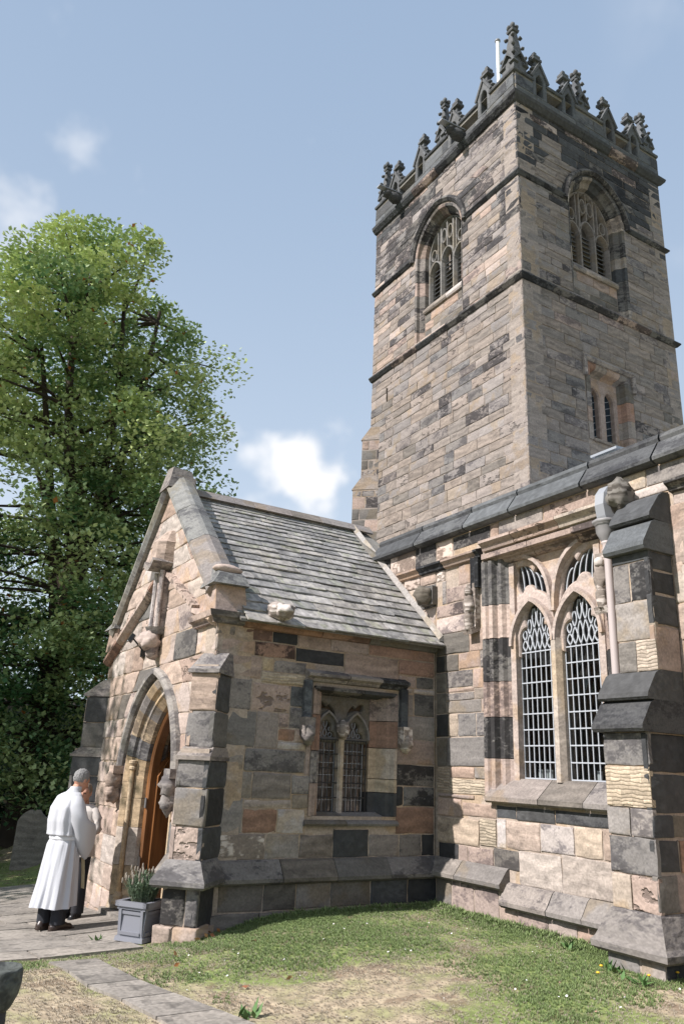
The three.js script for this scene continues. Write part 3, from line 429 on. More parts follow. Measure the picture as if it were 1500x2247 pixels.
  const X0 = towerX - 0.2, X1 = towerX - TWL + 0.2, Z0 = towerZ - 0.2, Z1 = towerZ - TWR + 0.2;
  pinn(X0, Z0, 18.62, 0.40); pinn(X1, Z0, 18.5, 0.33); pinn(X0, Z1, 18.4, 0.35); pinn(towerX - 2.77, Z0, 18.56, 0.33); pinn(X0, towerZ - 2.3, 18.42, 0.35);
  // gargoyles with lead spouts on the sunny side
  for (const u of [-1.74, -4.42]) { const q = TL.at(u, 16.35, 0.12); const g = part(tower, 'gargoyle', tint(merge([lump(q.x, q.y - 0.05, q.z + 0.12, 0.14, 0.15, 0.26, 0.35, 5 + u, 3, 2), lump(q.x, q.y - 0.02, q.z + 0.36, 0.11, 0.10, 0.12, 0.4, 8 + u, 3, 2)]), look('S').color), stoneMat.crusted); part(g, 'lead_spout', box(0.16, 0.03, 0.72, q.x, q.y + 0.12, q.z + 0.30, 0, 0.06), leadMat()); }
  // diagonal buttress at the far corner
  { const c = V3(towerX - TWL, 0, towerZ), d = V3(-1, 0, 1).normalize(), s = V3(1, 0, 1).normalize(); const st = (y0, y1, p, y2) => { const P = (a, b, y) => c.clone().addScaledVector(d, a).addScaledVector(s, b).setY(y); return merge([prism([P(-0.5, -0.3, y0), P(-0.5, 0.3, y0), P(p, 0.3, y0), P(p, -0.3, y0)], [P(-0.5, -0.3, y1), P(-0.5, 0.3, y1), P(p, 0.3, y1), P(p, -0.3, y1)]), prism([P(-0.5, -0.31, y1), P(-0.5, 0.31, y1), P(p + 0.03, 0.31, y1), P(p + 0.03, -0.31, y1)], [P(-0.5, -0.31, y2), P(-0.5, 0.31, y2), P(p - 0.22, 0.31, y2), P(p - 0.22, -0.31, y2)])]); };
    const b = part(tower, 'buttress', merge([st(0, 8.15, 0.34, 8.5), st(8.3, 9.5, 0.14, 9.85)]), towerMortar);
    const F = frame(c.clone().addScaledVector(s, 0.305).toArray(), d.clone().negate().toArray(), s.toArray());
    lay(b, F, [...courses(5.4, 8.12, () => rr(0.25, 0.33), () => [[-0.335, 0.42, -0.335, 0.42]], 0.3, 0.45), ...courses(8.4, 9.48, () => rr(0.25, 0.33), () => [[-0.135, 0.42, -0.135, 0.42]], 0.25, 0.4)].map((q) => ({ ...q, code: pick(['G', 'Gk', 'O', 'P', 'Gs']) })), {}, 300, 'buttress_stone'); }
}
{ const a = hit(1091, 92, 'z', -12.45), pole = thing('flagpole', 'slim white flagpole standing on the tower roof', 'flagpole', [a.x, 16.16, a.z]);
  const wm = new THREE.MeshStandardMaterial({ name: 'white_paint', color: 0xe6e6e4, roughness: 0.4 });
  part(pole, 'pole', new THREE.CylinderGeometry(0.055, 0.07, a.y - 16.16, 14).translate(a.x, (a.y + 16.16) / 2, a.z), wm); part(pole, 'cap', new THREE.SphereGeometry(0.085, 14, 10).scale(1, 0.8, 1).translate(a.x, a.y + 0.03, a.z), new THREE.MeshStandardMaterial({ name: 'grey_cap', color: 0x77787a, roughness: 0.5 })); }
// ---------------------------------------------------------------- aisle wall
const NZ = -6.16, PX = -7.96, PZ = -3.17;
const aisle = thing('church_aisle', 'sandstone aisle wall with tall two light leaded window beneath a dark sloping coping', 'church aisle', [-5.5, 0, -8]);
const NF = frame([PX, 0, NZ], [1, 0, 0], [0, 0, 1]);
const ux = (x) => x - PX;                       // world x to u on the aisle wall
const glassMat = new THREE.MeshPhysicalMaterial({ name: 'window_glass', color: new THREE.Color(0.55, 0.6, 0.64), roughness: 0.06, transmission: 1, thickness: 0, ior: 1.7 });
const cameMat = new THREE.MeshStandardMaterial({ name: 'weathered_lead_cames', color: new THREE.Color(0.40, 0.42, 0.45), roughness: 0.6, metalness: 0.1 });
const ironMat = new THREE.MeshStandardMaterial({ name: 'black_iron', color: new THREE.Color(0.025, 0.026, 0.028), roughness: 0.5, metalness: 0.4 });
const barOn = (f, a, b, w, n, d = 0.012) => { const l = Math.hypot(b[0] - a[0], b[1] - a[1]) || 1, nx = -(b[1] - a[1]) / l * w / 2, ny = (b[0] - a[0]) / l * w / 2; const q = (z) => [f.at(a[0] + nx, a[1] + ny, z), f.at(b[0] + nx, b[1] + ny, z), f.at(b[0] - nx, b[1] - ny, z), f.at(a[0] - nx, a[1] - ny, z)]; return prism(q(n), q(n + d)); };
function quadPane(f, u0, v0, u1, v1, n) { const m = new Mb(), t = () => rr(-0.0035, 0.0035); const a = f.at(u0, v0, n + t()), b = f.at(u1, v0, n + t()), c = f.at(u1, v1, n + t()), d = f.at(u0, v1, n + t()); m.quad(a, b, c, d); return m.geo(); }
function shapePlate(f, s, n0, depth, bevel, col, seg = 1) { const g = new THREE.ExtrudeGeometry(s, { depth, bevelEnabled: true, bevelThickness: bevel, bevelSize: bevel * 0.9, bevelSegments: seg, curveSegments: 8 }); const p = g.attributes.position; for (let i = 0; i < p.count; i++) { const q = f.at(p.getX(i), p.getY(i), p.getZ(i) + n0); p.setXYZ(i, q.x, q.y, q.z); } return tint(boxUV(g), col); }
// cusped (trefoil) head for a light: half width a, springing s, total rise h
function cusped(c, a, bot, s, h, Cls = THREE.Path) {
  const p = new Cls(); p.moveTo(c - a, bot); p.lineTo(c - a, s); p.quadraticCurveTo(c - a, s + h * 0.36, c - a * 0.60, s + h * 0.42); p.quadraticCurveTo(c - a * 0.74, s + h * 0.86, c, s + h);
  p.quadraticCurveTo(c + a * 0.74, s + h * 0.86, c + a * 0.60, s + h * 0.42); p.quadraticCurveTo(c + a, s + h * 0.36, c + a, s); p.lineTo(c + a, bot); p.closePath(); return p;
}
{
  const W = { x0: -7.05, x1: -5.03, v0: 1.26, v1: 3.95 };
  const win = { c: ux(-6.04), n: -0.14, u0: ux(-6.72), u1: ux(-5.36), v0: 1.45, v1: 3.90 };
  const core = part(aisle, 'wall', merge([
    wallCore(NF, [[ux(-13.2), -0.9], [ux(-0.6), -0.9], [ux(-0.6), 4.45], [ux(-13.2), 4.45]], [[[ux(W.x0), W.v0], [ux(W.x1), W.v0], [ux(W.x1), W.v1], [ux(W.x0), W.v1]]], -0.014, 0.46),
    boxUV(box(9.2, 5, 0.3, -5.2, 1.9, -9.85)), boxUV(box(0.3, 5, 3.2, -9.6, 1.9, -8.22)), boxUV(box(0.3, 5, 3.2, -0.75, 1.9, -8.22)),
  ]), mortarMat);
  part(aisle, 'floor', boxUV(box(8.5, 0.1, 3, -5.2, 0.1, -8.2)), mortarMat);
  const leadRoof = new THREE.MeshStandardMaterial({ name: 'lead_sheet_roof', color: new THREE.Color(0.33, 0.35, 0.38), roughness: 0.55 });
  part(aisle, 'roof', merge([boxUV(box(9.4, 0.12, 9, -5.3, 4.50, -10.98)), boxUV(box(5.9, 0.12, 3.3, -13.0, 4.50, -8.2))]), leadRoof);
  // a lead-covered roof hatch that peeps over the coping by the tower
  { const a = hit(1342, 975, 'z', -7.4); part(aisle, 'roof_hatch', merge([boxUV(box(0.30, a.y - 4.74, 0.5, a.x, (a.y + 4.42) / 2, -7.5)), boxUV(box(0.4, 0.03, 0.56, a.x, a.y - 0.12, -7.5, 0, 0.1))]), new THREE.MeshStandardMaterial({ name: 'pale_lead', color: new THREE.Color(0.3, 0.32, 0.35), roughness: 0.5 })); }

  // stones traced from the photograph
  const z6 = zoomT(900, 950, 2.5), z7 = zoomT(950, 1500, 2.7273);
  const A6 = [[-60, 615, 25, 720, 'Q'], [30, 575, 225, 685, 'Ql'], [230, 500, 432, 610, 'Os'], [435, 462, 478, 570, 'P'], [480, 375, 718, 515, 'Gk'], [722, 275, 1000, 440, 'Pe'], [1145, 165, 1280, 300, 'B'], [1282, 85, 1500, 240, 'Gk'], [1500, 0, 1700, 140, 'Q'],
    [1170, 300, 1420, 380, 'W'], [1430, 250, 1640, 330, 'Q'],
    [20, 780, 158, 835, 'Wl'], [160, 740, 258, 812, 'Pk'], [260, 695, 325, 782, 'P'], [172, 835, 205, 930, 'Gk'], [205, 785, 325, 920, 'Pk'], [145, 935, 300, 1000, 'Ps'], [160, 1005, 310, 1090, 'Qk'], [180, 1095, 315, 1220, 'O'], [320, 1075, 425, 1190, 'P'], [140, 1230, 183, 1310, 'K'], [185, 1220, 260, 1305, 'O'], [262, 1195, 378, 1290, 'P'], [380, 1195, 425, 1280, 'Gk'], [140, 1320, 190, 1420, 'O'], [195, 1305, 335, 1420, 'Vk'], [340, 1285, 430, 1390, 'P'], [350, 1400, 430, 1490, 'G'], [190, 1425, 345, 1500, 'Gk'],
    [1005, 920, 1100, 1030, 'Gk'], [1010, 1035, 1060, 1200, 'P'], [1065, 1020, 1125, 1195, 'B'], [1030, 1210, 1130, 1385, 'P'], [1040, 1395, 1140, 1500, 'Q'], [1390, 400, 1500, 520, 'P'], [1440, 540, 1500, 690, 'Q'], [1450, 700, 1500, 880, 'Q'], [1440, 1130, 1500, 1340, 'P']];
  const A7 = [[75, 5, 230, 50, 'P'], [80, 60, 285, 175, 'V'], [285, 55, 340, 160, 'P'], [20, 60, 75, 180, 'O'], [20, 185, 75, 310, 'K'], [90, 185, 140, 310, 'B'], [145, 180, 250, 310, 'Vk'], [255, 170, 340, 300, 'Gk'], [20, 325, 78, 490, 'O'], [82, 320, 305, 495, 'V'], [310, 315, 345, 490, 'P'], [20, 500, 92, 660, 'Bt'], [95, 500, 240, 562, 'P'], [245, 505, 340, 572, 'G'], [95, 567, 330, 650, 'Yt'], [30, 655, 240, 683, 'P'],
    [25, 687, 165, 795, 'P'], [168, 690, 368, 802, 'P'], [375, 710, 485, 800, 'S'], [495, 712, 720, 830, 'S'], [728, 728, 1045, 855, 'Sk'], [25, 800, 270, 958, 'B'], [275, 810, 375, 965, 'Yt'], [378, 812, 430, 972, 'W'], [435, 835, 635, 1005, 'Q'], [640, 850, 840, 1010, 'Wk'], [845, 870, 1010, 1045, 'B'], [1012, 875, 1065, 1050, 'Q'], [30, 962, 145, 1050, 'K'], [150, 970, 202, 1050, 'P'], [205, 985, 355, 1065, 'Pk'], [360, 995, 505, 1085, 'Ok'], [515, 1012, 765, 1200, 'Wv'], [768, 1048, 1085, 1280, 'W']];
  const base7 = [[20, 1180, 105, 1310, 'O'], [110, 1190, 240, 1340, 'Pk'], [245, 1215, 385, 1400, 'Pk'], [395, 1310, 500, 1480, 'Q'], [505, 1340, 680, 1520, 'Pk'], [690, 1370, 860, 1560, 'Q'], [865, 1420, 1040, 1600, 'P']];
  const fx = [[ux(W.x0) - 0.005, 1.16, ux(W.x1) + 0.005, 4.0], [ux(-4.93), -0.5, ux(-4.45), 4.1], [ux(-9.8), 4.38, ux(0), 5], [ux(-8.2), 0.0, ux(-6.76), 0.52], [ux(-6.76), 0.0, ux(-4.9), 0.40], [ux(-9.0), 2.0, ux(-7.97), 3.4], [ux(-8.9), 3.99, ux(-7.06), 4.12], [ux(-7.05), 4.0, ux(-4.9), 4.2], [ux(-7.76) , 3.72, ux(-7.52), 3.98]];
  const rs = settle([...traced(A6, z6, NF, 'z', NZ), ...traced(A7, z7, NF, 'z', NZ)].map((r) => { r[0] = Math.max(r[0], ux(-7.955)); return r; }), 0.014, 0.16, fx);
  lay(core, NF, rs.map(rectQ), { bev: 0.008, rough: 0.006 });
  // the next bay to the east and the wall that the porch roof runs against
  const pick = (s) => s[Math.floor(R() * s.length)];
  lay(core, NF, courses(0.45, 3.95, () => rr(0.26, 0.38), () => [[ux(-4.43), ux(-2.6), ux(-4.43), ux(-2.6)]], 0.3, 0.7, 0.014).map((s) => ({ ...s, code: pick(['P', 'Q', 'P', 'Qk', 'B', 'Ok', 'R']) })), { bev: 0.008 });
  lay(core, NF, courses(3.2, 4.4, () => rr(0.26, 0.34), (a, b) => { const e = (v) => ux(PX) - (v - 3.05) * 1.1; const h = (v) => Math.min(-0.02, e(v) + 0.1); return [[e(b) - 0.1, -0.02, e(b) - 0.1, -0.02]]; }, 0.3, 0.6, 0.014).filter((s) => s.q[1][0] < 0).map((s) => ({ ...s, code: pick(['P', 'Q', 'W', 'Ql', 'Os', 'Pk']) })), { bev: 0.008 });
  // base course and plinth
  const bs = settle(traced(base7, z7, NF, 'z', NZ + 0.05), 0.014, 0.2, []);
  for (const r of bs) { const l = (r[0] + r[2]) / 2 < ux(-6.75) ? 0.33 : 0.17; r[3] = Math.min(Math.max(r[3], l), l); r[1] = -0.25; }
  const pb = part(aisle, 'plinth', merge([wallCore(NF, [[ux(-7.95), -0.6], [ux(-6.76), -0.6], [ux(-6.76), 0.34], [ux(-7.95), 0.34]], [], 0.04, 0.1), wallCore(NF, [[ux(-6.76), -0.6], [ux(-0.6), -0.6], [ux(-0.6), 0.18], [ux(-6.76), 0.18]], [], 0.04, 0.1)]), mortarMat);
  lay(pb, NF, bs.filter((r) => r[3] > r[1] + 0.05).map((r) => ({ ...rectQ(r), o: { proud: 0.055 } })), { bev: 0.012, rough: 0.01 }, 300, 'base_stone');
  const ch = (t, l) => [[-0.02, l - 0.045], [0.10, l - 0.045], [0.135, l - 0.02], [0.14, l + 0.02], [0.115, l + 0.045], [0.03, t - 0.02], [0.0, t], [-0.02, t]];
  runStones(pb, 'chamfer_stone', NF, ux(-7.95), ux(-6.72), ch(0.54, 0.37), 0.62, ['G', 'Gk', 'V']);
  runStones(pb, 'chamfer_stone', NF, ux(-6.73), ux(-4.9), ch(0.41, 0.22), 0.62, ['G', 'V', 'Gk', 'U']);
  runStones(pb, 'chamfer_stone', NF, ux(-4.42), ux(-2.6), ch(0.47, 0.20), 0.7, ['G', 'Gk']);
  // coping, string and label mouldings
  const cop = part(aisle, 'coping', wallCore(NF, [[ux(-9.75), 4.4], [ux(-0.6), 4.4], [ux(-0.6), 4.62], [ux(-9.75), 4.62]], [], -0.03, 0.3), mortarDark());
  runStones(cop, 'coping_stone', NF, ux(-9.4), ux(-0.6), [[-0.3, 4.39], [0.06, 4.385], [0.105, 4.405], [0.11, 4.44], [-0.02, 4.625], [-0.055, 4.64], [-0.04, 4.68], [-0.055, 4.725], [-0.10, 4.74], [-0.3, 4.74]], 1.02, ['Sk', 'Mk', 'Sc', 'Mk', 'Mc'], 0, 0, 0.022);
  const sc = [[-0.02, -0.07], [0.04, -0.055], [0.055, -0.02], [0.10, 0.01], [0.10, 0.035], [-0.02, 0.075]];
  const stc = part(aisle, 'string_course', run(NF, ux(-7.12), ux(-7.05), sc.map(([n, v]) => [n, v + 4.05]), look('Sk').color), stoneMat.sooty);
  runStones(stc, 'moulding_stone', NF, ux(-8.75), ux(-7.12), sc.map(([n, v]) => [n, v + 4.05]), 0.55, ['Os', 'Pk', 'Ss', 'P']);
  runStones(stc, 'moulding_stone', NF, ux(-6.98), ux(-4.98), sc.map(([n, v]) => [n * 1.25, v * 1.3 + 4.11]), 0.7, ['Qk', 'Pe', 'Bk', 'P']);
  runStones(stc, 'moulding_stone', NF, ux(-4.36), ux(-2.6), sc.map(([n, v]) => [n * 1.1, v + 4.12]), 0.7, ['Os', 'Pk']);
  for (const x of [-7.13, -4.96]) part(stc, 'label_drop', sweep(NF, [[ux(x), 3.62], [ux(x), 4.0]], [[-0.055, -0.02], [-0.055, 0.05], [-0.02, 0.08], [0.02, 0.05], [0.055, 0.08], [0.055, -0.02]], look(x < -6 ? 'S' : 'P').color), stoneMat.sooty);

  // the window
  const w = part(aisle, 'window', shapePlate(NF, (() => { const pts = [[win.u0 - 0.03, 2.78]]; for (const k of [-1, 1]) pts.push(...cusped(win.c + k * 0.335, 0.275, 2.78, 2.90, 0.48).getPoints(9).slice(0, -1).map((q) => [q.x, q.y])); pts.push([win.u1 + 0.03, 2.78], [win.u1 + 0.03, win.v1 + 0.03], [win.u0 - 0.03, win.v1 + 0.03]); const s = new THREE.Shape(pts.filter((q, i) => !i || Math.hypot(q[0] - pts[i - 1][0], q[1] - pts[i - 1][1]) > 1e-4).map((q) => new THREE.Vector2(...q)));
    for (const k of [-1, 1]) {
      const e = new THREE.Path(); const X = (x) => win.c + k * x; e.moveTo(X(0.06), 3.26); e.quadraticCurveTo(X(0.05), 3.64, X(0.24), 3.78); e.quadraticCurveTo(X(0.29), 3.82, X(0.33), 3.74); e.quadraticCurveTo(X(0.40), 3.86, X(0.61), 3.83); e.quadraticCurveTo(X(0.66), 3.58, X(0.55), 3.46); e.quadraticCurveTo(X(0.49), 3.44, X(0.45), 3.53); e.quadraticCurveTo(X(0.38), 3.58, X(0.32), 3.47); e.quadraticCurveTo(X(0.18), 3.46, X(0.06), 3.26); s.holes.push(e); }
    return s; })(), win.n - 0.12, 0.07, 0.03, sat(TINT.Q, .8), 2), stoneMat.plain, { label: 'pale carved tracery' });
  for (const k of [-1, 1]) { const c = win.c + k * 0.335; // raised roll over each light and the big curves between
    part(w, 'tracery_roll', sweep(NF, arch(c, 0.322, 2.88, 0.50, 10), [[-0.03, win.n - 0.05], [-0.02, win.n + 0.055], [0.02, win.n + 0.055], [0.03, win.n - 0.05]], sat(TINT.Q, .8)), stoneMat.plain);
    const X = (x) => win.c + k * x, cur = new THREE.QuadraticBezierCurve(new THREE.Vector2(X(0.02), 3.2), new THREE.Vector2(X(0.02), 3.8), new THREE.Vector2(X(0.42), 3.90)).getPoints(8).map((q) => [q.x, q.y]); part(w, 'tracery_roll', sweep(NF, cur, [[-0.028, win.n - 0.05], [-0.02, win.n + 0.05], [0.02, win.n + 0.05], [0.028, win.n - 0.05]], sat(TINT.Q, .8)), stoneMat.plain); }
  part(w, 'mullion', sweep(NF, [[win.c, win.v0 - 0.03], [win.c, 2.9]], [[-0.06, win.n - 0.12], [-0.06, win.n - 0.02], [-0.03, win.n + 0.05], [0.03, win.n + 0.05], [0.06, win.n - 0.02], [0.06, win.n - 0.12]], sat(TINT.B, .8)), stoneMat.plain, { label: 'smooth pale replacement mullion' });
  for (const k of [-1, 1]) part(w, 'mullion', sweep(NF, [[win.c + k * 0.64, win.v0 - 0.03], [win.c + k * 0.64, 3.86]], [[-0.04, win.n - 0.12], [-0.04, win.n + 0.02], [0.04, win.n + 0.02], [0.04, win.n - 0.12]], sat(TINT.Q, .8)), stoneMat.plain);
  runStones(w, 'lintel_stone', NF, ux(W.x0) + 0.012, ux(W.x1) - 0.012, [[-0.4, 4.02], [0.03, 4.02], [0.03, 3.955], [0.0, 3.945], [-0.03, 3.955], [-0.06, 3.925], [-0.08, 3.935], [-0.10, 3.90], [-0.135, 3.88], [-0.4, 3.88]], 0.7, ['Pk', 'Bk', 'Q', 'Ps']);
  for (const path of [[[ux(W.x0), W.v0 - 0.06], [ux(W.x0), W.v1 - 0.02]], [[ux(W.x1), W.v1 - 0.02], [ux(W.x1), W.v0 - 0.06]]]) sweepStones(w, 'jamb_stone', NF, path, [[0.01, 0.008], [-0.05, 0.008], [-0.075, -0.035], [-0.10, 0.0], [-0.15, -0.01], [-0.17, -0.075], [-0.20, -0.085], [-0.22, -0.05], [-0.26, -0.06], [-0.285, -0.11], [-0.335, -0.135], [-0.335, -0.40], [0.01, -0.40]], 0.40, ['P', 'Os', 'Pk', 'Os', 'Q', 'Ok', 'Ps', 'Pk']);
  runStones(w, 'sill_stone', NF, ux(-6.98), ux(-5.0), [[-0.4, 1.16], [0.06, 1.18], [0.085, 1.20], [0.085, 1.245], [-0.14, 1.44], [-0.4, 1.45]], 0.62, ['G', 'Gk', 'V', 'U']);
  // leaded lights: panes, cames and the flowing lead in the heads
  for (const k of [-1, 1]) { const c = win.c + k * 0.335, a = 0.262, n = win.n - 0.07; const cols = 7, v0 = win.v0, rows = 8, rh = (2.80 - v0) / rows;
    for (let i = 0; i < cols; i++) for (let j = 0; j < rows; j++) part(w, 'pane', quadPane(NF, c - a + (i + 0.07) * 2 * a / cols, v0 + (j + 0.03) * rh, c - a + (i + 0.93) * 2 * a / cols, v0 + (j + 0.97) * rh, n), glassMat);
    for (let i = 0; i <= cols; i++) part(w, 'lead_came', barOn(NF, [c - a + i * 2 * a / cols, v0], [c - a + i * 2 * a / cols, 2.80 + (i % cols ? 0.02 : 0.1)], 0.010, n - 0.004, 0.014), cameMat);
    for (let j = 0; j <= rows; j++) part(w, 'lead_came', barOn(NF, [c - a, v0 + j * rh], [c + a, v0 + j * rh], 0.013, n - 0.002, 0.016), cameMat);
    part(w, 'pane', (() => { const s = cusped(c, a + 0.02, 2.80, 2.90, 0.50, THREE.Shape); const g = new THREE.ShapeGeometry(s, 6); const p = g.attributes.position; for (let i = 0; i < p.count; i++) { const q = NF.at(p.getX(i), p.getY(i), n + rr(-0.001, 0.001)); p.setXYZ(i, q.x, q.y, q.z); } g.computeVertexNormals(); return g; })(), glassMat);
    for (let i = 1; i < cols; i++) for (const s of [-1, 1]) { const x = c - a + i * 2 * a / cols, top = 2.82 + (0.53 - Math.abs(i - 3.5) * 0.12); const P = []; for (let t = 0; t <= 10; t++) { const q = t / 10; P.push([x + s * 0.037 * Math.sin(q * Math.PI * 1.9) * (1 - q * 0.2), 2.82 + (top - 2.82) * q]); } part(w, 'lead_came', sweep(NF, P, [[-0.006, n], [-0.006, n + 0.014], [0.006, n + 0.014], [0.006, n]], undefined), cameMat); }
    // upper lights
    part(w, 'pane', (() => { const m = new Mb(); const q = (x, y) => NF.at(win.c + k * x, y, n); m.quad(q(0.05, 3.14), q(0.64, 3.38), q(0.64, 3.84), q(0.06, 3.8)); return m.geo(); })(), glassMat);
    for (let i = 0; i < 5; i++) { const P = []; for (let t = 0; t <= 8; t++) { const q = t / 8; P.push([win.c + k * (0.12 + i * 0.095 + 0.12 * q * q), 3.2 + i * 0.06 + 0.45 * Math.sin(q * 1.5)]); } part(w, 'lead_came', sweep(NF, P, [[-0.006, n], [-0.006, n + 0.014], [0.006, n + 0.014], [0.006, n]], undefined), cameMat); }
  }
  // carved label figures and heads, weathered white
  const carve = (name, label, gs, code) => { const l = look(code); return part(aisle, name, tint(merge(gs), l.color), l.mat, { label }); };
  for (const [x, y] of [[-7.2, 3.4], [-5.18, 3.36]]) { const z = NZ; carve('label_figure', 'weathered white carved figure', [boxUV(box(0.17, 0.56, 0.07, x, y, z + 0.03)), lump(x, y + 0.17, z + 0.10, 0.05, 0.06, 0.05, 0.3, 4, 3, 2), lump(x, y + 0.0, z + 0.09, 0.075, 0.15, 0.065, 0.5, 5, 3, 2), lump(x + 0.01, y - 0.17, z + 0.10, 0.055, 0.14, 0.06, 0.5, 6, 3, 2), boxUV(box(0.16, 0.07, 0.13, x, y - 0.29, z + 0.06, 0, 0.4))], 'Wl'); }
  { const p = hit(944, 1310, 'z', NZ); carve('corbel_head', 'dark projecting carved head', [lump(p.x, p.y, p.z + 0.10, 0.12, 0.13, 0.14, 0.5, 12, 2.5, 3), boxUV(box(0.26, 0.24, 0.08, p.x, p.y, p.z + 0.03))], 'O'); }
  // buttress
  const BF = frame([-4.92, 0, -5.65], [1, 0, 0], [0, 0, 1]), BS = frame([-4.46, 0, -5.65], [0, 0, -1], [1, 0, 0]), bw = 0.46;
  const bt = part(aisle, 'buttress', merge([boxUV(box(bw - 0.03, 2.4, 0.52, -4.69, 0.8, -5.93)), boxUV(box(0.38, 1.7, 0.36, -4.625, 2.75, -6.015)), boxUV(box(bw + 0.07, 0.8, 0.62, -4.69, -0.24, -5.915))]), mortarMat);
  const zb = zoomT(1270, 1600, 3.474);
  const fr = traced([[170, 15, 475, 272, 'Vk'], [185, 280, 500, 590, 'Yt'], [215, 600, 385, 805, 'G'], [390, 610, 540, 812, 'Gk'], [235, 820, 560, 1110, 'Vk'], [262, 1095, 395, 1400, 'B'], [405, 1130, 600, 1430, 'Pe']], zb, BF, 'z', -5.65).map((r) => { r[0] = clamp(r[0], 0, bw); r[2] = clamp(r[2], 0, bw); if (r[0] < 0.12) r[0] = 0; if (r[2] > bw - 0.12) r[2] = bw; r[1] = Math.max(0.48, r[1]); r[3] = Math.min(1.86, r[3]); return r; });
  lay(bt, BF, settle(fr, 0.013, 0.2, [[-1, 1.865, 2, 3], [-1, 0, 2, 0.47]]).map(rectQ), { bev: 0.008, rough: 0.006 }, 300, 'buttress_stone');
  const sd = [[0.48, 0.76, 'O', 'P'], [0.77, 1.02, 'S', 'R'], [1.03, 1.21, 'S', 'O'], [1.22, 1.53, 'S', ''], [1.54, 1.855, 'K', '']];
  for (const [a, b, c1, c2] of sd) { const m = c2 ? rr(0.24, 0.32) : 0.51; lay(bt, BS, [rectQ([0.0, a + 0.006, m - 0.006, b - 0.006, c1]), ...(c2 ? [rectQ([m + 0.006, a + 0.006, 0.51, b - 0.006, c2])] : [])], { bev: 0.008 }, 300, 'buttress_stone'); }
  const UF = frame([-4.83, 0, -5.82], [1, 0, 0], [0, 0, 1]), US = frame([-4.42, 0, -5.82], [0, 0, -1], [1, 0, 0]);
  const up = settle(traced([[1105, 600, 1295, 712, 'S'], [1110, 725, 1195, 930, 'Vk'], [1200, 705, 1320, 915, 'Os'], [1120, 925, 1335, 1140, 'G'], [1140, 1150, 1235, 1350, 'V'], [1240, 1130, 1352, 1335, 'Bt']], z6, UF, 'z', -5.82).map((r) => { if (r[0] < 0.15) r[0] = 0; if (r[2] > 0.29) r[2] = 0.41; r[1] = Math.max(2.38, r[1]); r[3] = Math.min(3.46, r[3]); return r; }), 0.013, 0.2, [[-1, 3.47, 2, 4], [-1, 0, 2, 2.38]]);
  lay(bt, UF, up.map(rectQ), { bev: 0.008 }, 300, 'buttress_stone');
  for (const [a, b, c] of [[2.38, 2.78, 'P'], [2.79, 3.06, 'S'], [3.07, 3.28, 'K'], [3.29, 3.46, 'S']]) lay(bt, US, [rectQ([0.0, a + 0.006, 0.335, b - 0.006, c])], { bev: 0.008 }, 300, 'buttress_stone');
  for (const [sec, c] of [[[[-0.5, 1.86], [0.07, 1.86], [0.09, 1.885], [0.085, 1.92], [-0.04, 2.10], [-0.10, 2.13], [-0.5, 2.13]], 'Sk'], [[[-0.5, 2.13], [-0.03, 2.13], [-0.01, 2.15], [-0.02, 2.19], [-0.14, 2.36], [-0.2, 2.39], [-0.5, 2.39]], 'S'], [[[-0.51, 3.46], [-0.10, 3.46], [-0.08, 3.49], [-0.09, 3.53], [-0.22, 3.73], [-0.27, 3.76], [-0.51, 3.76]], 'M'], [[[-0.51, 3.76], [-0.22, 3.77], [-0.2, 3.79], [-0.21, 3.83], [-0.36, 4.02], [-0.42, 4.06], [-0.51, 4.08]], 'S']]) part(bt, 'weathering', run(BF, sec[0][1] > 3 ? 0.065 : -0.04, sec[0][1] > 3 ? 0.525 : bw + 0.04, sec, look(c).color), look(c).mat);
  const bp = [[-0.4, 0.15], [0.10, 0.15], [0.135, 0.175], [0.14, 0.22], [0.11, 0.255], [0.02, 0.46], [0, 0.475], [-0.4, 0.475]];
  part(bt, 'chamfer_stone', run(BF, 0, bw, bp, look('V').color, -1, 1), stoneMat.patch); part(bt, 'chamfer_stone', run(BS, 0, 0.51, bp.map(([n, v]) => [Math.max(n, -0.1), v]), look('V').color, -1, 0), stoneMat.patch);
  lay(bt, frame([-4.96, 0, -5.61], [1, 0, 0], [0, 0, 1]), [rectQ([0, -0.25, 0.31, 0.15, 'V']), rectQ([0.322, -0.25, 0.54, 0.15, 'G'])].map((s) => ({ ...s, o: { proud: 0.02 } })), { bev: 0.012 }, 300, 'base_stone');
  lay(bt, frame([-4.42, 0, -5.6], [0, 0, -1], [1, 0, 0]), [rectQ([0, -0.25, 0.5, 0.15, 'K'])].map((s) => ({ ...s, o: { proud: 0.01 } })), { bev: 0.012 }, 300, 'base_stone');
}
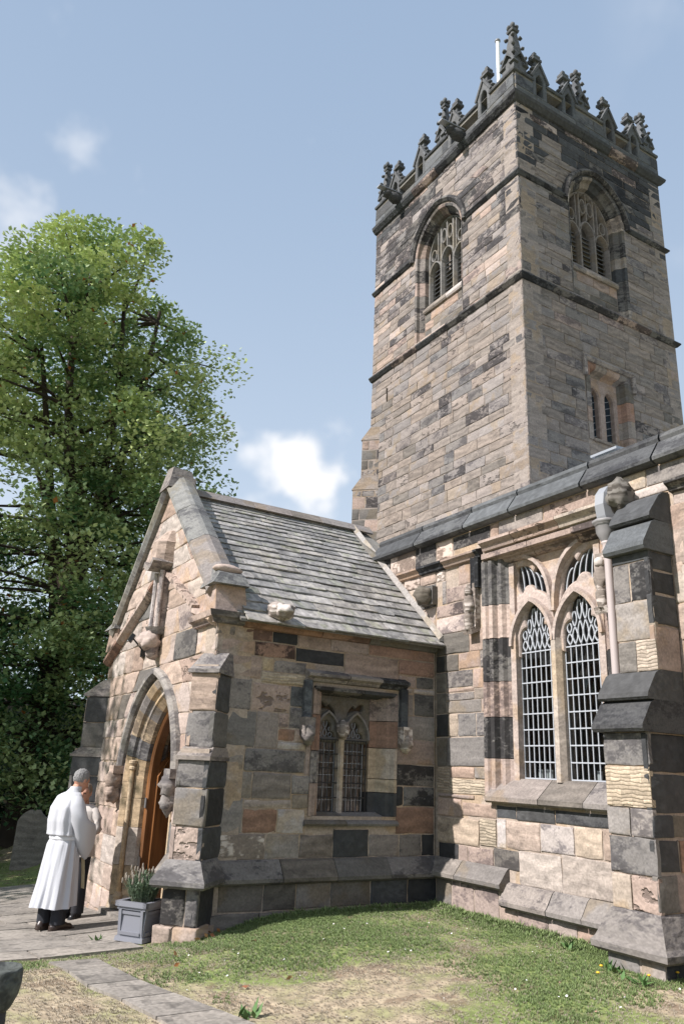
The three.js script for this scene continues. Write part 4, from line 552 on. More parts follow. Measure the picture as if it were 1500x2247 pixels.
{ // hopper head, lead chute and downpipe
  const x = -5.04, z = -6.03; const dp = thing('downpipe', 'pale painted downpipe with octagonal hopper head beside the aisle buttress', 'downpipe', [x, 2.3, z]);
  const pm = new THREE.MeshStandardMaterial({ name: 'pinkish_grey_paint', color: new THREE.Color(0.44, 0.38, 0.365), roughness: 0.55 });
  part(dp, 'pipe', new THREE.CylinderGeometry(0.04, 0.04, 1.42, 14).translate(x, 3.02, z), pm);
  part(dp, 'collar', new THREE.LatheGeometry([[0.04, -0.06], [0.055, -0.05], [0.055, -0.03], [0.047, -0.02], [0.047, 0.02], [0.058, 0.03], [0.058, 0.05], [0.04, 0.06]].map((q) => new THREE.Vector2(...q)), 16).translate(x, 3.66, z), pm);
  part(dp, 'hopper', new THREE.LatheGeometry([[0.045, 3.68], [0.07, 3.74], [0.10, 3.80], [0.105, 3.88], [0.135, 3.895], [0.135, 3.925], [0.12, 3.93], [0.10, 3.90]].map((q) => new THREE.Vector2(...q)), 8).translate(x, 0, z), new THREE.MeshStandardMaterial({ name: 'grey_iron', color: new THREE.Color(0.24, 0.23, 0.23), roughness: 0.6 }));
  const m = new Mb(), P = [[4.34, 0.02], [4.30, 0.10], [4.22, 0.165], [4.1, 0.185], [3.98, 0.165], [3.9, 0.14]]; for (let i = 0; i < P.length - 1; i++) { const [y0, a] = P[i], [y1, b] = P[i + 1]; const L = [-0.11, -0.06, 0.05, 0.09]; const q = (k, y, d) => V3(x - 0.02 + L[k], y, NZ + d - (k === 0 || k === 3 ? 0.10 : 0)); for (let k = 0; k < 3; k++) m.quad(q(k, y0, a), q(k + 1, y0, a), q(k + 1, y1, b), q(k, y1, b)); } part(dp, 'lead_chute', m.geo(), leadMat());
  const l = look('Ok'); part(aisle, 'spout_head', tint(lump(-4.86, 4.14, NZ + 0.12, 0.11, 0.19, 0.14, 0.6, 31, 3, 3), l.color), stoneMat.lime);
  for (const [px, py] of [[1187, 1703], [1200, 1702], [1209, 1704], [1316, 1700]]) { const a = hit(px, py, 'z', NZ - 0.33); const r = 0.028, c = thing('candle', 'short white candle on the inner sill behind the leaded glass', 'candle', [a.x, 1.44, a.z], 'candles on the window sill'); part(c, 'wax', new THREE.CylinderGeometry(r, r, 0.09, 14).translate(a.x, 1.5, a.z), new THREE.MeshStandardMaterial({ name: 'white_wax', color: 0xe9e4da, roughness: 0.5 })); part(c, 'wick', new THREE.CylinderGeometry(0.002, 0.002, 0.02, 5).translate(a.x, 1.55, a.z), ironMat); }
}
// ---------------------------------------------------------------- porch
const porch = thing('church_porch', 'gabled sandstone porch with pointed doorway, diagonal buttresses and stone slate roof', 'porch', [-10.12, -0.4, -4.6]);
const PF = frame([PX, 0, PZ], [1, 0, 0], [0, 0, 1]), PS = frame([PX, 0, PZ], [0, 0, -1], [1, 0, 0]);
const woodMap = tex(512, (u, v) => { const g = fbm(u * 40, v * 3, 201, 4, 40, 3), r = fbm(u * 6, v * 2, 207, 3, 6, 2); const k = 0.62 + 0.4 * (g - 0.5) + 0.5 * (r - 0.5); return [k * 1.0, k * 0.92, k * 0.84]; });
const woodMat = new THREE.MeshStandardMaterial({ name: 'varnished_oak', color: new THREE.Color(0.40, 0.20, 0.08), map: woodMap, roughness: 0.45 });
const GC = -2.16, DC = -1.84, DHW = 0.98, DSP = 1.20, DRI = 1.26;   // doorway centre, half width, springing, rise
{
  const pick = (s) => s[Math.floor(R() * s.length)];
  const W = { u0: 1.25, u1: 2.40, v0: 0.96, v1: 2.36 };
  const door = [[DC - DHW, -1.0], [DC + DHW, -1.0], ...arch(DC, DHW, DSP, DRI).reverse()];
  const core = part(porch, 'wall', merge([
    wallCore(PF, [[-4.32, -1.0], [0, -1.0], [0, 3.06], [GC, 5.12], [-4.32, 3.06]], [door], -0.014, 0.42),
    wallCore(PS, [[0.45, -1.0], [2.985, -1.0], [2.985, 3.06], [0.45, 3.06]], [[[W.u0, W.v0], [W.u1, W.v0], [W.u1, W.v1], [W.u0, W.v1]]], -0.014, 0.4), wallCore(PS, [[0.0, -1.0], [0.45, -1.0], [0.45, 3.06], [0, 3.06]], [], -0.014, 0.3),
    boxUV(box(0.4, 4.06, 2.6, -12.08, 1.03, -4.87)),
  ]), mortarMat);
  part(porch, 'floor', boxUV(box(3.7, 0.1, 2.7, -10.1, -0.40, -4.8)), mortarMat);
  // side wall stones traced from the photograph
  const z5 = zoomT(430, 1300, 2.6316);
  const S5 = [[110, 165, 235, 250, 'G'], [235, 185, 445, 280, 'Rk'], [447, 235, 590, 298, 'K'], [592, 238, 780, 318, 'Pv'], [783, 262, 1000, 358, 'Pk'], [1003, 295, 1380, 385, 'R'],
    [110, 250, 165, 335, 'G'], [165, 256, 340, 348, 'P'], [342, 292, 570, 388, 'Rs'], [580, 325, 850, 415, 'K'], [860, 370, 1170, 462, 'Pv'], [1172, 395, 1370, 485, 'Rk'],
    [110, 340, 188, 475, 'G'], [190, 350, 385, 492, 'P'], [388, 372, 450, 440, 'Y'], [452, 395, 640, 466, 'Gk'], [380, 468, 620, 542, 'Yt'], [170, 485, 320, 672, 'Gk'], [325, 520, 562, 690, 'Pe'], [568, 545, 672, 655, 'Mk'],
    [135, 675, 172, 880, 'S'], [175, 678, 345, 890, 'V'], [347, 700, 475, 895, 'U'], [480, 708, 525, 780, 'Pk'], [528, 668, 672, 785, 'Gk'], [482, 787, 572, 852, 'R'], [575, 800, 675, 870, 'P'],
    [482, 858, 630, 908, 'W'], [145, 895, 280, 1025, 'G'], [285, 905, 628, 1038, 'Vk'], [632, 880, 682, 1050, 'P'], [140, 1035, 322, 1185, 'G'], [327, 1045, 550, 1190, 'U'], [555, 1060, 668, 1165, 'Gk'], [115, 1190, 270, 1390, 'G'], [275, 1197, 552, 1245, 'W'], [556, 1170, 665, 1245, 'G'], [275, 1252, 465, 1388, 'Rv'], [470, 1252, 625, 1388, 'W'], [628, 1255, 672, 1390, 'Rk'],
    [95, 1395, 395, 1545, 'Wl'], [400, 1397, 595, 1548, 'G'], [600, 1402, 788, 1545, 'U'], [792, 1400, 995, 1535, 'S'], [1000, 1400, 1172, 1532, 'U'], [1176, 1405, 1300, 1528, 'Vk'], [1304, 1405, 1392, 1522, 'K'],
    [1188, 482, 1270, 552, 'P'], [1273, 492, 1370, 558, 'Ok'], [1190, 556, 1255, 585, 'W'], [1257, 562, 1375, 588, 'W'], [1188, 588, 1256, 710, 'G'], [1260, 592, 1375, 710, 'Ok'], [1200, 715, 1380, 855, 'G'], [1165, 858, 1380, 995, 'P'], [1148, 998, 1380, 1115, 'Os'], [1150, 1122, 1195, 1232, 'K'], [1200, 1128, 1385, 1236, 'Os'], [1128, 1242, 1385, 1392, 'R']];
  const rs = settle(traced(S5, z5, PS, 'x', PX).map((r) => { r[0] = Math.max(0.0, r[0]); r[2] = Math.min(2.97, r[2]); if (r[0] < 0.22) r[0] = 0; return r; }), 0.014, 0.2, [[W.u0 - 0.005, W.v0 - 0.12, W.u1 + 0.005, W.v1 + 0.04], [-1, 0, 4, 0.535], [-1, 2.93, 4, 4], [2.975, 0, 4, 4]]);
  lay(core, PS, rs.map(rectQ), { bev: 0.011, rough: 0.009, edge: 0.022 });
  // gable front
    const edge = (v) => v <= 3.04 ? 0 : (v - 3.04) / 2.06 * 2.16;
  const gl = courses(-0.75, 5.02, () => rr(0.24, 0.36), (v0, v1) => { const e0 = edge(v0), e1 = edge(v1), m = (v0 + v1) / 2; const h0 = archHalf(DHW, DRI, v0 - DSP), h1 = archHalf(DHW, DRI, v1 - DSP); if (v0 > DSP + DRI) return [[-4.32 + e0, -e0, -4.32 + e1, -e1]]; return [[-4.32 + e0, DC - h0, -4.32 + e1, DC - h1], [DC + h0, -e0, DC + h1, -e1]]; }, 0.36, 0.85, 0.014);
  lay(core, PF, gl.filter((s) => s.q[1][0] - s.q[0][0] > 0.03).map((s) => ({ ...s, code: R() < 0.07 ? pick(['O', 'Ok']) : pick(['P', 'Q', 'Q', 'Qv', 'Qe', 'Pe', 'Qv', 'Q', 'Qk', 'Wv', 'W', 'Pv']) })), { bev: 0.010, rough: 0.007 });
  // doorway: moulded jambs and arch, hood, shafts, carved stops
  const path = [[DC - DHW, -0.95], [DC - DHW, DSP], ...arch(DC, DHW, DSP, DRI).slice(1, -1), [DC + DHW, DSP], [DC + DHW, -0.95]];
  const dw = part(porch, 'doorway', sweep(PF, [[DC - 1.08, DSP + 0.12], ...arch(DC, 1.06, DSP, DRI + 0.07).slice(1, -1), [DC + 1.08, DSP + 0.12]], [[-0.04, -0.02], [-0.045, 0.04], [-0.01, 0.085], [0.035, 0.09], [0.06, 0.05], [0.065, -0.02]], [0.37, 0.34, 0.305]), stoneMat.patch, { label: 'pointed hood mould' });
  const jp = [[0.0, 0.006], [-0.02, 0.004], [-0.09, -0.045], [-0.10, -0.085], [-0.13, -0.10], [-0.17, -0.10], [-0.185, -0.12], [-0.26, -0.19], [-0.27, -0.43], [0.0, -0.43]];
  const P2 = [[DC - DHW, -0.95], [DC - DHW, DSP]], P3 = [[DC + DHW, DSP], [DC + DHW, -0.95]];
  sweepStones(dw, 'jamb_stone', PF, P2, jp, 0.34, ['Z', 'Y', 'Zv', 'B', 'Zv'], 0.005); sweepStones(dw, 'jamb_stone', PF, P3, jp, 0.34, ['Z', 'Y', 'Zv'], 0.005);
  sweepStones(dw, 'voussoir', PF, [[DC - DHW, DSP], ...arch(DC, DHW, DSP, DRI).slice(1, -1), [DC + DHW, DSP]], jp, 0.30, ['Z', 'Vk', 'Zk', 'U', 'Z', 'Bk', 'Z'], 0.008);
  for (const k of [-1, 1]) { const q = PF.at(DC + k * (DHW - 0.15), 0, -0.065); const m = (g, n) => part(dw, n, tint(boxUV(g), TINT.Z), stoneMat.plain);
    m(new THREE.CylinderGeometry(0.032, 0.032, 1.55, 12).translate(q.x, 0.60, q.z), 'shaft');
    m(new THREE.LatheGeometry([[0.032, 0], [0.05, 0.015], [0.05, 0.04], [0.038, 0.055], [0.06, 0.09], [0.06, 0.12], [0.032, 0.13]].map((a) => new THREE.Vector2(...a)), 12).translate(q.x, 1.34, q.z), 'capital');
    m(new THREE.LatheGeometry([[0.075, 0], [0.08, 0.03], [0.055, 0.06], [0.065, 0.09], [0.045, 0.12], [0.032, 0.14]].map((a) => new THREE.Vector2(...a)), 12).translate(q.x, -0.24, q.z), 'shaft_base');
    const u0 = DC + k * (DHW + 0.02), u1 = DC + k * (DHW - 0.25); const A = (u, v, n) => PF.at(u, v, n); part(dw, 'jamb_plinth', tint(prism([A(u0, -0.95, 0.03), A(u1, -0.95, -0.14), A(u1, -0.95, -0.42), A(u0, -0.95, -0.42)].map((p) => p), [A(u0, -0.33, 0.03), A(u1, -0.33, -0.13), A(u1, -0.33, -0.42), A(u0, -0.33, -0.42)]), TINT.Z), stoneMat.plain);
    part(dw, 'jamb_plinth', tint(prism([A(u0, -0.33, 0.03), A(u1, -0.33, -0.13), A(u1, -0.33, -0.42), A(u0, -0.33, -0.42)], [A(DC + k * DHW, -0.16, 0.0), A(u1, -0.16, -0.17), A(u1, -0.16, -0.42), A(DC + k * DHW, -0.16, -0.42)]), sat(TINT.B, 0.8)), stoneMat.plain);
    // carved stop under each end of the hood
    const s = PF.at(DC + k * 1.10, 1.12, 0.09); const l = look(k > 0 ? 'Gk' : 'Q'); part(dw, 'carved_stop', tint(merge([lump(s.x, s.y + 0.1, s.z, 0.095, 0.12, 0.11, 0.5, 40 + k, 3, 3), lump(s.x, s.y - 0.08, s.z, 0.085, 0.12, 0.10, 0.6, 44 + k, 3, 3), boxUV(box(0.2, 0.1, 0.16, s.x, s.y + 0.22, s.z - 0.03))]), l.color), l.mat); }
  // window in the side wall
  { const f = PS, n = -0.19, c = 1.74, w = part(porch, 'window', shapePlate(f, (() => { const s = new THREE.Shape([[W.u0, 1.78], [W.u1, 1.78], [W.u1, 2.32], [W.u0, 2.32]].map((q) => new THREE.Vector2(...q)));
      for (const k of [-1, 1]) { const cc = c + k * 0.195; s.holes.push(cusped(cc, 0.14, 1.79, 1.80, 0.23)); const e = new THREE.Path(), X = (x) => c + k * x; e.moveTo(X(0.06), 2.0); e.quadraticCurveTo(X(0.05), 2.13, X(0.14), 2.2); e.quadraticCurveTo(X(0.17), 2.23, X(0.2), 2.19); e.quadraticCurveTo(X(0.26), 2.26, X(0.33), 2.22); e.quadraticCurveTo(X(0.36), 2.12, X(0.27), 2.1); e.quadraticCurveTo(X(0.16), 2.14, X(0.06), 2.0); s.holes.push(e); } return s; })(), n - 0.09, 0.05, 0.03, sat(TINT.O, 0.9), 2), stoneMat.plain, { label: 'dark weathered tracery' });
    for (const k of [-1, 1]) part(w, 'tracery_roll', sweep(f, arch(c + k * 0.195, 0.175, 1.80, 0.30, 7), [[-0.018, n - 0.05], [-0.012, n + 0.035], [0.012, n + 0.035], [0.018, n - 0.05]], sat(TINT.V, 0.9)), stoneMat.plain);
    { const l = look('W'), q = f.at(c - 0.02, 1.9, n + 0.08); part(w, 'broken_boss', tint(lump(q.x, q.y, q.z, 0.06, 0.11, 0.075, 0.5, 61, 2.5, 2), l.color), stoneMat.lime, { label: 'pale scar where stone has fallen' }); }
    part(w, 'mullion', sweep(f, [[c, 0.97], [c, 1.8]], [[-0.05, n - 0.09], [-0.05, n - 0.01], [-0.022, n + 0.04], [0.022, n + 0.04], [0.05, n - 0.01], [0.05, n - 0.09]], sat(TINT.B, 0.8)), stoneMat.plain);
    const jprof = [[0.01, 0.006], [-0.03, 0.006], [-0.05, -0.03], [-0.08, -0.02], [-0.11, -0.07], [-0.14, -0.08], [-0.17, -0.14], [-0.17, -0.38], [0.01, -0.38]];
    const jl = [[0.01, 0.006], [-0.03, 0.006], [-0.06, -0.05], [-0.10, -0.07], [-0.17, -0.19], [-0.27, -0.19], [-0.27, -0.38], [0.01, -0.38]];
    // travel direction decides which side is outward: up on the near jamb, along the head, down on the far jamb
    sweepStones(w, 'jamb_stone', f, [[W.u0, W.v0], [W.u0, W.v1 - 0.02]], jprof, 0.36, ['P', 'Gk', 'R']);
    sweepStones(w, 'jamb_stone', f, [[W.u1, W.v1 - 0.02], [W.u1, 1.72]], jl, 0.36, ['Pk', 'R']); sweepStones(w, 'jamb_stone', f, [[W.u1, 1.72], [W.u1, 1.22]], jl, 0.3, ['B', 'Y']); sweepStones(w, 'jamb_stone', f, [[W.u1, 1.22], [W.u1, W.v0]], jl, 0.3, ['S', 'O']);
    runStones(w, 'lintel_stone', f, W.u0 + 0.005, W.u1 - 0.005, [[-0.38, 2.36], [0.01, 2.36], [0.01, 2.32], [-0.05, 2.30], [-0.10, 2.31], [-0.2, 2.28], [-0.38, 2.28]], 0.5, ['S', 'R', 'Os']);
    runStones(w, 'sill_stone', f, W.u0 - 0.06, W.u1 + 0.03, [[-0.36, 0.86], [0.03, 0.86], [0.045, 0.885], [0.02, 0.91], [-0.18, 1.0], [-0.36, 1.0]], 0.55, ['O', 'V', 'O']);
    // label over the window and its stops
    const lab = [[-0.02, -0.06], [0.03, -0.05], [0.05, -0.02], [0.11, 0.0], [0.115, 0.03], [-0.02, 0.085]];
    runStones(w, 'label_stone', f, 1.12, 2.52, lab.map(([a, b]) => [a, b + 2.46]), 0.5, ['Sk', 'Gk', 'Ms']);
    for (const [u, v] of [[1.15, 1.98], [2.48, 1.95]]) { part(w, 'label_drop', sweep(f, [[u, v], [u, 2.41]], [[-0.05, -0.02], [-0.05, 0.05], [-0.015, 0.09], [0.05, 0.05], [0.05, -0.02]], look(u < 2 ? 'M' : 'S').color), stoneMat.patch); const q = f.at(u, v - 0.1, 0.07), l = look(u < 2 ? 'Gk' : 'W'); part(w, 'carved_stop', tint(merge([boxUV(box(0.13, 0.2, 0.13, q.x - 0.01, q.y + 0.02, q.z)), lump(q.x + 0.01, q.y - 0.07, q.z, 0.085, 0.11, 0.075, 0.5, 50 + u, 3, 2)]), l.color), u < 2 ? l.mat : stoneMat.lime, { label: u < 2 ? 'eroded grey stop' : 'limewashed carved head stop' }); }
    // glass, leads and the wire guard
    for (const k of [-1, 1]) { const cc = c + k * 0.195; for (let j = 0; j < 6; j++) for (let i = 0; i < 4; i++) part(w, 'pane', quadPane(f, cc - 0.14 + (i + 0.05) * 0.07, 0.99 + (j + 0.03) * 0.135, cc - 0.14 + (i + 0.95) * 0.07, 0.99 + (j + 0.97) * 0.135, n - 0.06), glassMat);
      part(w, 'pane', (() => { const g = new THREE.ShapeGeometry(cusped(cc, 0.15, 1.80, 1.82, 0.24, THREE.Shape), 5); const p = g.attributes.position; for (let i = 0; i < p.count; i++) { const q = f.at(p.getX(i), p.getY(i), n - 0.06); p.setXYZ(i, q.x, q.y, q.z); } g.computeVertexNormals(); return g; })(), glassMat);
      for (let i = 0; i <= 4; i++) part(w, 'lead_came', barOn(f, [cc - 0.14 + i * 0.07, 0.985], [cc - 0.14 + i * 0.07, 1.82], 0.009, n - 0.062, 0.01), leadMat());
      for (let j = 0; j <= 6; j++) part(w, 'lead_came', barOn(f, [cc - 0.14, 0.99 + j * 0.135], [cc + 0.14, 0.99 + j * 0.135], 0.009, n - 0.06, 0.01), leadMat());
      for (let i = 0; i <= 8; i++) part(w, 'guard_wire', barOn(f, [cc - 0.155 + i * 0.031 * 1.25, 0.99], [cc - 0.155 + i * 0.031 * 1.25, 1.79], i % 8 ? 0.004 : 0.012, n + 0.0, 0.006), ironMat);
      for (let j = 0; j <= 5; j++) part(w, 'guard_bar', barOn(f, [cc - 0.155, 0.995 + j * 0.158], [cc + 0.155, 0.995 + j * 0.158], 0.012, n + 0.004, 0.012), ironMat);
      for (let i = 0; i < 3; i++) for (const s of [-1, 1]) { const P = []; for (let t = 0; t <= 8; t++) P.push([cc - 0.07 + i * 0.07 + s * 0.024 * Math.sin(t / 8 * 6), 1.81 + t / 8 * (i === 1 ? 0.2 : 0.12)]); part(w, 'lead_came', sweep(f, P, [[-0.004, n - 0.06], [-0.004, n - 0.05], [0.004, n - 0.05], [0.004, n - 0.06]], undefined), leadMat()); } } }
  // plinth of the side wall
  const pl = part(porch, 'plinth', wallCore(PS, [[0.1, -0.9], [2.98, -0.9], [2.98, 0.33], [0.1, 0.33]], [], 0.045, 0.1), mortarMat);
  const bz = [[130, 1690, 385, 1842, 'O'], [390, 1690, 575, 1830, 'O'], [580, 1682, 775, 1815, 'V'], [780, 1680, 1000, 1810, 'O'], [1010, 1670, 1215, 1800, 'S'], [1225, 1660, 1395, 1790, 'K']];
  lay(pl, PS, settle(traced(bz, z5, PS, 'x', PX + 0.06), 0.014, 0.2, []).map((r) => { r[3] = 0.315; r[1] = 0.06; r[2] = Math.min(2.97, r[2]); return { ...rectQ(r), o: { proud: 0.06 } }; }), { bev: 0.012, rough: 0.008 }, 300, 'base_stone');
  lay(pl, PS, courses(-0.3, 0.05, () => 0.35, () => [[0.15, 2.97, 0.15, 2.97]], 0.4, 0.7).map((s) => ({ ...s, code: 'V', o: { proud: 0.085 } })), {}, 300, 'base_stone');
  const ch = [[-0.02, 0.305], [0.09, 0.305], [0.13, 0.33], [0.135, 0.365], [0.11, 0.40], [0.03, 0.515], [0, 0.535], [-0.02, 0.535]];
  runStones(pl, 'chamfer_stone', PS, 0.12, 2.98, ch, 0.66, ['V', 'O', 'Vk', 'O']);
  // plinth along the front either side of the door
  for (const [a, b] of [[DC + 1.02, -0.1]]) runStones(pl, 'chamfer_stone', PF, a, b, ch, 0.6, ['V', 'G']);
  // eaves cornice
  const ev = part(porch, 'eaves_cornice', run(PS, -0.02, 0.3, [[-0.05, 2.92], [0.05, 2.93], [0.07, 2.97], [0.11, 2.99], [0.13, 3.05], [-0.05, 3.06]], look('Vk').color, -1, 0), stoneMat.patch);
  runStones(ev, 'cornice_stone', PS, 0.3, 2.98, [[-0.05, 2.90], [0.03, 2.92], [0.06, 2.97], [0.10, 3.01], [0.10, 3.06], [-0.05, 3.06]], 0.8, ['R', 'P', 'Rk', 'O']);
  part(ev, 'cornice_stone', run(PF, -0.62, 0, [[-0.05, 2.92], [0.05, 2.93], [0.07, 2.97], [0.11, 2.99], [0.13, 3.05], [-0.05, 3.06]], look('Q').color, 0, 1), stoneMat.patch);
  // gable coping, kneelers and apex stone
  const cop = part(porch, 'gable_coping', boxUV(box(0.3, 0.2, 0.3, -10.12, 5.18, -3.3)), mortarMat);
  const cp = [[-0.03, 0.06], [0.03, 0.105], [0.08, 0.10], [0.20, -0.04], [0.215, -0.10], [0.18, -0.24], [0.10, -0.30], [-0.03, -0.30]];
  sweepStones(cop, 'coping_stone', PF, [[GC, 5.11], [-0.18, 3.27]], cp, 0.82, ['L', 'Lk', 'U', 'L']); sweepStones(cop, 'coping_stone', PF, [[-4.14, 3.27], [GC, 5.11]], cp, 0.82, ['L', 'Lk']);
  { const l = look('Gk'); part(cop, 'apex_stone', tint(merge([prism([[-0.2, 5.08, 0.12], [0.2, 5.08, 0.12], [0.2, 5.08, -0.3], [-0.2, 5.08, -0.3]].map(([a, b, c]) => PF.at(GC + a, b, c)), [[-0.13, 5.43, 0.05], [0.12, 5.40, 0.05], [0.12, 5.38, -0.22], [-0.13, 5.42, -0.22]].map(([a, b, c]) => PF.at(GC + a, b, c)))]), l.color), l.mat); }
  for (const k of [1, -1]) { const u = k > 0 ? 0 : -4.32, X = (a) => u + k * a; const mk = (pts0, pts1, code, n) => { const l = look(code); part(cop, n, tint(prism(pts0.map(([a, b, c]) => PF.at(X(a), b, c)), pts1.map(([a, b, c]) => PF.at(X(a), b, c))), l.color), l.mat); };
    mk([[-0.42, 3.04, 0.03], [0.05, 3.04, 0.06], [0.05, 3.04, -0.32], [-0.42, 3.04, -0.32]], [[-0.38, 3.36, 0.03], [-0.02, 3.36, 0.05], [-0.02, 3.36, -0.3], [-0.38, 3.36, -0.3]], 'P', 'kneeler');
    mk([[-0.40, 3.36, 0.1], [0.07, 3.36, 0.12], [0.08, 3.36, -0.32], [-0.40, 3.36, -0.32]], [[-0.30, 3.62, 0.0], [-0.02, 3.50, 0.02], [-0.02, 3.50, -0.28], [-0.30, 3.62, -0.28]], 'Lk', 'kneeler');
    { const l = look('Q'); const q = PF.at(X(-0.14), 3.55, 0.0); part(cop, 'roll_stone', tint(lump(q.x, q.y + 0.02, q.z - 0.12, 0.09, 0.055, 0.18, 0.2, 3, 2, 2), l.color), l.mat); } }
  // old roof-line mouldings and the niche with its canopy
  const mo = [[-0.055, -0.02], [-0.05, 0.04], [0.0, 0.10], [0.05, 0.10], [0.06, -0.02]];
  const rl = part(porch, 'raking_moulding', sweep(PF, [[-1.7, 3.75], [-0.62, 3.16]], mo, look('Q').color), stoneMat.pitted);
  sweepStones(rl, 'moulding_stone', PF, [[-4.28, 2.86], [-2.22, 3.75]], mo, 0.7, ['Rk', 'P', 'Qe']); sweepStones(rl, 'moulding_stone', PF, [[-0.62, 3.12], [-0.03, 2.95]], mo, 0.6, ['Q']);
  { const oct = (u, v, r, d) => { const a = []; for (let i = 0; i <= 6; i++) { const t = Math.PI * i / 6; a.push(PF.at(u + r * Math.cos(t), v, d * Math.sin(t) - 0.01)); } return a; }; const u = -1.96;
    const g = look('Qk'), ni = part(porch, 'niche', tint(merge([prism(oct(u, 3.92, 0.19, 0.26), oct(u, 4.24, 0.21, 0.24)), prism(oct(u, 4.24, 0.21, 0.24), oct(u, 4.42, 0.12, 0.08))]), g.color), stoneMat.veined, { label: 'weathered niche canopy' });
    part(ni, 'canopy_lip', sweep(PF, (() => { const a = []; for (let i = 0; i <= 10; i++) { const t = -0.9 + 1.8 * i / 10; a.push([u + 0.2 * t, 3.90 - 0.12 * (1 - t * t) + 0.1]); } return a; })(), [[-0.03, 0.0], [-0.03, 0.27], [0.03, 0.27], [0.03, 0.0]], look('G').color), stoneMat.patch);
    for (const k of [-1, 1]) part(ni, 'niche_shaft', tint(boxUV(new THREE.CylinderGeometry(0.032, 0.032, 0.75, 8).translate(PF.at(u + k * 0.12, 0, 0.09).x, 3.48, PF.at(0, 0, 0.10).z)), look('W').color), stoneMat.patch);
    part(ni, 'niche_back', tint(prism(oct(u, 3.08, 0.12, 0.12), oct(u, 3.85, 0.12, 0.12)), look('Q').color), stoneMat.patch);
    part(ni, 'bracket_moulding', tint(prism(oct(u, 3.02, 0.14, 0.17), oct(u, 3.11, 0.18, 0.22)), look('G').color), stoneMat.patch);
    part(ni, 'carved_bracket', tint(merge([lump(PF.at(u, 0, 0).x, 2.93, PZ + 0.12, 0.13, 0.14, 0.15, 0.5, 71, 3, 3), lump(PF.at(u + 0.02, 0, 0).x, 2.80, PZ + 0.08, 0.08, 0.1, 0.1, 0.5, 73, 3, 2)]), look('Q').color), stoneMat.patch); }
  // door frame and leaves
  { const n = -0.24, hw = 0.72, sp = DSP - 0.0, ri = 1.0, pp = [[DC - hw, -0.36], [DC - hw, sp], ...arch(DC, hw, sp, ri).slice(1, -1), [DC + hw, sp], [DC + hw, -0.36]];
    const fr = part(porch, 'door_frame', sweep(PF, pp, [[0.02, n - 0.12], [0.02, n], [-0.05, n + 0.0], [-0.07, n - 0.02], [-0.07, n - 0.12]], undefined), woodMat);
    const leaf = (hinge, ang, mat, name) => { const k = hinge; const o = PF.at(DC + k * 0.63, 0, n - 0.1), d = V3(-k * Math.cos(ang), 0, -Math.sin(ang)), nn = V3(d.z, 0, -d.x).multiplyScalar(-k); const F = frame(o.toArray(), d.toArray(), nn.toArray()); const ids = []; const L = part(porch, name, wallCore(F, [[0, -0.34], [0.54, -0.34], [0.54, 1.9], [0.28, 1.72], [0, 1.28]], [], 0, 0.03), mat);
      for (let i = 0; i < 4; i++) { const u0 = 0.01 + i * 0.133, tp = lerp(1.26, 1.86, Math.sqrt((u0 + 0.06) / 0.54)); part(L, 'plank', wallCore(F, [[u0, -0.33], [u0 + 0.123, -0.33], [u0 + 0.123, tp + 0.05], [u0, tp - 0.04]], [], 0.018, 0.03), mat); }
      for (const v of [0.15, 1.15]) part(L, 'hinge', wallCore(F, [[0.0, v], [0.42, v + 0.02], [0.42, v + 0.045], [0, v + 0.07]], [], 0.028, 0.02), ironMat); return L; };
    leaf(-1, 1.8, woodMat, 'door'); leaf(1, 1.3, woodMat, 'door');
    for (const v of [0.25, 0.95]) { const q = PF.at(DC - hw + 0.05, v, n + 0.005); part(fr, 'hinge_plate', box(0.05, 0.12, 0.012, q.x, q.y, q.z), new THREE.MeshStandardMaterial({ name: 'steel', color: 0xb8bcc0, metalness: 0.8, roughness: 0.35 })); } }
  // roof: stone slates in diminishing courses on the slope in view
  const ex = -7.80, ey = 2.985, rx = -10.12, ry = 5.08, L = Math.hypot(rx - ex, ry - ey), sx = (rx - ex) / L, sy = (ry - ey) / L;
  const slateTex = tex(512, (u, v) => { const g = 0.72 + 0.4 * (fbm(u * 30, v * 30, 301, 4, 30) - 0.5) + 0.3 * (fbm(u * 7, v * 7, 303, 4, 7) - 0.5); const li = ss(0.60, 0.68, fbm(u * 22, v * 22, 305, 4, 22)) * 0.5, mo2 = ss(0.6, 0.7, fbm(u * 9, v * 9, 307, 4, 9)) * 0.35; return [lerp(g, 0.9, li) - mo2 * 0.12, lerp(g, 0.9, li) - mo2 * 0.08, lerp(g, 0.86, li) - mo2 * 0.2]; });
  const slateBump = tex(256, (u, v) => fbm(u * 10, v * 10, 311, 5, 10), false);
  const slateMats = [[0.50, 0.475, 0.45], [0.43, 0.415, 0.40], [0.57, 0.54, 0.51], [0.37, 0.36, 0.35], [0.50, 0.465, 0.425]].map((c, i) => new THREE.MeshStandardMaterial({ name: 'stone_slate_' + i, color: new THREE.Color(...c), map: slateTex, bumpMap: slateBump, bumpScale: 0.012, roughness: 0.9 }));
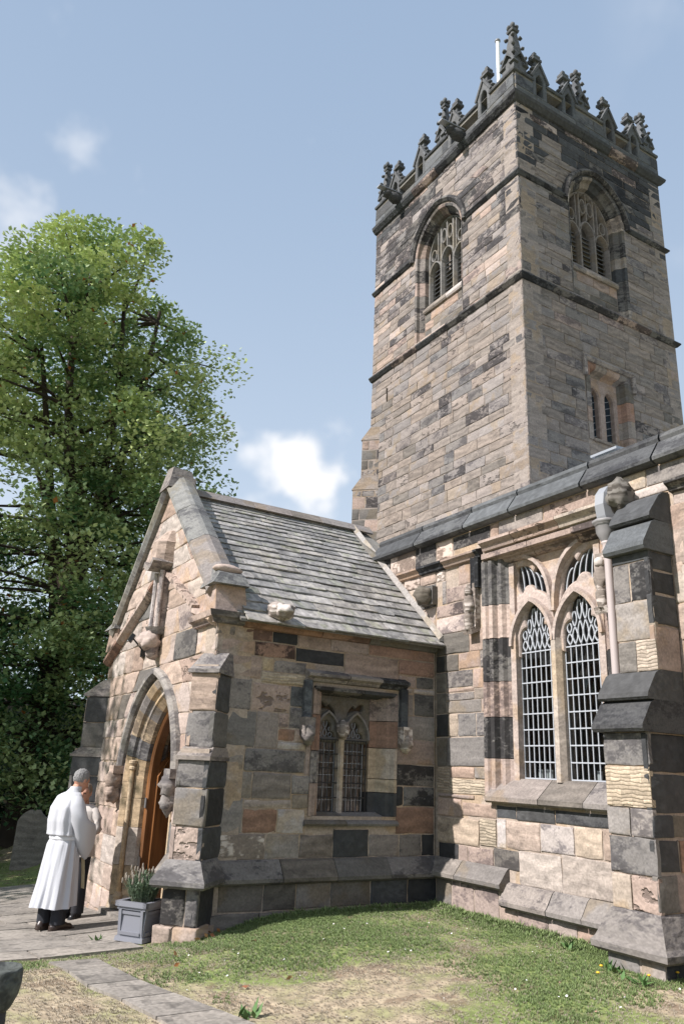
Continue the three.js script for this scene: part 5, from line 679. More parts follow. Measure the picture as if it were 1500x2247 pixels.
  const rt = part(porch, 'roof', merge([prism([V3(ex, ey - 0.03, PZ - 0.2), V3(rx, ry - 0.03, PZ - 0.2), V3(rx, ry - 0.03, NZ + 0.01), V3(ex, ey - 0.03, NZ + 0.01)], [V3(ex, ey + 0.0, PZ - 0.2), V3(rx, ry + 0.0, PZ - 0.2), V3(rx, ry, NZ + 0.01), V3(ex, ey, NZ + 0.01)]),
    prism([V3(2 * rx - ex, ey - 0.03, PZ - 0.2), V3(rx, ry - 0.03, PZ - 0.2), V3(rx, ry - 0.03, NZ + 0.01), V3(2 * rx - ex, ey - 0.03, NZ + 0.01)], [V3(2 * rx - ex, ey, PZ - 0.2), V3(rx, ry, PZ - 0.2), V3(rx, ry, NZ + 0.01), V3(2 * rx - ex, ey, NZ + 0.01)]),
    prism([V3(rx + 0.9, 4.43, NZ + 0.1), V3(rx - 0.9, 4.43, NZ + 0.1), V3(rx - 0.9, 4.43, -6.5), V3(rx + 0.9, 4.43, -6.5)], [V3(rx + 0.02, ry - 0.02, NZ + 0.1), V3(rx - 0.02, ry - 0.02, NZ + 0.1), V3(rx - 0.02, ry - 0.02, -6.42), V3(rx + 0.02, ry - 0.02, -6.42)])]), mortarDark());
  const slate = (s, e, z0, z1, row, side = 1) => { const len = e + 0.07, th = rr(0.012, 0.02), t0 = 0.034 + rr(0, 0.008), t1 = 0.012; const P = (a, h, z) => { const x = ex + sx * a - sy * h * -1 * 1, y = ey + sy * a + -sx * h; return V3(side > 0 ? x : 2 * rx - x, y, z); };
    const j = () => rr(-0.008, 0.008), a0 = s - 0.01 + rr(-0.012, 0.012), a1 = s + len; const c0 = rr(0, 0.02), c1 = rr(0, 0.02);
    const m0 = [[a0 + c0 * R(), t0 - th, z0], [a0 + j(), t0 - th, (z0 + z1) / 2], [a0 + c1 * R(), t0 - th, z1], [a1, t1 - th, z1], [a1, t1 - th, z0]].map((q) => P(...q)), m1 = [[a0 + c0, t0, z0], [a0 + j(), t0 + j() * 0.5, (z0 + z1) / 2], [a0 + c1, t0, z1], [a1, t1, z1], [a1, t1, z0]].map((q) => P(...q)); return prism(m0, m1); };
  const left = []; let s = -0.04; let row = 0; while (s < L - 0.05) { const e = lerp(0.20, 0.105, clamp(s / L)); let z = PZ - 0.26 - (row % 2 ? rr(0, 0.15) : 0); let z0 = PZ - 0.26, first = true; while (z0 > NZ + 0.06) { const wdt = first ? rr(0.15, 0.4) : rr(0.24, 0.52); let z1 = z0 - wdt; if (z1 < NZ + 0.2) z1 = NZ + 0.015; part(rt, 'slate', slate(s, e, z0 - 0.003, z1 + 0.003, row), slateMats[Math.floor(R() * 5)]); left.push(slate(s, e, z0 - 0.003, z1 + 0.003, row, -1)); z0 = z1; first = false; } s += e; row++; }
  part(rt, 'far_slates', merge(left), slateMats[1], { kind: 'stuff' });
  const rd = frame([rx, 0, PZ - 0.3], [0, 0, -1], [1, 0, 0]); runStones(rt, 'ridge_stone', rd, 0, 2.98, [[-0.17, ry - 0.04], [-0.05, ry + 0.09], [0.05, ry + 0.09], [0.17, ry - 0.04], [0.12, ry - 0.05], [0, ry + 0.02], [-0.12, ry - 0.05]], 0.5, ['U', 'G', 'V', 'U']);
  // lead flashing and mortar fillet against the aisle wall
  { const m = []; for (let i = 0; i < 12; i++) { const a = i / 12 * L * 0.98, b = (i + 1) / 12 * L * 0.98; const q = (t, h) => V3(ex + sx * t, ey + sy * t + h, 0); const A = q(a, 0.06), B = q(b, 0.06); m.push(prism([V3(A.x, A.y, NZ + 0.07 + rr(-0.006, 0.006)), V3(B.x, B.y, NZ + 0.07 + rr(-0.006, 0.006)), V3(B.x, B.y, NZ - 0.01), V3(A.x, A.y, NZ - 0.01)], [V3(A.x, A.y + 0.02, NZ + 0.08), V3(B.x, B.y + 0.02, NZ + 0.08), V3(B.x, B.y + 0.075 + rr(0, 0.008), NZ + 0.012), V3(A.x, A.y + 0.075 + rr(0, 0.008), NZ + 0.012)])); } part(rt, 'flashing', tint(merge(m), [0.45, 0.42, 0.39]), stoneMat.plain, { label: 'pale lime mortar fillet' }); }
  { const q = hit(612, 1345, 'x', PX + 0.15), l = look('Wl'); part(ev, 'gargoyle', tint(merge([lump(q.x - 0.02, q.y + 0.02, q.z, 0.17, 0.10, 0.12, 0.5, 91, 3, 3), lump(q.x + 0.12, q.y + 0.0, q.z - 0.02, 0.11, 0.09, 0.10, 0.5, 93, 3, 3)]), l.color), stoneMat.lime, { label: 'worn white carved beast at the eaves' }); }

  // diagonal buttresses: core, then stones on the end face and the two flanks
  const diag = (cx, sgn, drop) => {
    const c = V3(cx, 0, PZ), d = V3(sgn, 0, 1).normalize(), s = V3(1, 0, -sgn).normalize().multiplyScalar(sgn); // s points along the end face
    const P = (p, l, y) => c.clone().addScaledVector(d, p).addScaledVector(s, l).setY(y);
    const blk = (p, hw, y0, y1, p1 = p) => prism([P(-0.35, -hw, y0), P(-0.35, hw, y0), P(p, hw, y0), P(p, -hw, y0)], [P(-0.35, -hw, y1), P(-0.35, hw, y1), P(p1, hw, y1), P(p1, -hw, y1)]);
    const b = part(porch, 'diagonal_buttress', merge([blk(0.28, 0.155, 0.3, 1.6), blk(0.19, 0.135, 1.5, 2.45), blk(0.30, 0.165, -0.9, 0.35), blk(0.34, 0.21, -0.9, -0.03)]), mortarMat);
    const EF = (p) => frame(P(p, 0, 0).toArray(), s.toArray(), d.toArray());
    const flank = (l, k) => frame(P(0, l * k, 0).toArray(), d.clone().multiplyScalar(-1).toArray(), s.clone().multiplyScalar(k).toArray());
    const q = (u0, v0, u1, v1, code) => rectQ([u0, v0, u1, v1, code]);
    lay(b, EF(0.30), [q(-0.17, 0.57, 0.17, 0.86, 'Qe'), q(-0.17, 0.872, 0.17, 1.22, 'V'), q(-0.17, 1.232, 0.17, 1.49, 'Vk')], { bev: 0.012, rough: 0.01 }, 300, 'buttress_stone');
    lay(b, EF(0.21), [q(-0.15, 1.62, 0.15, 1.97, 'Vk'), q(-0.15, 1.982, 0.15, 2.36, 'Q')], { bev: 0.01 }, 300, 'buttress_stone');
    lay(b, EF(0.315), [q(-0.185, 0.0, 0.05, 0.325, 'Os'), q(0.064, 0.0, 0.185, 0.325, 'Vk')], { bev: 0.012, rough: 0.01 }, 300, 'base_stone');
    lay(b, EF(0.36), [q(-0.23, -0.16, -0.04, -0.005, 'Q'), q(-0.025, -0.16, 0.215, -0.005, 'Q'), q(-0.245, -0.5, 0.0, -0.172, 'G'), q(0.014, -0.5, 0.225, -0.172, 'P')], { bev: 0.02, rough: 0.012, depth: 0.3 }, 300, 'base_stone');
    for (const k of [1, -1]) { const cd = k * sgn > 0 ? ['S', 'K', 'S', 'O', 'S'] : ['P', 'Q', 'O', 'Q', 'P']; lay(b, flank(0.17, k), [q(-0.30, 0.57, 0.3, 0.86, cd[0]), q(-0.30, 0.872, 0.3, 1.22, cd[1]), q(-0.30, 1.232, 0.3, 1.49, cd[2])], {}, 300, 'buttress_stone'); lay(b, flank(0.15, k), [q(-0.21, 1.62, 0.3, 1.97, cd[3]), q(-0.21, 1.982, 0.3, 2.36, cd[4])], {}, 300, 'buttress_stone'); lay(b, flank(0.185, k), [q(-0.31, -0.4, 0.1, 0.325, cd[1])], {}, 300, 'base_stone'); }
    const wl = (p, hw, y0, y1, pt, code) => { const l = look(code); part(b, 'weathering', tint(merge([prism([P(-0.3, -hw - 0.025, y0), P(-0.3, hw + 0.025, y0), P(p + 0.04, hw + 0.025, y0), P(p + 0.04, -hw - 0.025, y0)], [P(-0.3, -hw - 0.025, y0 + 0.04), P(-0.3, hw + 0.025, y0 + 0.04), P(p + 0.04, hw + 0.025, y0 + 0.04), P(p + 0.04, -hw - 0.025, y0 + 0.04)]), prism([P(-0.3, -hw - 0.02, y0 + 0.04), P(-0.3, hw + 0.02, y0 + 0.04), P(p + 0.025, hw + 0.02, y0 + 0.04), P(p + 0.025, -hw - 0.02, y0 + 0.04)], [P(-0.3, -hw, y1), P(-0.3, hw, y1), P(pt, hw, y1), P(pt, -hw, y1)])]), l.color), l.mat); };
    wl(0.21, 0.15, 2.36, 2.60, -0.04, 'Gk'); wl(0.29, 0.165, 1.49, 1.62, 0.20, 'Gk');
    const bp = [[-0.3, 0.325], [0.085, 0.325], [0.11, 0.35], [0.11, 0.39], [0.085, 0.43], [0.02, 0.55], [0, 0.57], [-0.3, 0.57]];
    part(b, 'chamfer_stone', run(EF(0.30), -0.17, 0.17, bp, look('V').color, -1, 1), stoneMat.patch);
    for (const k of [1, -1]) part(b, 'chamfer_stone', run(flank(0.17, k), -0.30, 0.12, bp.map(([n, v]) => [Math.max(-0.1, n), v]), look('V').color, -1, 0), stoneMat.patch);
  };
  diag(PX, 1, 0); diag(PX - 4.32, -1, 0);
}
{ const a = hit(309, 1420, 'z', PZ + 0.06), t = thing('floodlight', 'small black floodlight on a bracket above the porch doorway', 'floodlight', [a.x, a.y - 0.12, PZ]); const bl = new THREE.MeshStandardMaterial({ name: 'black_plastic', color: 0x16181a, roughness: 0.45 });
  part(t, 'bracket', merge([box(0.07, 0.14, 0.05, a.x, a.y - 0.06, PZ + 0.02), new THREE.CylinderGeometry(0.012, 0.012, 0.2, 8).rotateX(0.8).translate(a.x, a.y + 0.03, PZ + 0.1)]), bl);
  part(t, 'housing', box(0.15, 0.11, 0.05, a.x - 0.02, a.y + 0.11, PZ + 0.19, -0.3, -0.5), bl); part(t, 'lens', box(0.12, 0.085, 0.01, a.x - 0.03, a.y + 0.098, PZ + 0.218, -0.3, -0.5), new THREE.MeshStandardMaterial({ name: 'lens', color: 0xd8dcde, roughness: 0.2 })); }
// ---------------------------------------------------------------- paving
const onG = (x, y) => { let p = hit(x, y, 'y', -0.15); for (let i = 0; i < 6; i++) p = hit(x, y, 'y', gY(p.x, p.z)); return p; };
const pavingTex = tex(512, (u, v) => { const g = 0.74 + 0.25 * (fbm(u * 60, v * 60, 401, 3, 60) - 0.5) + 0.3 * (fbm(u * 4, v * 4, 403, 5, 4) - 0.5) - 0.12 * ss(0.62, 0.7, fbm(u * 12, v * 12, 405, 4, 12)); return [g, g * 0.975, g * 0.94]; });
const pavingMats = [[0.49, 0.465, 0.44], [0.44, 0.42, 0.40], [0.52, 0.49, 0.46]].map((c, i) => new THREE.MeshStandardMaterial({ name: 'paving_' + i, color: new THREE.Color(...c), map: pavingTex, bumpMap: pavingTex, bumpScale: 0.006, roughness: 0.92 }));
const pathZone = [];
{
  const path = new THREE.Group(); path.name = 'path'; path.userData = { kind: 'structure', base: [0, 0, 0] }; scene.add(path);
  const slab = (q, lift = 0.022) => { const c = q.reduce((a, b) => a.add(b.clone().multiplyScalar(0.25)), V3(0, 0, 0)); const t = q.map((p) => { const r = p.clone().lerp(c, 0.012 / p.distanceTo(c) ); r.y = gY(p.x, p.z) + lift + rr(-0.003, 0.003); return r; }); pathZone.push(q.map((p) => [p.x, p.z])); part(path, 'paving_slab', prism(t.map((p) => p.clone().setY(p.y - 0.09)), t), pavingMats[Math.floor(R() * 3)]); };
  // the strip of slabs across the grass, joints read from the photograph
  const J = [[[105, 2116], [215, 2109]], [[148, 2138], [254, 2130]], [[190, 2168], [308, 2156]], [[265, 2200], [382, 2185]], [[340, 2240], [480, 2222]], [[420, 2290], [580, 2262]], [[540, 2360], [720, 2320]]].map((e) => e.map((p) => onG(...p)));
  for (let i = 0; i < J.length - 1; i++) slab([J[i][0], J[i][1], J[i + 1][1], J[i + 1][0]]);
  // landing in front of the porch: rows of slabs running along the front
  const xs = [-7.62, -8.12, -9.05, -9.95, -10.7, -11.6, -12.6, -13.6, -14.6]; for (let i = 0; i < xs.length - 1; i++) { let z = i === 0 ? -2.62 : -3.12; const off = i % 2 ? 0.35 : 0; while (z < 1.6) { const z1 = Math.min(1.65, z + rr(0.75, 1.15)); slab([V3(xs[i], 0, z), V3(xs[i], 0, z1), V3(xs[i + 1], 0, z1), V3(xs[i + 1], 0, z)]); z = z1; } }
  part(path, 'paving_slab', boxUV(box(2.1, 0.14, 0.55, -9.8, -0.37, -3.35)), pavingMats[1]);
}
const inPoly = (x, z, P) => { let c = false; for (let i = 0, j = P.length - 1; i < P.length; j = i++) if ((P[i][1] > z) !== (P[j][1] > z) && x < (P[j][0] - P[i][0]) * (z - P[i][1]) / (P[j][1] - P[i][1]) + P[i][0]) c = !c; return c; };
const onPath = (x, z) => pathZone.some((P) => inPoly(x, z, P));

// ---------------------------------------------------------------- trees and hedge
function leafGeo(w, l) { const g = new THREE.BufferGeometry(); g.setAttribute('position', new THREE.Float32BufferAttribute([0, 0, 0, w / 2, l * 0.42, -w * 0.13, 0, l, 0, -w / 2, l * 0.42, -w * 0.13, 0, l * 0.45, w * 0.02], 3)); g.setIndex([0, 1, 4, 1, 2, 4, 2, 3, 4, 3, 0, 4]); g.computeVertexNormals(); return g; }
const leafMat = new THREE.MeshPhysicalMaterial({ name: 'leaf', color: 0xffffff, roughness: 0.48, transmission: 0.25, thickness: 0, specularIntensity: 0.4, side: THREE.DoubleSide });
const barkMat = new THREE.MeshStandardMaterial({ name: 'bark', color: new THREE.Color(0.10, 0.085, 0.07), roughness: 0.95, map: woodMap });
function limb(a, b, r0, r1, bend = 0.1, seg = 8) { const m = a.clone().lerp(b, 0.5).add(V3(rr(-1, 1), rr(0, 1), rr(-1, 1)).multiplyScalar(a.distanceTo(b) * bend)); const c = new THREE.QuadraticBezierCurve3(a, m, b), g = new THREE.TubeGeometry(c, seg, 1, 7); const p = g.attributes.position, n = g.attributes.normal; const fr = c.getSpacedPoints(seg); for (let i = 0; i < p.count; i++) { const k = Math.floor(i / 8), t = k / seg, r = lerp(r0, r1, t), q = c.getPointAt(Math.min(1, t)); p.setXYZ(i, q.x + n.getX(i) * r, q.y + n.getY(i) * r, q.z + n.getZ(i) * r); } return { g, c }; }
function leaves(parent, list, w, l, name) { const b = baseOf(parent), m = new THREE.InstancedMesh(leafGeo(w, l), leafMat, list.length), d = new THREE.Object3D(), col = new THREE.Color(); list.forEach((q, i) => { d.position.set(q.p.x - b[0], q.p.y - b[1], q.p.z - b[2]); d.rotation.set(q.rx, q.ry, q.rz, 'YXZ'); d.scale.setScalar(q.s); d.updateMatrix(); m.setMatrixAt(i, d.matrix); m.setColorAt(i, col.setRGB(...q.c)); }); m.name = name; m.castShadow = m.receiveShadow = true; m.userData.kind = 'stuff'; parent.add(m); }
// crown made of leaf clumps hung on real limbs
function tree(name, label, x, z, o) {
  const y0 = gY(x, z) - 0.1, t = thing(name, label, 'tree', [x, y0, z], o.group), q = rng(o.seed), rq = (a, b) => a + (b - a) * q();
  const C = []; let tries = 0;
  while (C.length < o.clumps && tries++ < 20000) { const h = q(), y = lerp(o.low, o.top, h); const prof = o.prof(h); const a = q() * 6.283, lob = 1 + 0.2 * Math.sin(a * 3 + h * 9 + o.seed) + 0.2 * Math.sin(a * 6 - h * 17); const r = prof * o.rad * lob * Math.pow(q(), 0.42); const p = V3(x + r * Math.cos(a), y0 + y, z + r * Math.sin(a)); if (fbm3(p.x * 0.36, p.y * 0.36, p.z * 0.36, o.seed, 2) < (o.hole ?? 0.36)) continue; if (C.every((c) => c.p.distanceTo(p) > o.gap)) C.push({ p, r, h, a, out: r / (prof * o.rad * lob + 0.01) }); }
  const parts = []; const trunk = limb(V3(x, y0, z), V3(x + 0.5, y0 + o.top * 0.5, z - 0.3), o.tr, o.tr * 0.55, 0.03, 10); parts.push(trunk.g);
  const stems = [trunk.c]; for (let i = 0; i < 7; i++) { const s = trunk.c.getPointAt(rq(0.35, 0.98)), a = i * 0.9 + q(), e = V3(x + Math.cos(a) * o.rad * rq(0.25, 0.55), y0 + o.top * rq(0.6, 0.95), z + Math.sin(a) * o.rad * rq(0.25, 0.55)); const L = limb(s, e, o.tr * 0.42, 0.05, 0.12, 10); parts.push(L.g); stems.push(L.c); }
  for (const c of C) { let best = null, bd = 1e9; for (const s of stems) for (let k = 0.3; k <= 0.96; k += 0.11) { const p = s.getPointAt(k); if (p.y > c.p.y + 0.4) continue; const d = p.distanceTo(c.p); if (d < bd) { bd = d; best = p; } } if (best && bd < o.rad * 1.1) parts.push(limb(best, c.p, 0.055, 0.012, 0.12, 5).g); }
  part(t, 'trunk', mergeGeometries(parts.map((g) => g.toNonIndexed())), barkMat);
  const L = []; const per = o.leaves;
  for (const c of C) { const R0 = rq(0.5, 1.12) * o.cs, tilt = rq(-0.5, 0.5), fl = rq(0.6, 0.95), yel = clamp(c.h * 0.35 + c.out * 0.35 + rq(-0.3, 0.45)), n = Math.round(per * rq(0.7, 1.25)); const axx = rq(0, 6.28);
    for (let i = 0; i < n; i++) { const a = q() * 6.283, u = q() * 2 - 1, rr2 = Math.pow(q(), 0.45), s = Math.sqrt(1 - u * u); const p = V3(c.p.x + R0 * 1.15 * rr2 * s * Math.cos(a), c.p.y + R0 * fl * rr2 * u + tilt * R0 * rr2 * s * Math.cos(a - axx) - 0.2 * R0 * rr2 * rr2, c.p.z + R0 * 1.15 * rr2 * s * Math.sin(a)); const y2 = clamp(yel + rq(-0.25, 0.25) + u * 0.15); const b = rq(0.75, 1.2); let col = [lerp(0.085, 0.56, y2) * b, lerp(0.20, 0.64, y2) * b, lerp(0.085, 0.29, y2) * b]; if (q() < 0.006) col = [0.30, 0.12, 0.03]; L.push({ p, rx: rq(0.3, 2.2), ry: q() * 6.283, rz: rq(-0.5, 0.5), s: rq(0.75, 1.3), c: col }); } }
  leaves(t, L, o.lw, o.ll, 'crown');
}
const limeProf = (h) => lerp(0.78, 1, ss(0, 0.3, h)) * Math.sqrt(Math.max(0.02, 1 - Math.pow(Math.max(0, (h - 0.7) / 0.335), 3.4)));
tree('lime_tree', 'tall broad lime tree with yellowing green crown behind the porch gable', -20.5, -3.7, { seed: 5, low: 1.3, top: 15.9, rad: 3.1, hole: 0.42, prof: limeProf, clumps: 280, gap: 0.88, leaves: 400, cs: 0.95, lw: 0.10, ll: 0.125, tr: 0.42 });
tree('lime_tree', 'lime tree standing across the path from the porch, its crown shading the headstone', -18.6, 7.2, { seed: 11, low: 2.0, top: 17.0, rad: 4.9, prof: limeProf, clumps: 330, gap: 0.9, leaves: 130, cs: 1.2, lw: 0.15, ll: 0.19, tr: 0.4 });
tree('lime_tree', 'darker lime tree standing behind the headstone, its low boughs touching the hedge', -25.0, 2.2, { seed: 23, low: 1.2, top: 9.5, rad: 4.0, prof: limeProf, clumps: 170, gap: 0.9, leaves: 130, cs: 1.1, lw: 0.14, ll: 0.18, tr: 0.4 });
{ // dense dark hedge behind the graves
  for (const [i, [x, z, h, w]] of [[-25.5, -9.5, 3.0, 1.9], [-26, -6.6, 3.5, 2.0], [-26, -3.6, 3.3, 2.0], [-26, -0.6, 3.6, 2.0]].entries()) {
    const y0 = gY(x, z) - 0.1, t = thing('yew_bush', ['dark yew bush in front of the far stone wall, nearest the tower', 'dark yew bush second along from the tower before the stone wall', 'dark yew bush third along from the tower, behind the lime trunk', 'dark yew bush behind the headstone, farthest from the tower'][i], 'bush', [x, y0, z], 'yew bushes along the far wall');
    part(t, 'stem', limb(V3(x, y0, z), V3(x, y0 + h * 0.7, z), 0.14, 0.05).g, barkMat); const L = [], q = rng(90 + i), rq = (a, b) => a + (b - a) * q();
    for (let k = 0; k < 5200; k++) { const a = q() * 6.283, u = q(), r = Math.pow(q(), 0.3); const s = Math.sqrt(1 - Math.pow(u, 2.5)); const lob = 1 + 0.2 * Math.sin(a * 4 + u * 8 + i); const b = rq(0.7, 1.2); L.push({ p: V3(x + w * lob * r * s * Math.cos(a), y0 + h * u * (0.9 + 0.1 * q()), z + w * lob * r * s * Math.sin(a)), rx: rq(0.4, 2.4), ry: q() * 6.28, rz: rq(-0.6, 0.6), s: rq(0.7, 1.3), c: [0.028 * b, 0.05 * b, 0.022 * b] }); } leaves(t, L, 0.14, 0.2, 'foliage'); }
}
{ // boundary wall far behind
  const t = thing('boundary_wall', 'distant pale stone boundary wall glimpsed beneath the trees', 'wall', [-29, -0.8, -8]); const f = frame([-29, -0.8, 6], [0, 0, -1], [1, 0, 0]);
  const c = part(t, 'core', wallCore(f, [[0, 0], [26, 0], [26, 4.2], [0, 4.2]], [], -0.02, 0.4), mortarMat); lay(c, f, courses(1.6, 4.1, () => rr(0.28, 0.4), () => [[6, 24, 6, 24]], 0.5, 1.1, 0.02).map((s) => ({ ...s, code: ['P', 'Q', 'G', 'Gk'][Math.floor(R() * 4)] })), {}, 300); }

// ---------------------------------------------------------------- headstone and urn
{ const a = onG(78, 1893); const x = a.x, z = a.z, y = gY(x, z); const t = thing('headstone', 'weathered headstone with scalloped top standing in the shade beside the path', 'headstone', [x, y, z]);
  const s = new THREE.Shape(); const k = a.distanceTo(EYE) / FOC, w = 76 * k / 2 * 1.12, h = 95 * k; s.moveTo(-w, -0.2); s.lineTo(-w, h * 0.78); s.quadraticCurveTo(-w * 0.9, h * 0.92, -w * 0.55, h); s.quadraticCurveTo(-w * 0.42, h * 1.02, -w * 0.36, h * 0.93); s.quadraticCurveTo(-w * 0.28, h * 1.04, -w * 0.12, h * 1.0); s.quadraticCurveTo(w * 0.12, h * 0.84, w * 0.42, h * 0.86); s.quadraticCurveTo(w * 0.7, h * 0.9, w * 0.8, h * 1.0); s.lineTo(w, h * 0.95); s.lineTo(w, -0.2); s.closePath();
  const g = new THREE.ExtrudeGeometry(s, { depth: 0.09, bevelEnabled: true, bevelSize: 0.012, bevelThickness: 0.012, bevelSegments: 2 }); g.rotateX(-0.05).rotateY(1.05).translate(x, y, z); part(t, 'slab', tint(boxUV(g), [0.26, 0.24, 0.21]), stoneMat.veined); }
{ // old stone urn on a pedestal close to the camera
  const d = ray(-2, 2200); d.y = 0; d.normalize(); const x = d.x * 3.0, z = d.z * 3.0, y = gY(x, z); const t = thing('stone_urn', 'dark lichened stone urn on a pedestal at the edge of the grass', 'urn', [x, y, z]); const um = (g, n, c, m = stoneMat.patch) => { const u = g.attributes.uv; for (let i = 0; i < u.count; i++) u.setXY(i, u.getX(i) * 0.5, u.getY(i) * 0.25); return part(t, n, tint(g.translate(x, y, z), c), m); };
  const top = hit(20, 2118, 'x', x).y - y; const lat = (P) => new THREE.LatheGeometry(P.map(([r, h]) => new THREE.Vector2(r * 0.62, h * top)), 40);
  um(lat([[0.0, 0.97], [0.07, 0.98], [0.085, 1.0], [0.095, 0.985], [0.096, 0.95], [0.088, 0.915], [0.06, 0.875], [0.04, 0.86], [0, 0.86]]), 'bowl', [0.10, 0.11, 0.10]);
  um(lat([[0, 0.87], [0.042, 0.87], [0.046, 0.80], [0.04, 0.74], [0.034, 0.6], [0.05, 0.4], [0.085, 0.3], [0.09, 0.2], [0, 0.2]]), 'stem', [0.05, 0.05, 0.05]); um(box(0.24, 0.2 * top + 0.1, 0.24, 0, 0.1 * top - 0.05, 0), 'base', [0.06, 0.06, 0.055]); }

// ---------------------------------------------------------------- planter and lavender
{ const a = onG(262, 2078), b = onG(318, 2085); const pc0 = onG(303, 2066), cx = pc0.x, cz = pc0.z, y = gY(cx, cz) + 0.02; const w = 0.33, h = 0.33, ry = 0.62;
  const t = thing('planter', 'square lead grey panelled planter beside the porch doorway', 'planter', [cx, y, cz]); const pm = new THREE.MeshStandardMaterial({ name: 'grey_planter_paint', color: new THREE.Color(0.19, 0.195, 0.22), roughness: 0.5 });
  const T = (g) => g.rotateY(ry).translate(cx, y, cz), sq = (r, v) => [V3(-r, v, -r), V3(r, v, -r), V3(r, v, r), V3(-r, v, r)]; const r0 = w * 0.44, r1 = w * 0.5;
  part(t, 'body', T(merge([prism(sq(r0, 0), sq(r1 - 0.03, h - 0.03))])), pm); part(t, 'foot_rim', T(prism(sq(r0 + 0.018, 0), sq(r0 + 0.012, 0.04))), pm);
  const rim = []; for (let k = 0; k < 4; k++) rim.push(box(w + 0.03, 0.045, 0.04, 0, h - 0.01, w / 2 - 0.005).rotateY(k * Math.PI / 2), box(w + 0.0, 0.025, 0.03, 0, h - 0.045, w / 2 - 0.018).rotateY(k * Math.PI / 2)); part(t, 'rim', T(merge(rim)), pm);
  for (let k = 0; k < 4; k++) { const fr = []; const lean = 0.075; const pc = (ww, hh, x, yy) => box(ww, hh, 0.016, x, yy, r0 + (r1 - 0.03 - r0) * yy / h + 0.006, 0, lean); fr.push(pc(0.028, h - 0.1, -r0 + 0.02, h / 2), pc(0.028, h - 0.1, r0 - 0.02, h / 2), pc(2 * r0 - 0.06, 0.028, 0, 0.07), pc(2 * r0 - 0.06, 0.028, 0, h - 0.085)); part(t, 'panel_moulding', T(merge(fr).rotateY(k * Math.PI / 2)), pm); }
  part(t, 'soil', T(box(w - 0.06, 0.02, w - 0.06, 0, h - 0.02, 0)), new THREE.MeshStandardMaterial({ name: 'soil', color: new THREE.Color(0.035, 0.028, 0.022), roughness: 1 }));
  const lv = thing('lavender', 'bushy grey green lavender with faded flower spikes in the grey planter', 'plant', [cx, y + h, cz]); const L = [], q = rng(321), rq = (m, n) => m + (n - m) * q(); const st = [], fl = [];
  for (let i = 0; i < 210; i++) { const an = q() * 6.283, sp = Math.pow(q(), 0.6), x1 = cx + Math.cos(an) * sp * 0.17, z1 = cz + Math.sin(an) * sp * 0.17, hh = rq(0.13, 0.26) * (1.1 - 0.35 * sp); const A = V3(cx + Math.cos(an) * sp * 0.10, y + h - 0.01, cz + Math.sin(an) * sp * 0.10), B = V3(x1, y + h + hh, z1); st.push(limb(A, B, 0.003, 0.002, 0.08, 3).g); const n = 16; for (let k = 0; k < n; k++) { const p = A.clone().lerp(B, 0.2 + 0.8 * k / n); const b = rq(0.8, 1.25); L.push({ p, rx: rq(0.3, 1.3), ry: q() * 6.28, rz: 0, s: rq(0.7, 1.2), c: [0.17 * b, 0.235 * b, 0.15 * b] }); } if (i % 6 === 0) { const E = B.clone().add(V3((B.x - cx) * 0.3, rq(0.05, 0.11), (B.z - cz) * 0.3)); st.push(limb(B, E, 0.002, 0.002, 0.04, 2).g); fl.push(E); } }
  part(lv, 'stems', mergeGeometries(st.map((g) => g.toNonIndexed())), new THREE.MeshStandardMaterial({ name: 'lavender_stem', color: new THREE.Color(0.16, 0.19, 0.12), roughness: 0.9 })); leaves(lv, L, 0.012, 0.055, 'foliage');
  for (const e of fl) part(lv, 'flower_spike', lump(e.x, e.y, e.z, 0.010, 0.028, 0.010, 0.4, 4, 4, 1), mm.lav ??= new THREE.MeshStandardMaterial({ name: 'faded_flower', color: new THREE.Color(0.22, 0.19, 0.155), roughness: 1 })); }

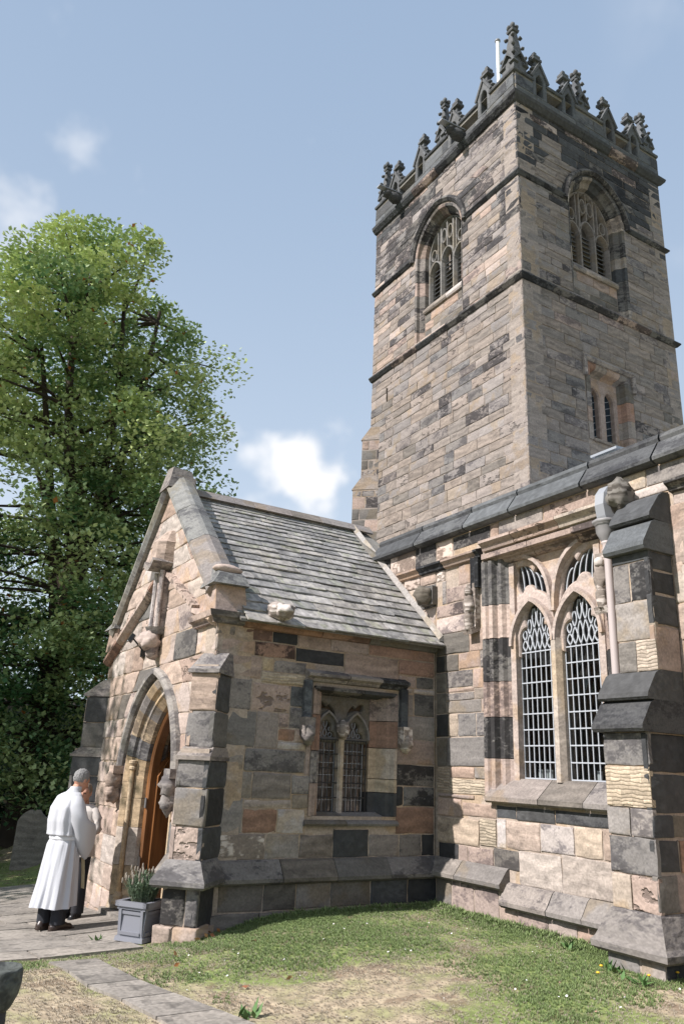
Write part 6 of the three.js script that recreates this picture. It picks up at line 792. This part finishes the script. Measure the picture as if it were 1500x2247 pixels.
// ---------------------------------------------------------------- grass, weeds, fallen leaves, confetti
{ const g = new THREE.BufferGeometry(), P = [], I = []; const q = rng(55); for (let k = 0; k < 5; k++) { const a = k * 1.256 + q(), r = 0.012 * q(), w = 0.0035, h = 0.7 + 0.5 * q(), l = 0.25 + 0.5 * q(), n = P.length / 3, ca = Math.cos(a), sa = Math.sin(a), bx = ca * r, bz = sa * r; P.push(bx - sa * w, 0, bz + ca * w, bx + sa * w, 0, bz - ca * w, bx + ca * l * 0.012 + sa * w * 0.7, h * 0.018, bz + sa * l * 0.012 - ca * w * 0.7, bx + ca * l * 0.012 - sa * w * 0.7, h * 0.018, bz + sa * l * 0.012 + ca * w * 0.7, bx + ca * l * 0.035, h * 0.032, bz + sa * l * 0.035); I.push(n, n + 1, n + 2, n, n + 2, n + 3, n + 3, n + 2, n + 4); } g.setAttribute('position', new THREE.Float32BufferAttribute(P, 3)); g.setIndex(I); g.computeVertexNormals();
  const list = []; const rq = (a, b) => a + (b - a) * q(); const dryAt = (x, z) => { const n = fbm(x * 0.8 + 31, z * 0.8 + 17, 501, 4); const wall = Math.max(ss(-5.2, -5.95, z) * ss(-7.9, -7.2, x), ss(-7.2, -7.75, x) * ss(-3.4, -4.2, z)); return clamp(ss(0.36, 0.60, n) * 0.95 - wall * 0.85 + 0.24); };
  let tr = 0; while (list.length < 115000 && tr++ < 600000) { const far = q() < 0.10; const x = far ? rq(-20, -12.5) : -0.8 - 7.4 * Math.pow(q(), 0.8), z = far ? rq(-5, 2) : q() < 0.14 ? rq(-0.2, 3) : rq(-6.1, -0.2); if (!far && x < -7.85 && z < -2.6) continue; if (onPath(x, z)) continue; if (!far && x < -7.6 && z < -1.3 && z > -2.62 ) continue; const dr = dryAt(x, z); const green = q() > dr; if (!green && q() < 0.35) continue; const wall = Math.max(ss(-5.65, -5.98, z), ss(-7.6, -7.82, x) * ss(-3.4, -3.8, z)); const b = rq(0.7, 1.3); list.push([x, z, (green ? rq(0.35, 0.85) : rq(0.25, 0.55)) * (1 + wall * rq(0, 1.8)), green ? [0.165 * b, 0.225 * b, 0.075 * b] : [0.37 * b, 0.32 * b, 0.245 * b]]); }
  const m = new THREE.InstancedMesh(g, new THREE.MeshPhysicalMaterial({ name: 'grass_blade', color: 0xffffff, roughness: 0.8, transmission: 0.2, thickness: 0, side: THREE.DoubleSide }), list.length), d = new THREE.Object3D(), c = new THREE.Color(); list.forEach(([x, z, s, col], i) => { d.position.set(x, gY(x, z) - 0.002, z); d.rotation.set(0, q() * 6.28, 0); d.scale.set(s * 1.3, s, s * 1.3); d.updateMatrix(); m.setMatrixAt(i, d.matrix); m.setColorAt(i, c.setRGB(...col)); }); m.name = 'grass'; m.castShadow = m.receiveShadow = true; m.userData = { kind: 'stuff', label: 'short patchy green and straw coloured grass', category: 'grass' }; scene.add(m);
  // confetti left on the turf
  const cg = new THREE.CircleGeometry(0.0085, 6).rotateX(-Math.PI / 2).translate(0, 0.004, 0), cm = new THREE.InstancedMesh(cg, new THREE.MeshStandardMaterial({ name: 'paper_petal', roughness: 0.8, side: THREE.DoubleSide }), 130); for (let i = 0; i < 130; i++) { let x, z; do { x = rq(-7.6, -2.6); z = rq(-5.6, -1.2); } while (onPath(x, z)); d.position.set(x, gY(x, z) + 0.014, z); d.rotation.set(rq(-0.6, 0.6), q() * 6, rq(-0.6, 0.6)); d.scale.setScalar(rq(0.5, 1.25)); d.updateMatrix(); cm.setMatrixAt(i, d.matrix); cm.setColorAt(i, c.setRGB(...(q() < 0.85 ? [0.78, 0.77, 0.76] : [0.45, 0.25, 0.2]))); } cm.name = 'confetti'; cm.userData = { kind: 'stuff', label: 'white paper confetti scattered over the grass', category: 'confetti' }; cm.castShadow = true; scene.add(cm);
  // curled brown leaves
  const lg = leafGeo(0.034, 0.052), lm = [[0.32, 0.13, 0.045], [0.25, 0.10, 0.05], [0.38, 0.2, 0.09]].map((k, i) => new THREE.MeshStandardMaterial({ name: 'dead_leaf_' + i, color: new THREE.Color(...k), roughness: 0.9, side: THREE.DoubleSide })); const spots = [[428, 2052], [445, 2057], [455, 2062], [463, 2052], [470, 2058], [438, 2066], [482, 2050], [560, 2068], [388, 2103], [393, 2120], [545, 2170], [640, 2150]]; spots.forEach(([px, py], i) => { const p = onG(px, py); const t = thing('fallen_leaf', i < 7 ? 'curled rusty leaf in the drift beside the porch buttress foot' : 'curled rusty leaf lying alone on the dry grass', 'leaf', [p.x, gY(p.x, p.z) + 0.02, p.z], i < 7 ? 'leaves drifted by the buttress foot' : 'leaves scattered on the lawn'); const e = new THREE.Mesh(lg, lm[i % 3]); e.name = 'blade'; e.rotation.set(rq(0.9, 1.9), q() * 6, rq(-0.4, 0.4)); e.castShadow = true; t.add(e); const s = new THREE.Mesh(new THREE.CylinderGeometry(0.0015, 0.0015, 0.03, 4).rotateZ(1.2), lm[1]); s.name = 'stalk'; t.add(s); });
  // broad-leaved weeds and dandelions at the buttress foot
  const wm = new THREE.MeshStandardMaterial({ name: 'weed_leaf', color: new THREE.Color(0.075, 0.15, 0.04), roughness: 0.7, side: THREE.DoubleSide }), wl = leafGeo(0.045, 0.13); const labs = ['leafy green weed against the aisle buttress base stones', 'leafy green weed in the grass by the buttress corner', 'broad leaved plantain beside the paved path', 'tufted weed growing between the paving and the planter', 'spreading weed below the aisle plinth']; [[1345, 2135], [1395, 2160], [540, 2235], [215, 2068], [1250, 2085]].forEach(([px, py], i) => { const p = onG(px, py), t = thing('weed', labs[i], 'weed', [p.x, gY(p.x, p.z), p.z]); const n = i === 3 ? 6 : 14; for (let k = 0; k < n; k++) { const e = new THREE.Mesh(wl, wm); e.name = 'leaf'; e.rotation.set(rq(0.35, 1.25), k * 2.4, rq(-0.3, 0.3), 'YXZ'); e.scale.setScalar(rq(0.5, 1.0)); e.position.set(rq(-0.05, 0.05) * (i < 2 ? 2 : 1), 0, rq(-0.05, 0.05)); e.castShadow = true; t.add(e); } });
  const ym = new THREE.MeshStandardMaterial({ name: 'yellow_petals', color: new THREE.Color(0.75, 0.45, 0.03), roughness: 0.7 }), sm = new THREE.MeshStandardMaterial({ name: 'green_stalk', color: new THREE.Color(0.1, 0.16, 0.05), roughness: 0.8 }); [[1319, 2131], [1312, 2147], [1424, 2153], [1487, 2146]].forEach(([px, py]) => { const p = onG(px, py + 8), t = thing('dandelion', 'small yellow dandelion flower in the grass by the aisle buttress', 'flower', [p.x, gY(p.x, p.z), p.z], 'dandelions by the buttress'); const s = new THREE.Mesh(new THREE.CylinderGeometry(0.002, 0.002, 0.06, 5).translate(0, 0.03, 0), sm); s.name = 'stalk'; const f = new THREE.Mesh(new THREE.SphereGeometry(0.014, 10, 6).scale(1, 0.55, 1).translate(0, 0.063, 0), ym); f.name = 'flower_head'; t.add(s, f); });
}
// ---------------------------------------------------------------- people
const capsule = (p, a, b, ra, rb) => { const dx = b[0] - a[0], dy = b[1] - a[1], dz = b[2] - a[2], l2 = dx * dx + dy * dy + dz * dz || 1e-9; const t = clamp(((p[0] - a[0]) * dx + (p[1] - a[1]) * dy + (p[2] - a[2]) * dz) / l2); return Math.hypot(p[0] - a[0] - dx * t, p[1] - a[1] - dy * t, p[2] - a[2] - dz * t) - lerp(ra, rb, t); };
const ellip = (p, c, r) => { const x = (p[0] - c[0]) / r[0], y = (p[1] - c[1]) / r[1], z = (p[2] - c[2]) / r[2], k = Math.hypot(x, y, z); return (k - 1) * Math.min(...r); };
const smin = (a, b, k) => { const h = Math.max(k - Math.abs(a - b), 0) / k; return Math.min(a, b) - h * h * k * 0.25; };
function marched(sdf, c, half, res) {   // mesh of a distance field inside a cube
  const m = new MarchingCubes(res, new THREE.MeshBasicMaterial(), false, false, 120000); m.isolation = 0; const s = m.size, hs = s / 2;
  for (let k = 0; k < s; k++) for (let j = 0; j < s; j++) for (let i = 0; i < s; i++) m.field[i + j * s + k * s * s] = -sdf([c[0] + (i - hs) / hs * half, c[1] + (j - hs) / hs * half, c[2] + (k - hs) / hs * half]);
  m.update(); const n = m.count, g = new THREE.BufferGeometry(); const P = new Float32Array(n * 3); for (let i = 0; i < n; i++) for (let a = 0; a < 3; a++) P[i * 3 + a] = m.positionArray[i * 3 + a] * half + c[a];
  g.setAttribute('position', new THREE.BufferAttribute(P, 3)); const w = mergeVertices(g, half / res * 0.05); w.computeVertexNormals(); return w.toNonIndexed();
}
const handSDF = (w, d, up, side, curl) => { // wrist, pointing direction, back-of-hand normal, +1/-1 thumb side
  const D = V3(...d).normalize(), U = V3(...up).normalize(), S = new THREE.Vector3().crossVectors(U, D).normalize().multiplyScalar(side); const at = (a, b, c) => { const q = V3(...w).addScaledVector(D, a).addScaledVector(S, b).addScaledVector(U, c); return [q.x, q.y, q.z]; };
  const C = [[at(0, 0, 0), at(0.03, 0, 0), 0.027, 0.03]]; for (let i = 0; i < 4; i++) { const b = 0.030 - i * 0.020, L = [0.040, 0.045, 0.042, 0.033][i]; C.push([at(0.02, b * 0.6, 0), at(0.085, b, 0.004), 0.016, 0.0115]); const a1 = curl, a2 = curl * 2.1; const p1 = at(0.085, b, 0.004), p2 = at(0.085 + L * Math.cos(a1), b, 0.004 - L * Math.sin(a1)), p3 = at(0.085 + L * Math.cos(a1) + L * 0.75 * Math.cos(a2), b, 0.004 - L * Math.sin(a1) - L * 0.75 * Math.sin(a2)); C.push([p1, p2, 0.0105, 0.0095], [p2, p3, 0.0095, 0.0075]); }
  C.push([at(0.02, 0.02, 0), at(0.05, 0.052, -0.006), 0.014, 0.011], [at(0.05, 0.052, -0.006), at(0.085, 0.058, -0.018), 0.011, 0.008]); return C; };
function headSDF(h, yaw, pitch) { // h: head centre; returns an sdf in the figure's own axes
  const e = new THREE.Euler(pitch, yaw, 0, 'YXZ'), inv = new THREE.Matrix4().makeRotationFromEuler(e).invert(), v = new THREE.Vector3(); const loc = (p) => { v.set(p[0] - h[0], p[1] - h[1], p[2] - h[2]).applyMatrix4(inv); return [v.x, v.y, v.z]; };
  const f = (p0) => { const p = loc(p0); let d = ellip(p, [0, 0.02, -0.012], [0.076, 0.098, 0.098]); d = smin(d, ellip(p, [0, -0.045, 0.028], [0.058, 0.075, 0.066]), 0.04); d = smin(d, capsule(p, [0, 0.012, 0.085], [0, -0.025, 0.112], 0.009, 0.014), 0.016); d = smin(d, capsule(p, [-0.035, 0.025, 0.074], [0.035, 0.025, 0.074], 0.011, 0.011), 0.015); d = smin(d, ellip(p, [0, -0.062, 0.082], [0.024, 0.010, 0.012]), 0.012); d = smin(d, ellip(p, [0, -0.098, 0.066], [0.024, 0.018, 0.02]), 0.02); for (const s of [-1, 1]) { d = Math.max(d, -ellip(p, [s * 0.031, 0.006, 0.092], [0.017, 0.010, 0.012])); d = smin(d, ellip(p, [s * 0.078, -0.008, -0.008], [0.010, 0.032, 0.018]), 0.006); } return d; };
  const hair = (p0) => { const p = loc(p0); const lump2 = 0.016 * (fbm3(p[0] * 120 + 40, p[1] * 70 + 40, p[2] * 120 + 40, 8, 3) - 0.5); let d = ellip(p, [0, 0.028, -0.016], [0.084, 0.102, 0.104]) + lump2; const face = Math.max(p[1] - 0.075, -(p[2] - 0.03 - Math.max(0, p[1]) * 0.15)); d = Math.max(d, -face); d = Math.max(d, -(p[1] + 0.05 + (p[2] > -0.02 ? 0.04 : 0))); return d; };
  return { f, hair, loc, e }; }
// a garment lofted from rings [y, rx, rz, cx, cz]; folds deepen toward the hem
function loft(rings, folds, seg = 72) { const P = [], I = [], UV = []; rings.forEach(([y, rx, rz, cx, cz, fold = 0], j) => { for (let i = 0; i <= seg; i++) { const a = i / seg * Math.PI * 2, w = 1 + fold * folds(a, y); P.push(cx + rx * w * Math.cos(a), y + fold * 0.03 * Math.sin(a * 3 + 1), cz + rz * w * Math.sin(a)); UV.push(i / seg * 2, y); } }); const N = seg + 1; for (let j = 0; j < rings.length - 1; j++) for (let i = 0; i < seg; i++) { const k = j * N + i; I.push(k, k + N, k + N + 1, k, k + N + 1, k + 1); } const g = new THREE.BufferGeometry(); g.setAttribute('position', new THREE.Float32BufferAttribute(P, 3)); g.setAttribute('uv', new THREE.Float32BufferAttribute(UV, 2)); g.setIndex(I); g.computeVertexNormals(); return g.toNonIndexed(); }
const dense = (rings, n) => { const o = []; for (let i = 0; i < rings.length - 1; i++) for (let k = 0; k < n; k++) { const t = k / n, s = t * t * (3 - 2 * t) * 0.35 + t * 0.65; o.push(rings[i].map((v, q) => lerp(v, rings[i + 1][q], s))); } o.push(rings[rings.length - 1]); return o; };
// a sleeve: rings along a path, each drooping by `hang`
function sleeve(path, seg = 28) { const P = [], I = [], N = seg + 1; path.forEach(({ p, d, r, hang = 0 }, j) => { const D = V3(...d).normalize(), S = new THREE.Vector3().crossVectors(V3(0, 1, 0), D).normalize(), U = new THREE.Vector3().crossVectors(D, S); for (let i = 0; i <= seg; i++) { const a = i / seg * 6.283, dn = Math.max(0, -Math.sin(a)); const w = 1 + 0.07 * Math.sin(a * 5 + j * 1.3) * (j / path.length); const q = V3(...p).addScaledVector(S, r * w * Math.cos(a)).addScaledVector(U, r * w * Math.sin(a)); q.y -= hang * dn; P.push(q.x, q.y, q.z); } }); for (let j = 0; j < path.length - 1; j++) for (let i = 0; i < seg; i++) { const k = j * N + i; I.push(k, k + N, k + N + 1, k, k + N + 1, k + 1); } const g = new THREE.BufferGeometry(); g.setAttribute('position', new THREE.Float32BufferAttribute(P, 3)); g.setIndex(I); g.computeVertexNormals(); const o = g.toNonIndexed(); o.setAttribute('uv', new THREE.Float32BufferAttribute(new Float32Array(o.attributes.position.count * 2), 2)); return o; }
const cloth = (c, r = 0.85, n = 'cloth') => new THREE.MeshPhysicalMaterial({ name: n, color: new THREE.Color(...c), roughness: r, sheen: 0.2, sheenRoughness: 0.6, side: THREE.DoubleSide });
const skinMat = new THREE.MeshPhysicalMaterial({ name: 'skin', color: new THREE.Color(0.50, 0.27, 0.19), roughness: 0.55, specularIntensity: 0.4 });
function shoe(x, z, yaw) { const s = new THREE.Shape(); s.absellipse(0, 0.055, 0.047, 0.10, 0, Math.PI, false); s.lineTo(-0.04, -0.10); s.absellipse(0, -0.10, 0.04, 0.045, Math.PI, 2 * Math.PI, false); const sole = new THREE.ExtrudeGeometry(s, { depth: 0.02, bevelEnabled: true, bevelSize: 0.004, bevelThickness: 0.004, bevelSegments: 1 }).rotateX(Math.PI / 2).translate(0, 0.026, 0); const up = marched((p) => Math.max(smin(smin(capsule(p, [0, 0.035, -0.10], [0, 0.04, 0.09], 0.042, 0.036), capsule(p, [0, 0.05, -0.085], [0, 0.10, -0.075], 0.045, 0.042), 0.04), capsule(p, [0, 0.05, -0.03], [0, 0.06, 0.03], 0.04, 0.03), 0.03), -(p[1] - 0.02), p[1] - 0.115), [0, 0.06, 0], 0.17, 44); return [sole, up].map((g) => g.rotateY(yaw).translate(x, 0, z)); }
function placePerson(t, f, pos, k = 1) { const ry = Math.atan2(f[0], f[2]); return (name, geo, mat, parent = t, extra) => part(parent, name, geo.scale(k, k, k).rotateY(ry).translate(...pos), mat, extra); }
const eyeMat = new THREE.MeshStandardMaterial({ name: 'eye', color: 0x2a2420, roughness: 0.2 });
const noUV = (g) => { const q = g.index ? g.toNonIndexed() : g; const o = new THREE.BufferGeometry(); o.setAttribute('position', q.attributes.position.clone()); o.setAttribute('normal', q.attributes.normal.clone()); return o; };
{ // priest in a white alb, head bowed towards the other
  const p0 = onG(112, 2046), pos = [p0.x, gY(p0.x, p0.z) + 0.022, p0.z]; const t = thing('person', 'person with short grey hair in a long white robe tied at the waist, hands clasped', 'person', pos); const put = placePerson(t, [-0.30, 0, -0.95], pos, 0.955);
  const head = headSDF([0, 1.605, 0.125], 0.12, 0.42);
  const J = { pel: [0, 0.92, -0.02], ch: [0, 1.28, -0.03], nb: [0, 1.45, 0.03], hd: [0, 1.56, 0.10], sl: [0.17, 1.365, 0.0], sr: [-0.17, 1.365, 0.0], el: [0.25, 1.12, 0.05], er: [-0.25, 1.12, 0.05], wl: [0.07, 1.02, 0.28], wr: [-0.06, 1.03, 0.28], kl: [0.10, 0.5, 0], kr: [-0.10, 0.5, 0.0], al: [0.10, 0.09, -0.05], ar: [-0.10, 0.09, 0.0] };
  const body = (p) => { let d = capsule(p, J.pel, J.ch, 0.10, 0.09); d = smin(d, capsule(p, J.sl, J.sr, 0.04, 0.04), 0.05); d = smin(d, capsule(p, J.ch, J.nb, 0.08, 0.05), 0.05); d = smin(d, capsule(p, J.nb, J.hd, 0.056, 0.052), 0.03); for (const [a, b, c, r0, r1, r2] of [[J.sl, J.el, J.wl, 0.045, 0.042, 0.03], [J.sr, J.er, J.wr, 0.045, 0.042, 0.03], [J.pel, J.kl, J.al, 0.085, 0.055, 0.038], [J.pel, J.kr, J.ar, 0.085, 0.055, 0.038]]) { d = smin(d, capsule(p, a, b, r0, r1), 0.03); d = smin(d, capsule(p, b, c, r1, r2), 0.02); } return d; };
  const HL = handSDF(J.wl, [-0.55, -0.05, 0.5], [0.3, 0.2, 0.9], -1, 0.75), HR = handSDF(J.wr, [0.45, 0.1, 0.6], [-0.4, 0.5, 0.7], 1, 0.5); const hand = (H) => (p) => { let d = 1; for (const [a, b, r0, r1] of H) d = smin(d, capsule(p, a, b, r0, r1), 0.008); return d; };
  const bm = put('body', merge([marched(body, [0, 0.9, 0.05], 0.95, 84), marched(head.f, [0, 1.59, 0.12], 0.17, 60), marched(hand(HL), [0.03, 1.02, 0.34], 0.13, 54), marched(hand(HR), [-0.03, 1.05, 0.34], 0.13, 54)].map(noUV)), skinMat);
  put('hair', noUV(marched(head.hair, [0, 1.62, 0.11], 0.16, 54)), new THREE.MeshStandardMaterial({ name: 'grey_hair', color: new THREE.Color(0.21, 0.205, 0.20), roughness: 0.85 }));
  for (const s of [-1, 1]) { const q = V3(s * 0.031, 0.006, 0.078).applyEuler(head.e).add(V3(0, 1.605, 0.125)); put('eye', new THREE.SphereGeometry(0.011, 10, 8).translate(q.x, q.y, q.z), eyeMat); }
  const white = cloth([0.47, 0.475, 0.50], 0.9, 'white_linen'); const F = (a, y) => Math.sin(a * 7 + 0.9 * Math.sin(a * 2 + y * 2.4)) * 0.55 + Math.sin(a * 4 - y * 1.8 + 1) * 0.45 + Math.sin(a * 13 + 1.2 * Math.sin(a * 3 - y * 2)) * 0.38 + (fbm(a * 6 + 20, y * 3, 77, 3) - 0.5) * 0.9;
  put('alb', loft(dense([[1.50, 0.07, 0.075, 0, 0.055, 0], [1.475, 0.085, 0.085, 0, 0.04, 0], [1.45, 0.15, 0.105, 0, 0.015, 0.01], [1.40, 0.215, 0.125, 0, 0.0, 0.02], [1.30, 0.225, 0.165, 0, -0.015, 0.045], [1.16, 0.222, 0.175, 0, -0.015, 0.07], [1.05, 0.218, 0.17, 0, -0.005, 0.08], [1.005, 0.222, 0.17, 0, -0.005, 0.08], [0.985, 0.185, 0.138, 0, 0, 0.03], [0.955, 0.187, 0.14, 0, 0, 0.04], [0.90, 0.20, 0.158, 0, 0, 0.08], [0.70, 0.215, 0.18, 0, -0.01, 0.10], [0.48, 0.232, 0.202, 0, -0.02, 0.11], [0.25, 0.252, 0.23, 0, -0.03, 0.12]], 4), F, 160), white);
  for (const k of [-1, 1]) put('sleeve', sleeve([{ p: [k * 0.10, 1.375, 0.0], d: [k * 1, -0.25, 0.0], r: 0.07 }, { p: [k * 0.155, 1.365, 0.0], d: [k * 0.8, -0.5, 0.02], r: 0.086 }, { p: [k * 0.20, 1.31, 0.0], d: [k * 0.35, -0.9, 0.08], r: 0.092 }, { p: [k * 0.235, 1.2, 0.02], d: [k * 0.15, -0.9, 0.25], r: 0.095, hang: 0.01 }, { p: [k * 0.235, 1.12, 0.06], d: [-k * 0.3, -0.5, 0.7], r: 0.10, hang: 0.05 }, { p: [k * 0.19, 1.075, 0.13], d: [-k * 0.5, -0.25, 0.8], r: 0.105, hang: 0.13 }, { p: [k * 0.145, 1.06, 0.20], d: [-k * 0.5, -0.15, 0.8], r: 0.10, hang: 0.20 }, { p: [k * 0.125, 1.05, 0.235], d: [-k * 0.5, -0.1, 0.8], r: 0.095, hang: 0.22 }]), white);
  put('cincture', loft([[0.995, 0.19, 0.143, 0, 0, 0.02], [0.99, 0.197, 0.15, 0, 0, 0.02], [0.975, 0.2, 0.153, 0, 0, 0.02], [0.96, 0.197, 0.15, 0, 0, 0.02], [0.953, 0.19, 0.143, 0, 0, 0.02]], F, 60), cloth([0.62, 0.62, 0.64], 0.9, 'white_cord'));
  put('collar', loft([[1.47, 0.078, 0.082, 0, 0.045, 0], [1.53, 0.066, 0.068, 0, 0.07, 0], [1.535, 0.062, 0.064, 0, 0.07, 0]], F, 40), white);
  { const s = []; for (const k of [-1, 1]) { const P = [[1.0, 0.155], [0.8, 0.205], [0.6, 0.24], [0.42, 0.262]]; const m = new Mb(); for (let i = 0; i < P.length - 1; i++) { const [y0, z0] = P[i], [y1, z1] = P[i + 1], w = 0.032, x = k * 0.09; m.quad(V3(x - w, y0, z0 + 0.015), V3(x + w, y0, z0 + 0.01), V3(x + w, y1, z1 + 0.01), V3(x - w, y1, z1 + 0.015)); } s.push(m.geo()); } s.forEach((g) => put('stole', g, cloth([0.62, 0.52, 0.33], 0.8, 'cream_stole'))); }
  const dark = cloth([0.022, 0.024, 0.03], 0.9, 'dark_trousers'); for (const [k, a] of [[1, J.al], [-1, J.ar]]) put('trouser_leg', loft([[0.45, 0.08, 0.085, k * 0.10, a[2], 0.02], [0.2, 0.07, 0.08, k * 0.10, a[2], 0.05], [0.075, 0.072, 0.085, k * 0.10, a[2] + 0.005, 0.06]], F, 32), dark);
  const leather = new THREE.MeshStandardMaterial({ name: 'brown_black_leather', color: new THREE.Color(0.035, 0.022, 0.017), roughness: 0.35 }); for (const [x, z] of [[0.10, 0.0], [-0.10, 0.06]]) { const [a, b] = shoe(x, z, x > 0 ? 0.15 : -0.1); put('shoe', merge([noUV(a), noUV(b)]), leather); } }
{ // the other person, facing the priest, mostly hidden behind the robe
  const p0 = onG(153, 2020), pos = [p0.x, gY(p0.x, p0.z) + 0.022, p0.z]; const t = thing('person', 'person in pale jacket and black trousers facing the robed one, holding a dark notebook', 'person', pos); const put = placePerson(t, [0.70, 0, 0.71], pos, 0.95); const sc = 0.93, S = (a) => a.map((v) => v * sc);
  const head = headSDF([0, 1.51, 0.04], 0.2, 0.15); const J = { pel: [0, 0.88, 0], ch: [0, 1.2, 0], nb: [0, 1.35, 0.0], hd: [0, 1.46, 0.02], sl: [0.15, 1.27, 0], sr: [-0.15, 1.27, 0], el: [0.23, 1.05, 0.0], er: [-0.22, 1.05, 0.0], wl: [0.17, 1.0, 0.22], wr: [-0.08, 1.02, 0.24], kl: [0.09, 0.47, 0.02], kr: [-0.09, 0.47, 0.02], al: [0.09, 0.08, 0], ar: [-0.09, 0.08, 0] };
  const body = (p) => { let d = capsule(p, J.pel, J.ch, 0.10, 0.085); d = smin(d, capsule(p, J.sl, J.sr, 0.035, 0.035), 0.05); d = smin(d, capsule(p, J.ch, J.nb, 0.07, 0.045), 0.05); d = smin(d, capsule(p, J.nb, J.hd, 0.05, 0.046), 0.03); for (const [a, b, c, r0, r1, r2] of [[J.sl, J.el, J.wl, 0.038, 0.038, 0.028], [J.sr, J.er, J.wr, 0.038, 0.038, 0.028], [J.pel, J.kl, J.al, 0.09, 0.055, 0.038], [J.pel, J.kr, J.ar, 0.09, 0.055, 0.038]]) { d = smin(d, capsule(p, a, b, r0, r1), 0.03); d = smin(d, capsule(p, b, c, r1, r2), 0.02); } return d; };
  const HL = handSDF(J.wl, [-0.5, 0.1, 0.7], [0.6, 0.5, 0.5], -1, 0.7), HR = handSDF(J.wr, [0.4, 0.15, 0.7], [-0.5, 0.6, 0.5], 1, 0.7); const hand = (H) => (p) => { let d = 1; for (const [a, b, r0, r1] of H) d = smin(d, capsule(p, a, b, r0, r1), 0.008); return d; };
  put('body', merge([marched(body, [0, 0.85, 0.05], 0.92, 80), marched(head.f, [0, 1.50, 0.03], 0.17, 56), marched(hand(HL), [0.12, 1.02, 0.30], 0.13, 50), marched(hand(HR), [-0.05, 1.05, 0.30], 0.13, 50)].map(noUV)), skinMat);
  put('hair', noUV(marched(head.hair, [0, 1.53, 0.02], 0.16, 50)), new THREE.MeshStandardMaterial({ name: 'light_brown_hair', color: new THREE.Color(0.22, 0.17, 0.13), roughness: 0.8 }));
  for (const s of [-1, 1]) { const q = V3(s * 0.031, 0.006, 0.078).applyEuler(head.e).add(V3(0, 1.51, 0.04)); put('eye', new THREE.SphereGeometry(0.011, 10, 8).translate(q.x, q.y, q.z), eyeMat); }
  const F = (a, y) => Math.sin(a * 5 + y * 6) * 0.5 + Math.sin(a * 9 - y * 3) * 0.4; const jk = cloth([0.55, 0.50, 0.46], 0.85, 'pale_jacket');
  put('jacket', loft(dense([[1.37, 0.10, 0.075, 0, -0.01, 0], [1.34, 0.16, 0.095, 0, -0.01, 0.01], [1.28, 0.198, 0.125, 0, 0, 0.02], [1.1, 0.195, 0.145, 0, 0.0, 0.03], [0.95, 0.19, 0.145, 0, 0, 0.04], [0.74, 0.215, 0.165, 0, 0, 0.05]], 3), F, 64), jk);
  for (const k of [-1, 1]) { const w = k > 0 ? J.wl : J.wr; put('sleeve', sleeve([{ p: [k * 0.09, 1.29, 0], d: [k * 1, -0.25, 0], r: 0.055 }, { p: [k * 0.145, 1.275, 0], d: [k * 0.8, -0.5, 0], r: 0.07 }, { p: [k * 0.20, 1.2, 0], d: [k * 0.2, -1, 0.02], r: 0.066 }, { p: [k * 0.225, 1.08, 0.0], d: [0, -0.8, 0.4], r: 0.062 }, { p: [k * 0.21, 1.035, 0.07], d: [w[0] - k * 0.22, -0.1, 0.7], r: 0.056 }, { p: [lerp(k * 0.22, w[0], 0.8), 1.02, 0.17], d: [w[0] - k * 0.22, 0, 0.7], r: 0.05 }]), jk); }
  { const m = new Mb(); const P = [[1.33, 0.10], [1.2, 0.132], [1.05, 0.15], [0.9, 0.152], [0.78, 0.168]]; for (let i = 0; i < P.length - 1; i++) { const [y0, z0] = P[i], [y1, z1] = P[i + 1]; const q = (x, y, z) => V3(x, y, z + 0.012 - Math.abs(x) * 0.25); for (let k = -2; k < 2; k++) m.quad(q(k * 0.035, y0, z0), q((k + 1) * 0.035, y0, z0), q((k + 1) * 0.035, y1, z1), q(k * 0.035, y1, z1)); } put('blouse', m.geo(), cloth([0.60, 0.55, 0.52], 0.9, 'patterned_blouse')); }
  put('badge', box(0.075, 0.022, 0.006, 0.11, 1.17, 0.128, 0.55), cloth([0.02, 0.02, 0.025], 0.5, 'black_badge'));
  const dark = cloth([0.018, 0.018, 0.022], 0.9, 'black_trousers'); for (const k of [-1, 1]) put('trouser_leg', loft([[0.86, 0.105, 0.115, k * 0.075, 0, 0.01], [0.5, 0.08, 0.085, k * 0.09, 0.015, 0.02], [0.07, 0.075, 0.085, k * 0.09, 0, 0.05]], F, 32), dark);
  const leather = new THREE.MeshStandardMaterial({ name: 'black_leather', color: new THREE.Color(0.02, 0.02, 0.022), roughness: 0.35 }); for (const x of [0.09, -0.09]) { const [a, b] = shoe(x, 0.05, x * 2); put('shoe', merge([noUV(a), noUV(b)]), leather); }
  { const f = Math.atan2(0.70, 0.71), q = V3(0.03, 1.0, 0.33).multiplyScalar(0.95).applyAxisAngle(V3(0, 1, 0), f).add(V3(...pos)); const nb = thing('notebook', 'small dark notebook held between the hands of the one in the pale jacket', 'notebook', [q.x, q.y - 0.06, q.z]); part(nb, 'cover', box(0.11, 0.15, 0.006, 0, 0, 0.009).rotateX(-0.5).rotateY(f).translate(q.x, q.y, q.z), leather); part(nb, 'cover', box(0.11, 0.15, 0.004, 0, 0, -0.009).rotateX(-0.5).rotateY(f).translate(q.x, q.y, q.z), leather); part(nb, 'pages', box(0.102, 0.142, 0.012, 0, 0, 0).rotateX(-0.5).rotateY(f).translate(q.x, q.y, q.z), cloth([0.6, 0.58, 0.52], 0.9, 'paper')); } }
renderer.render(scene, camera);
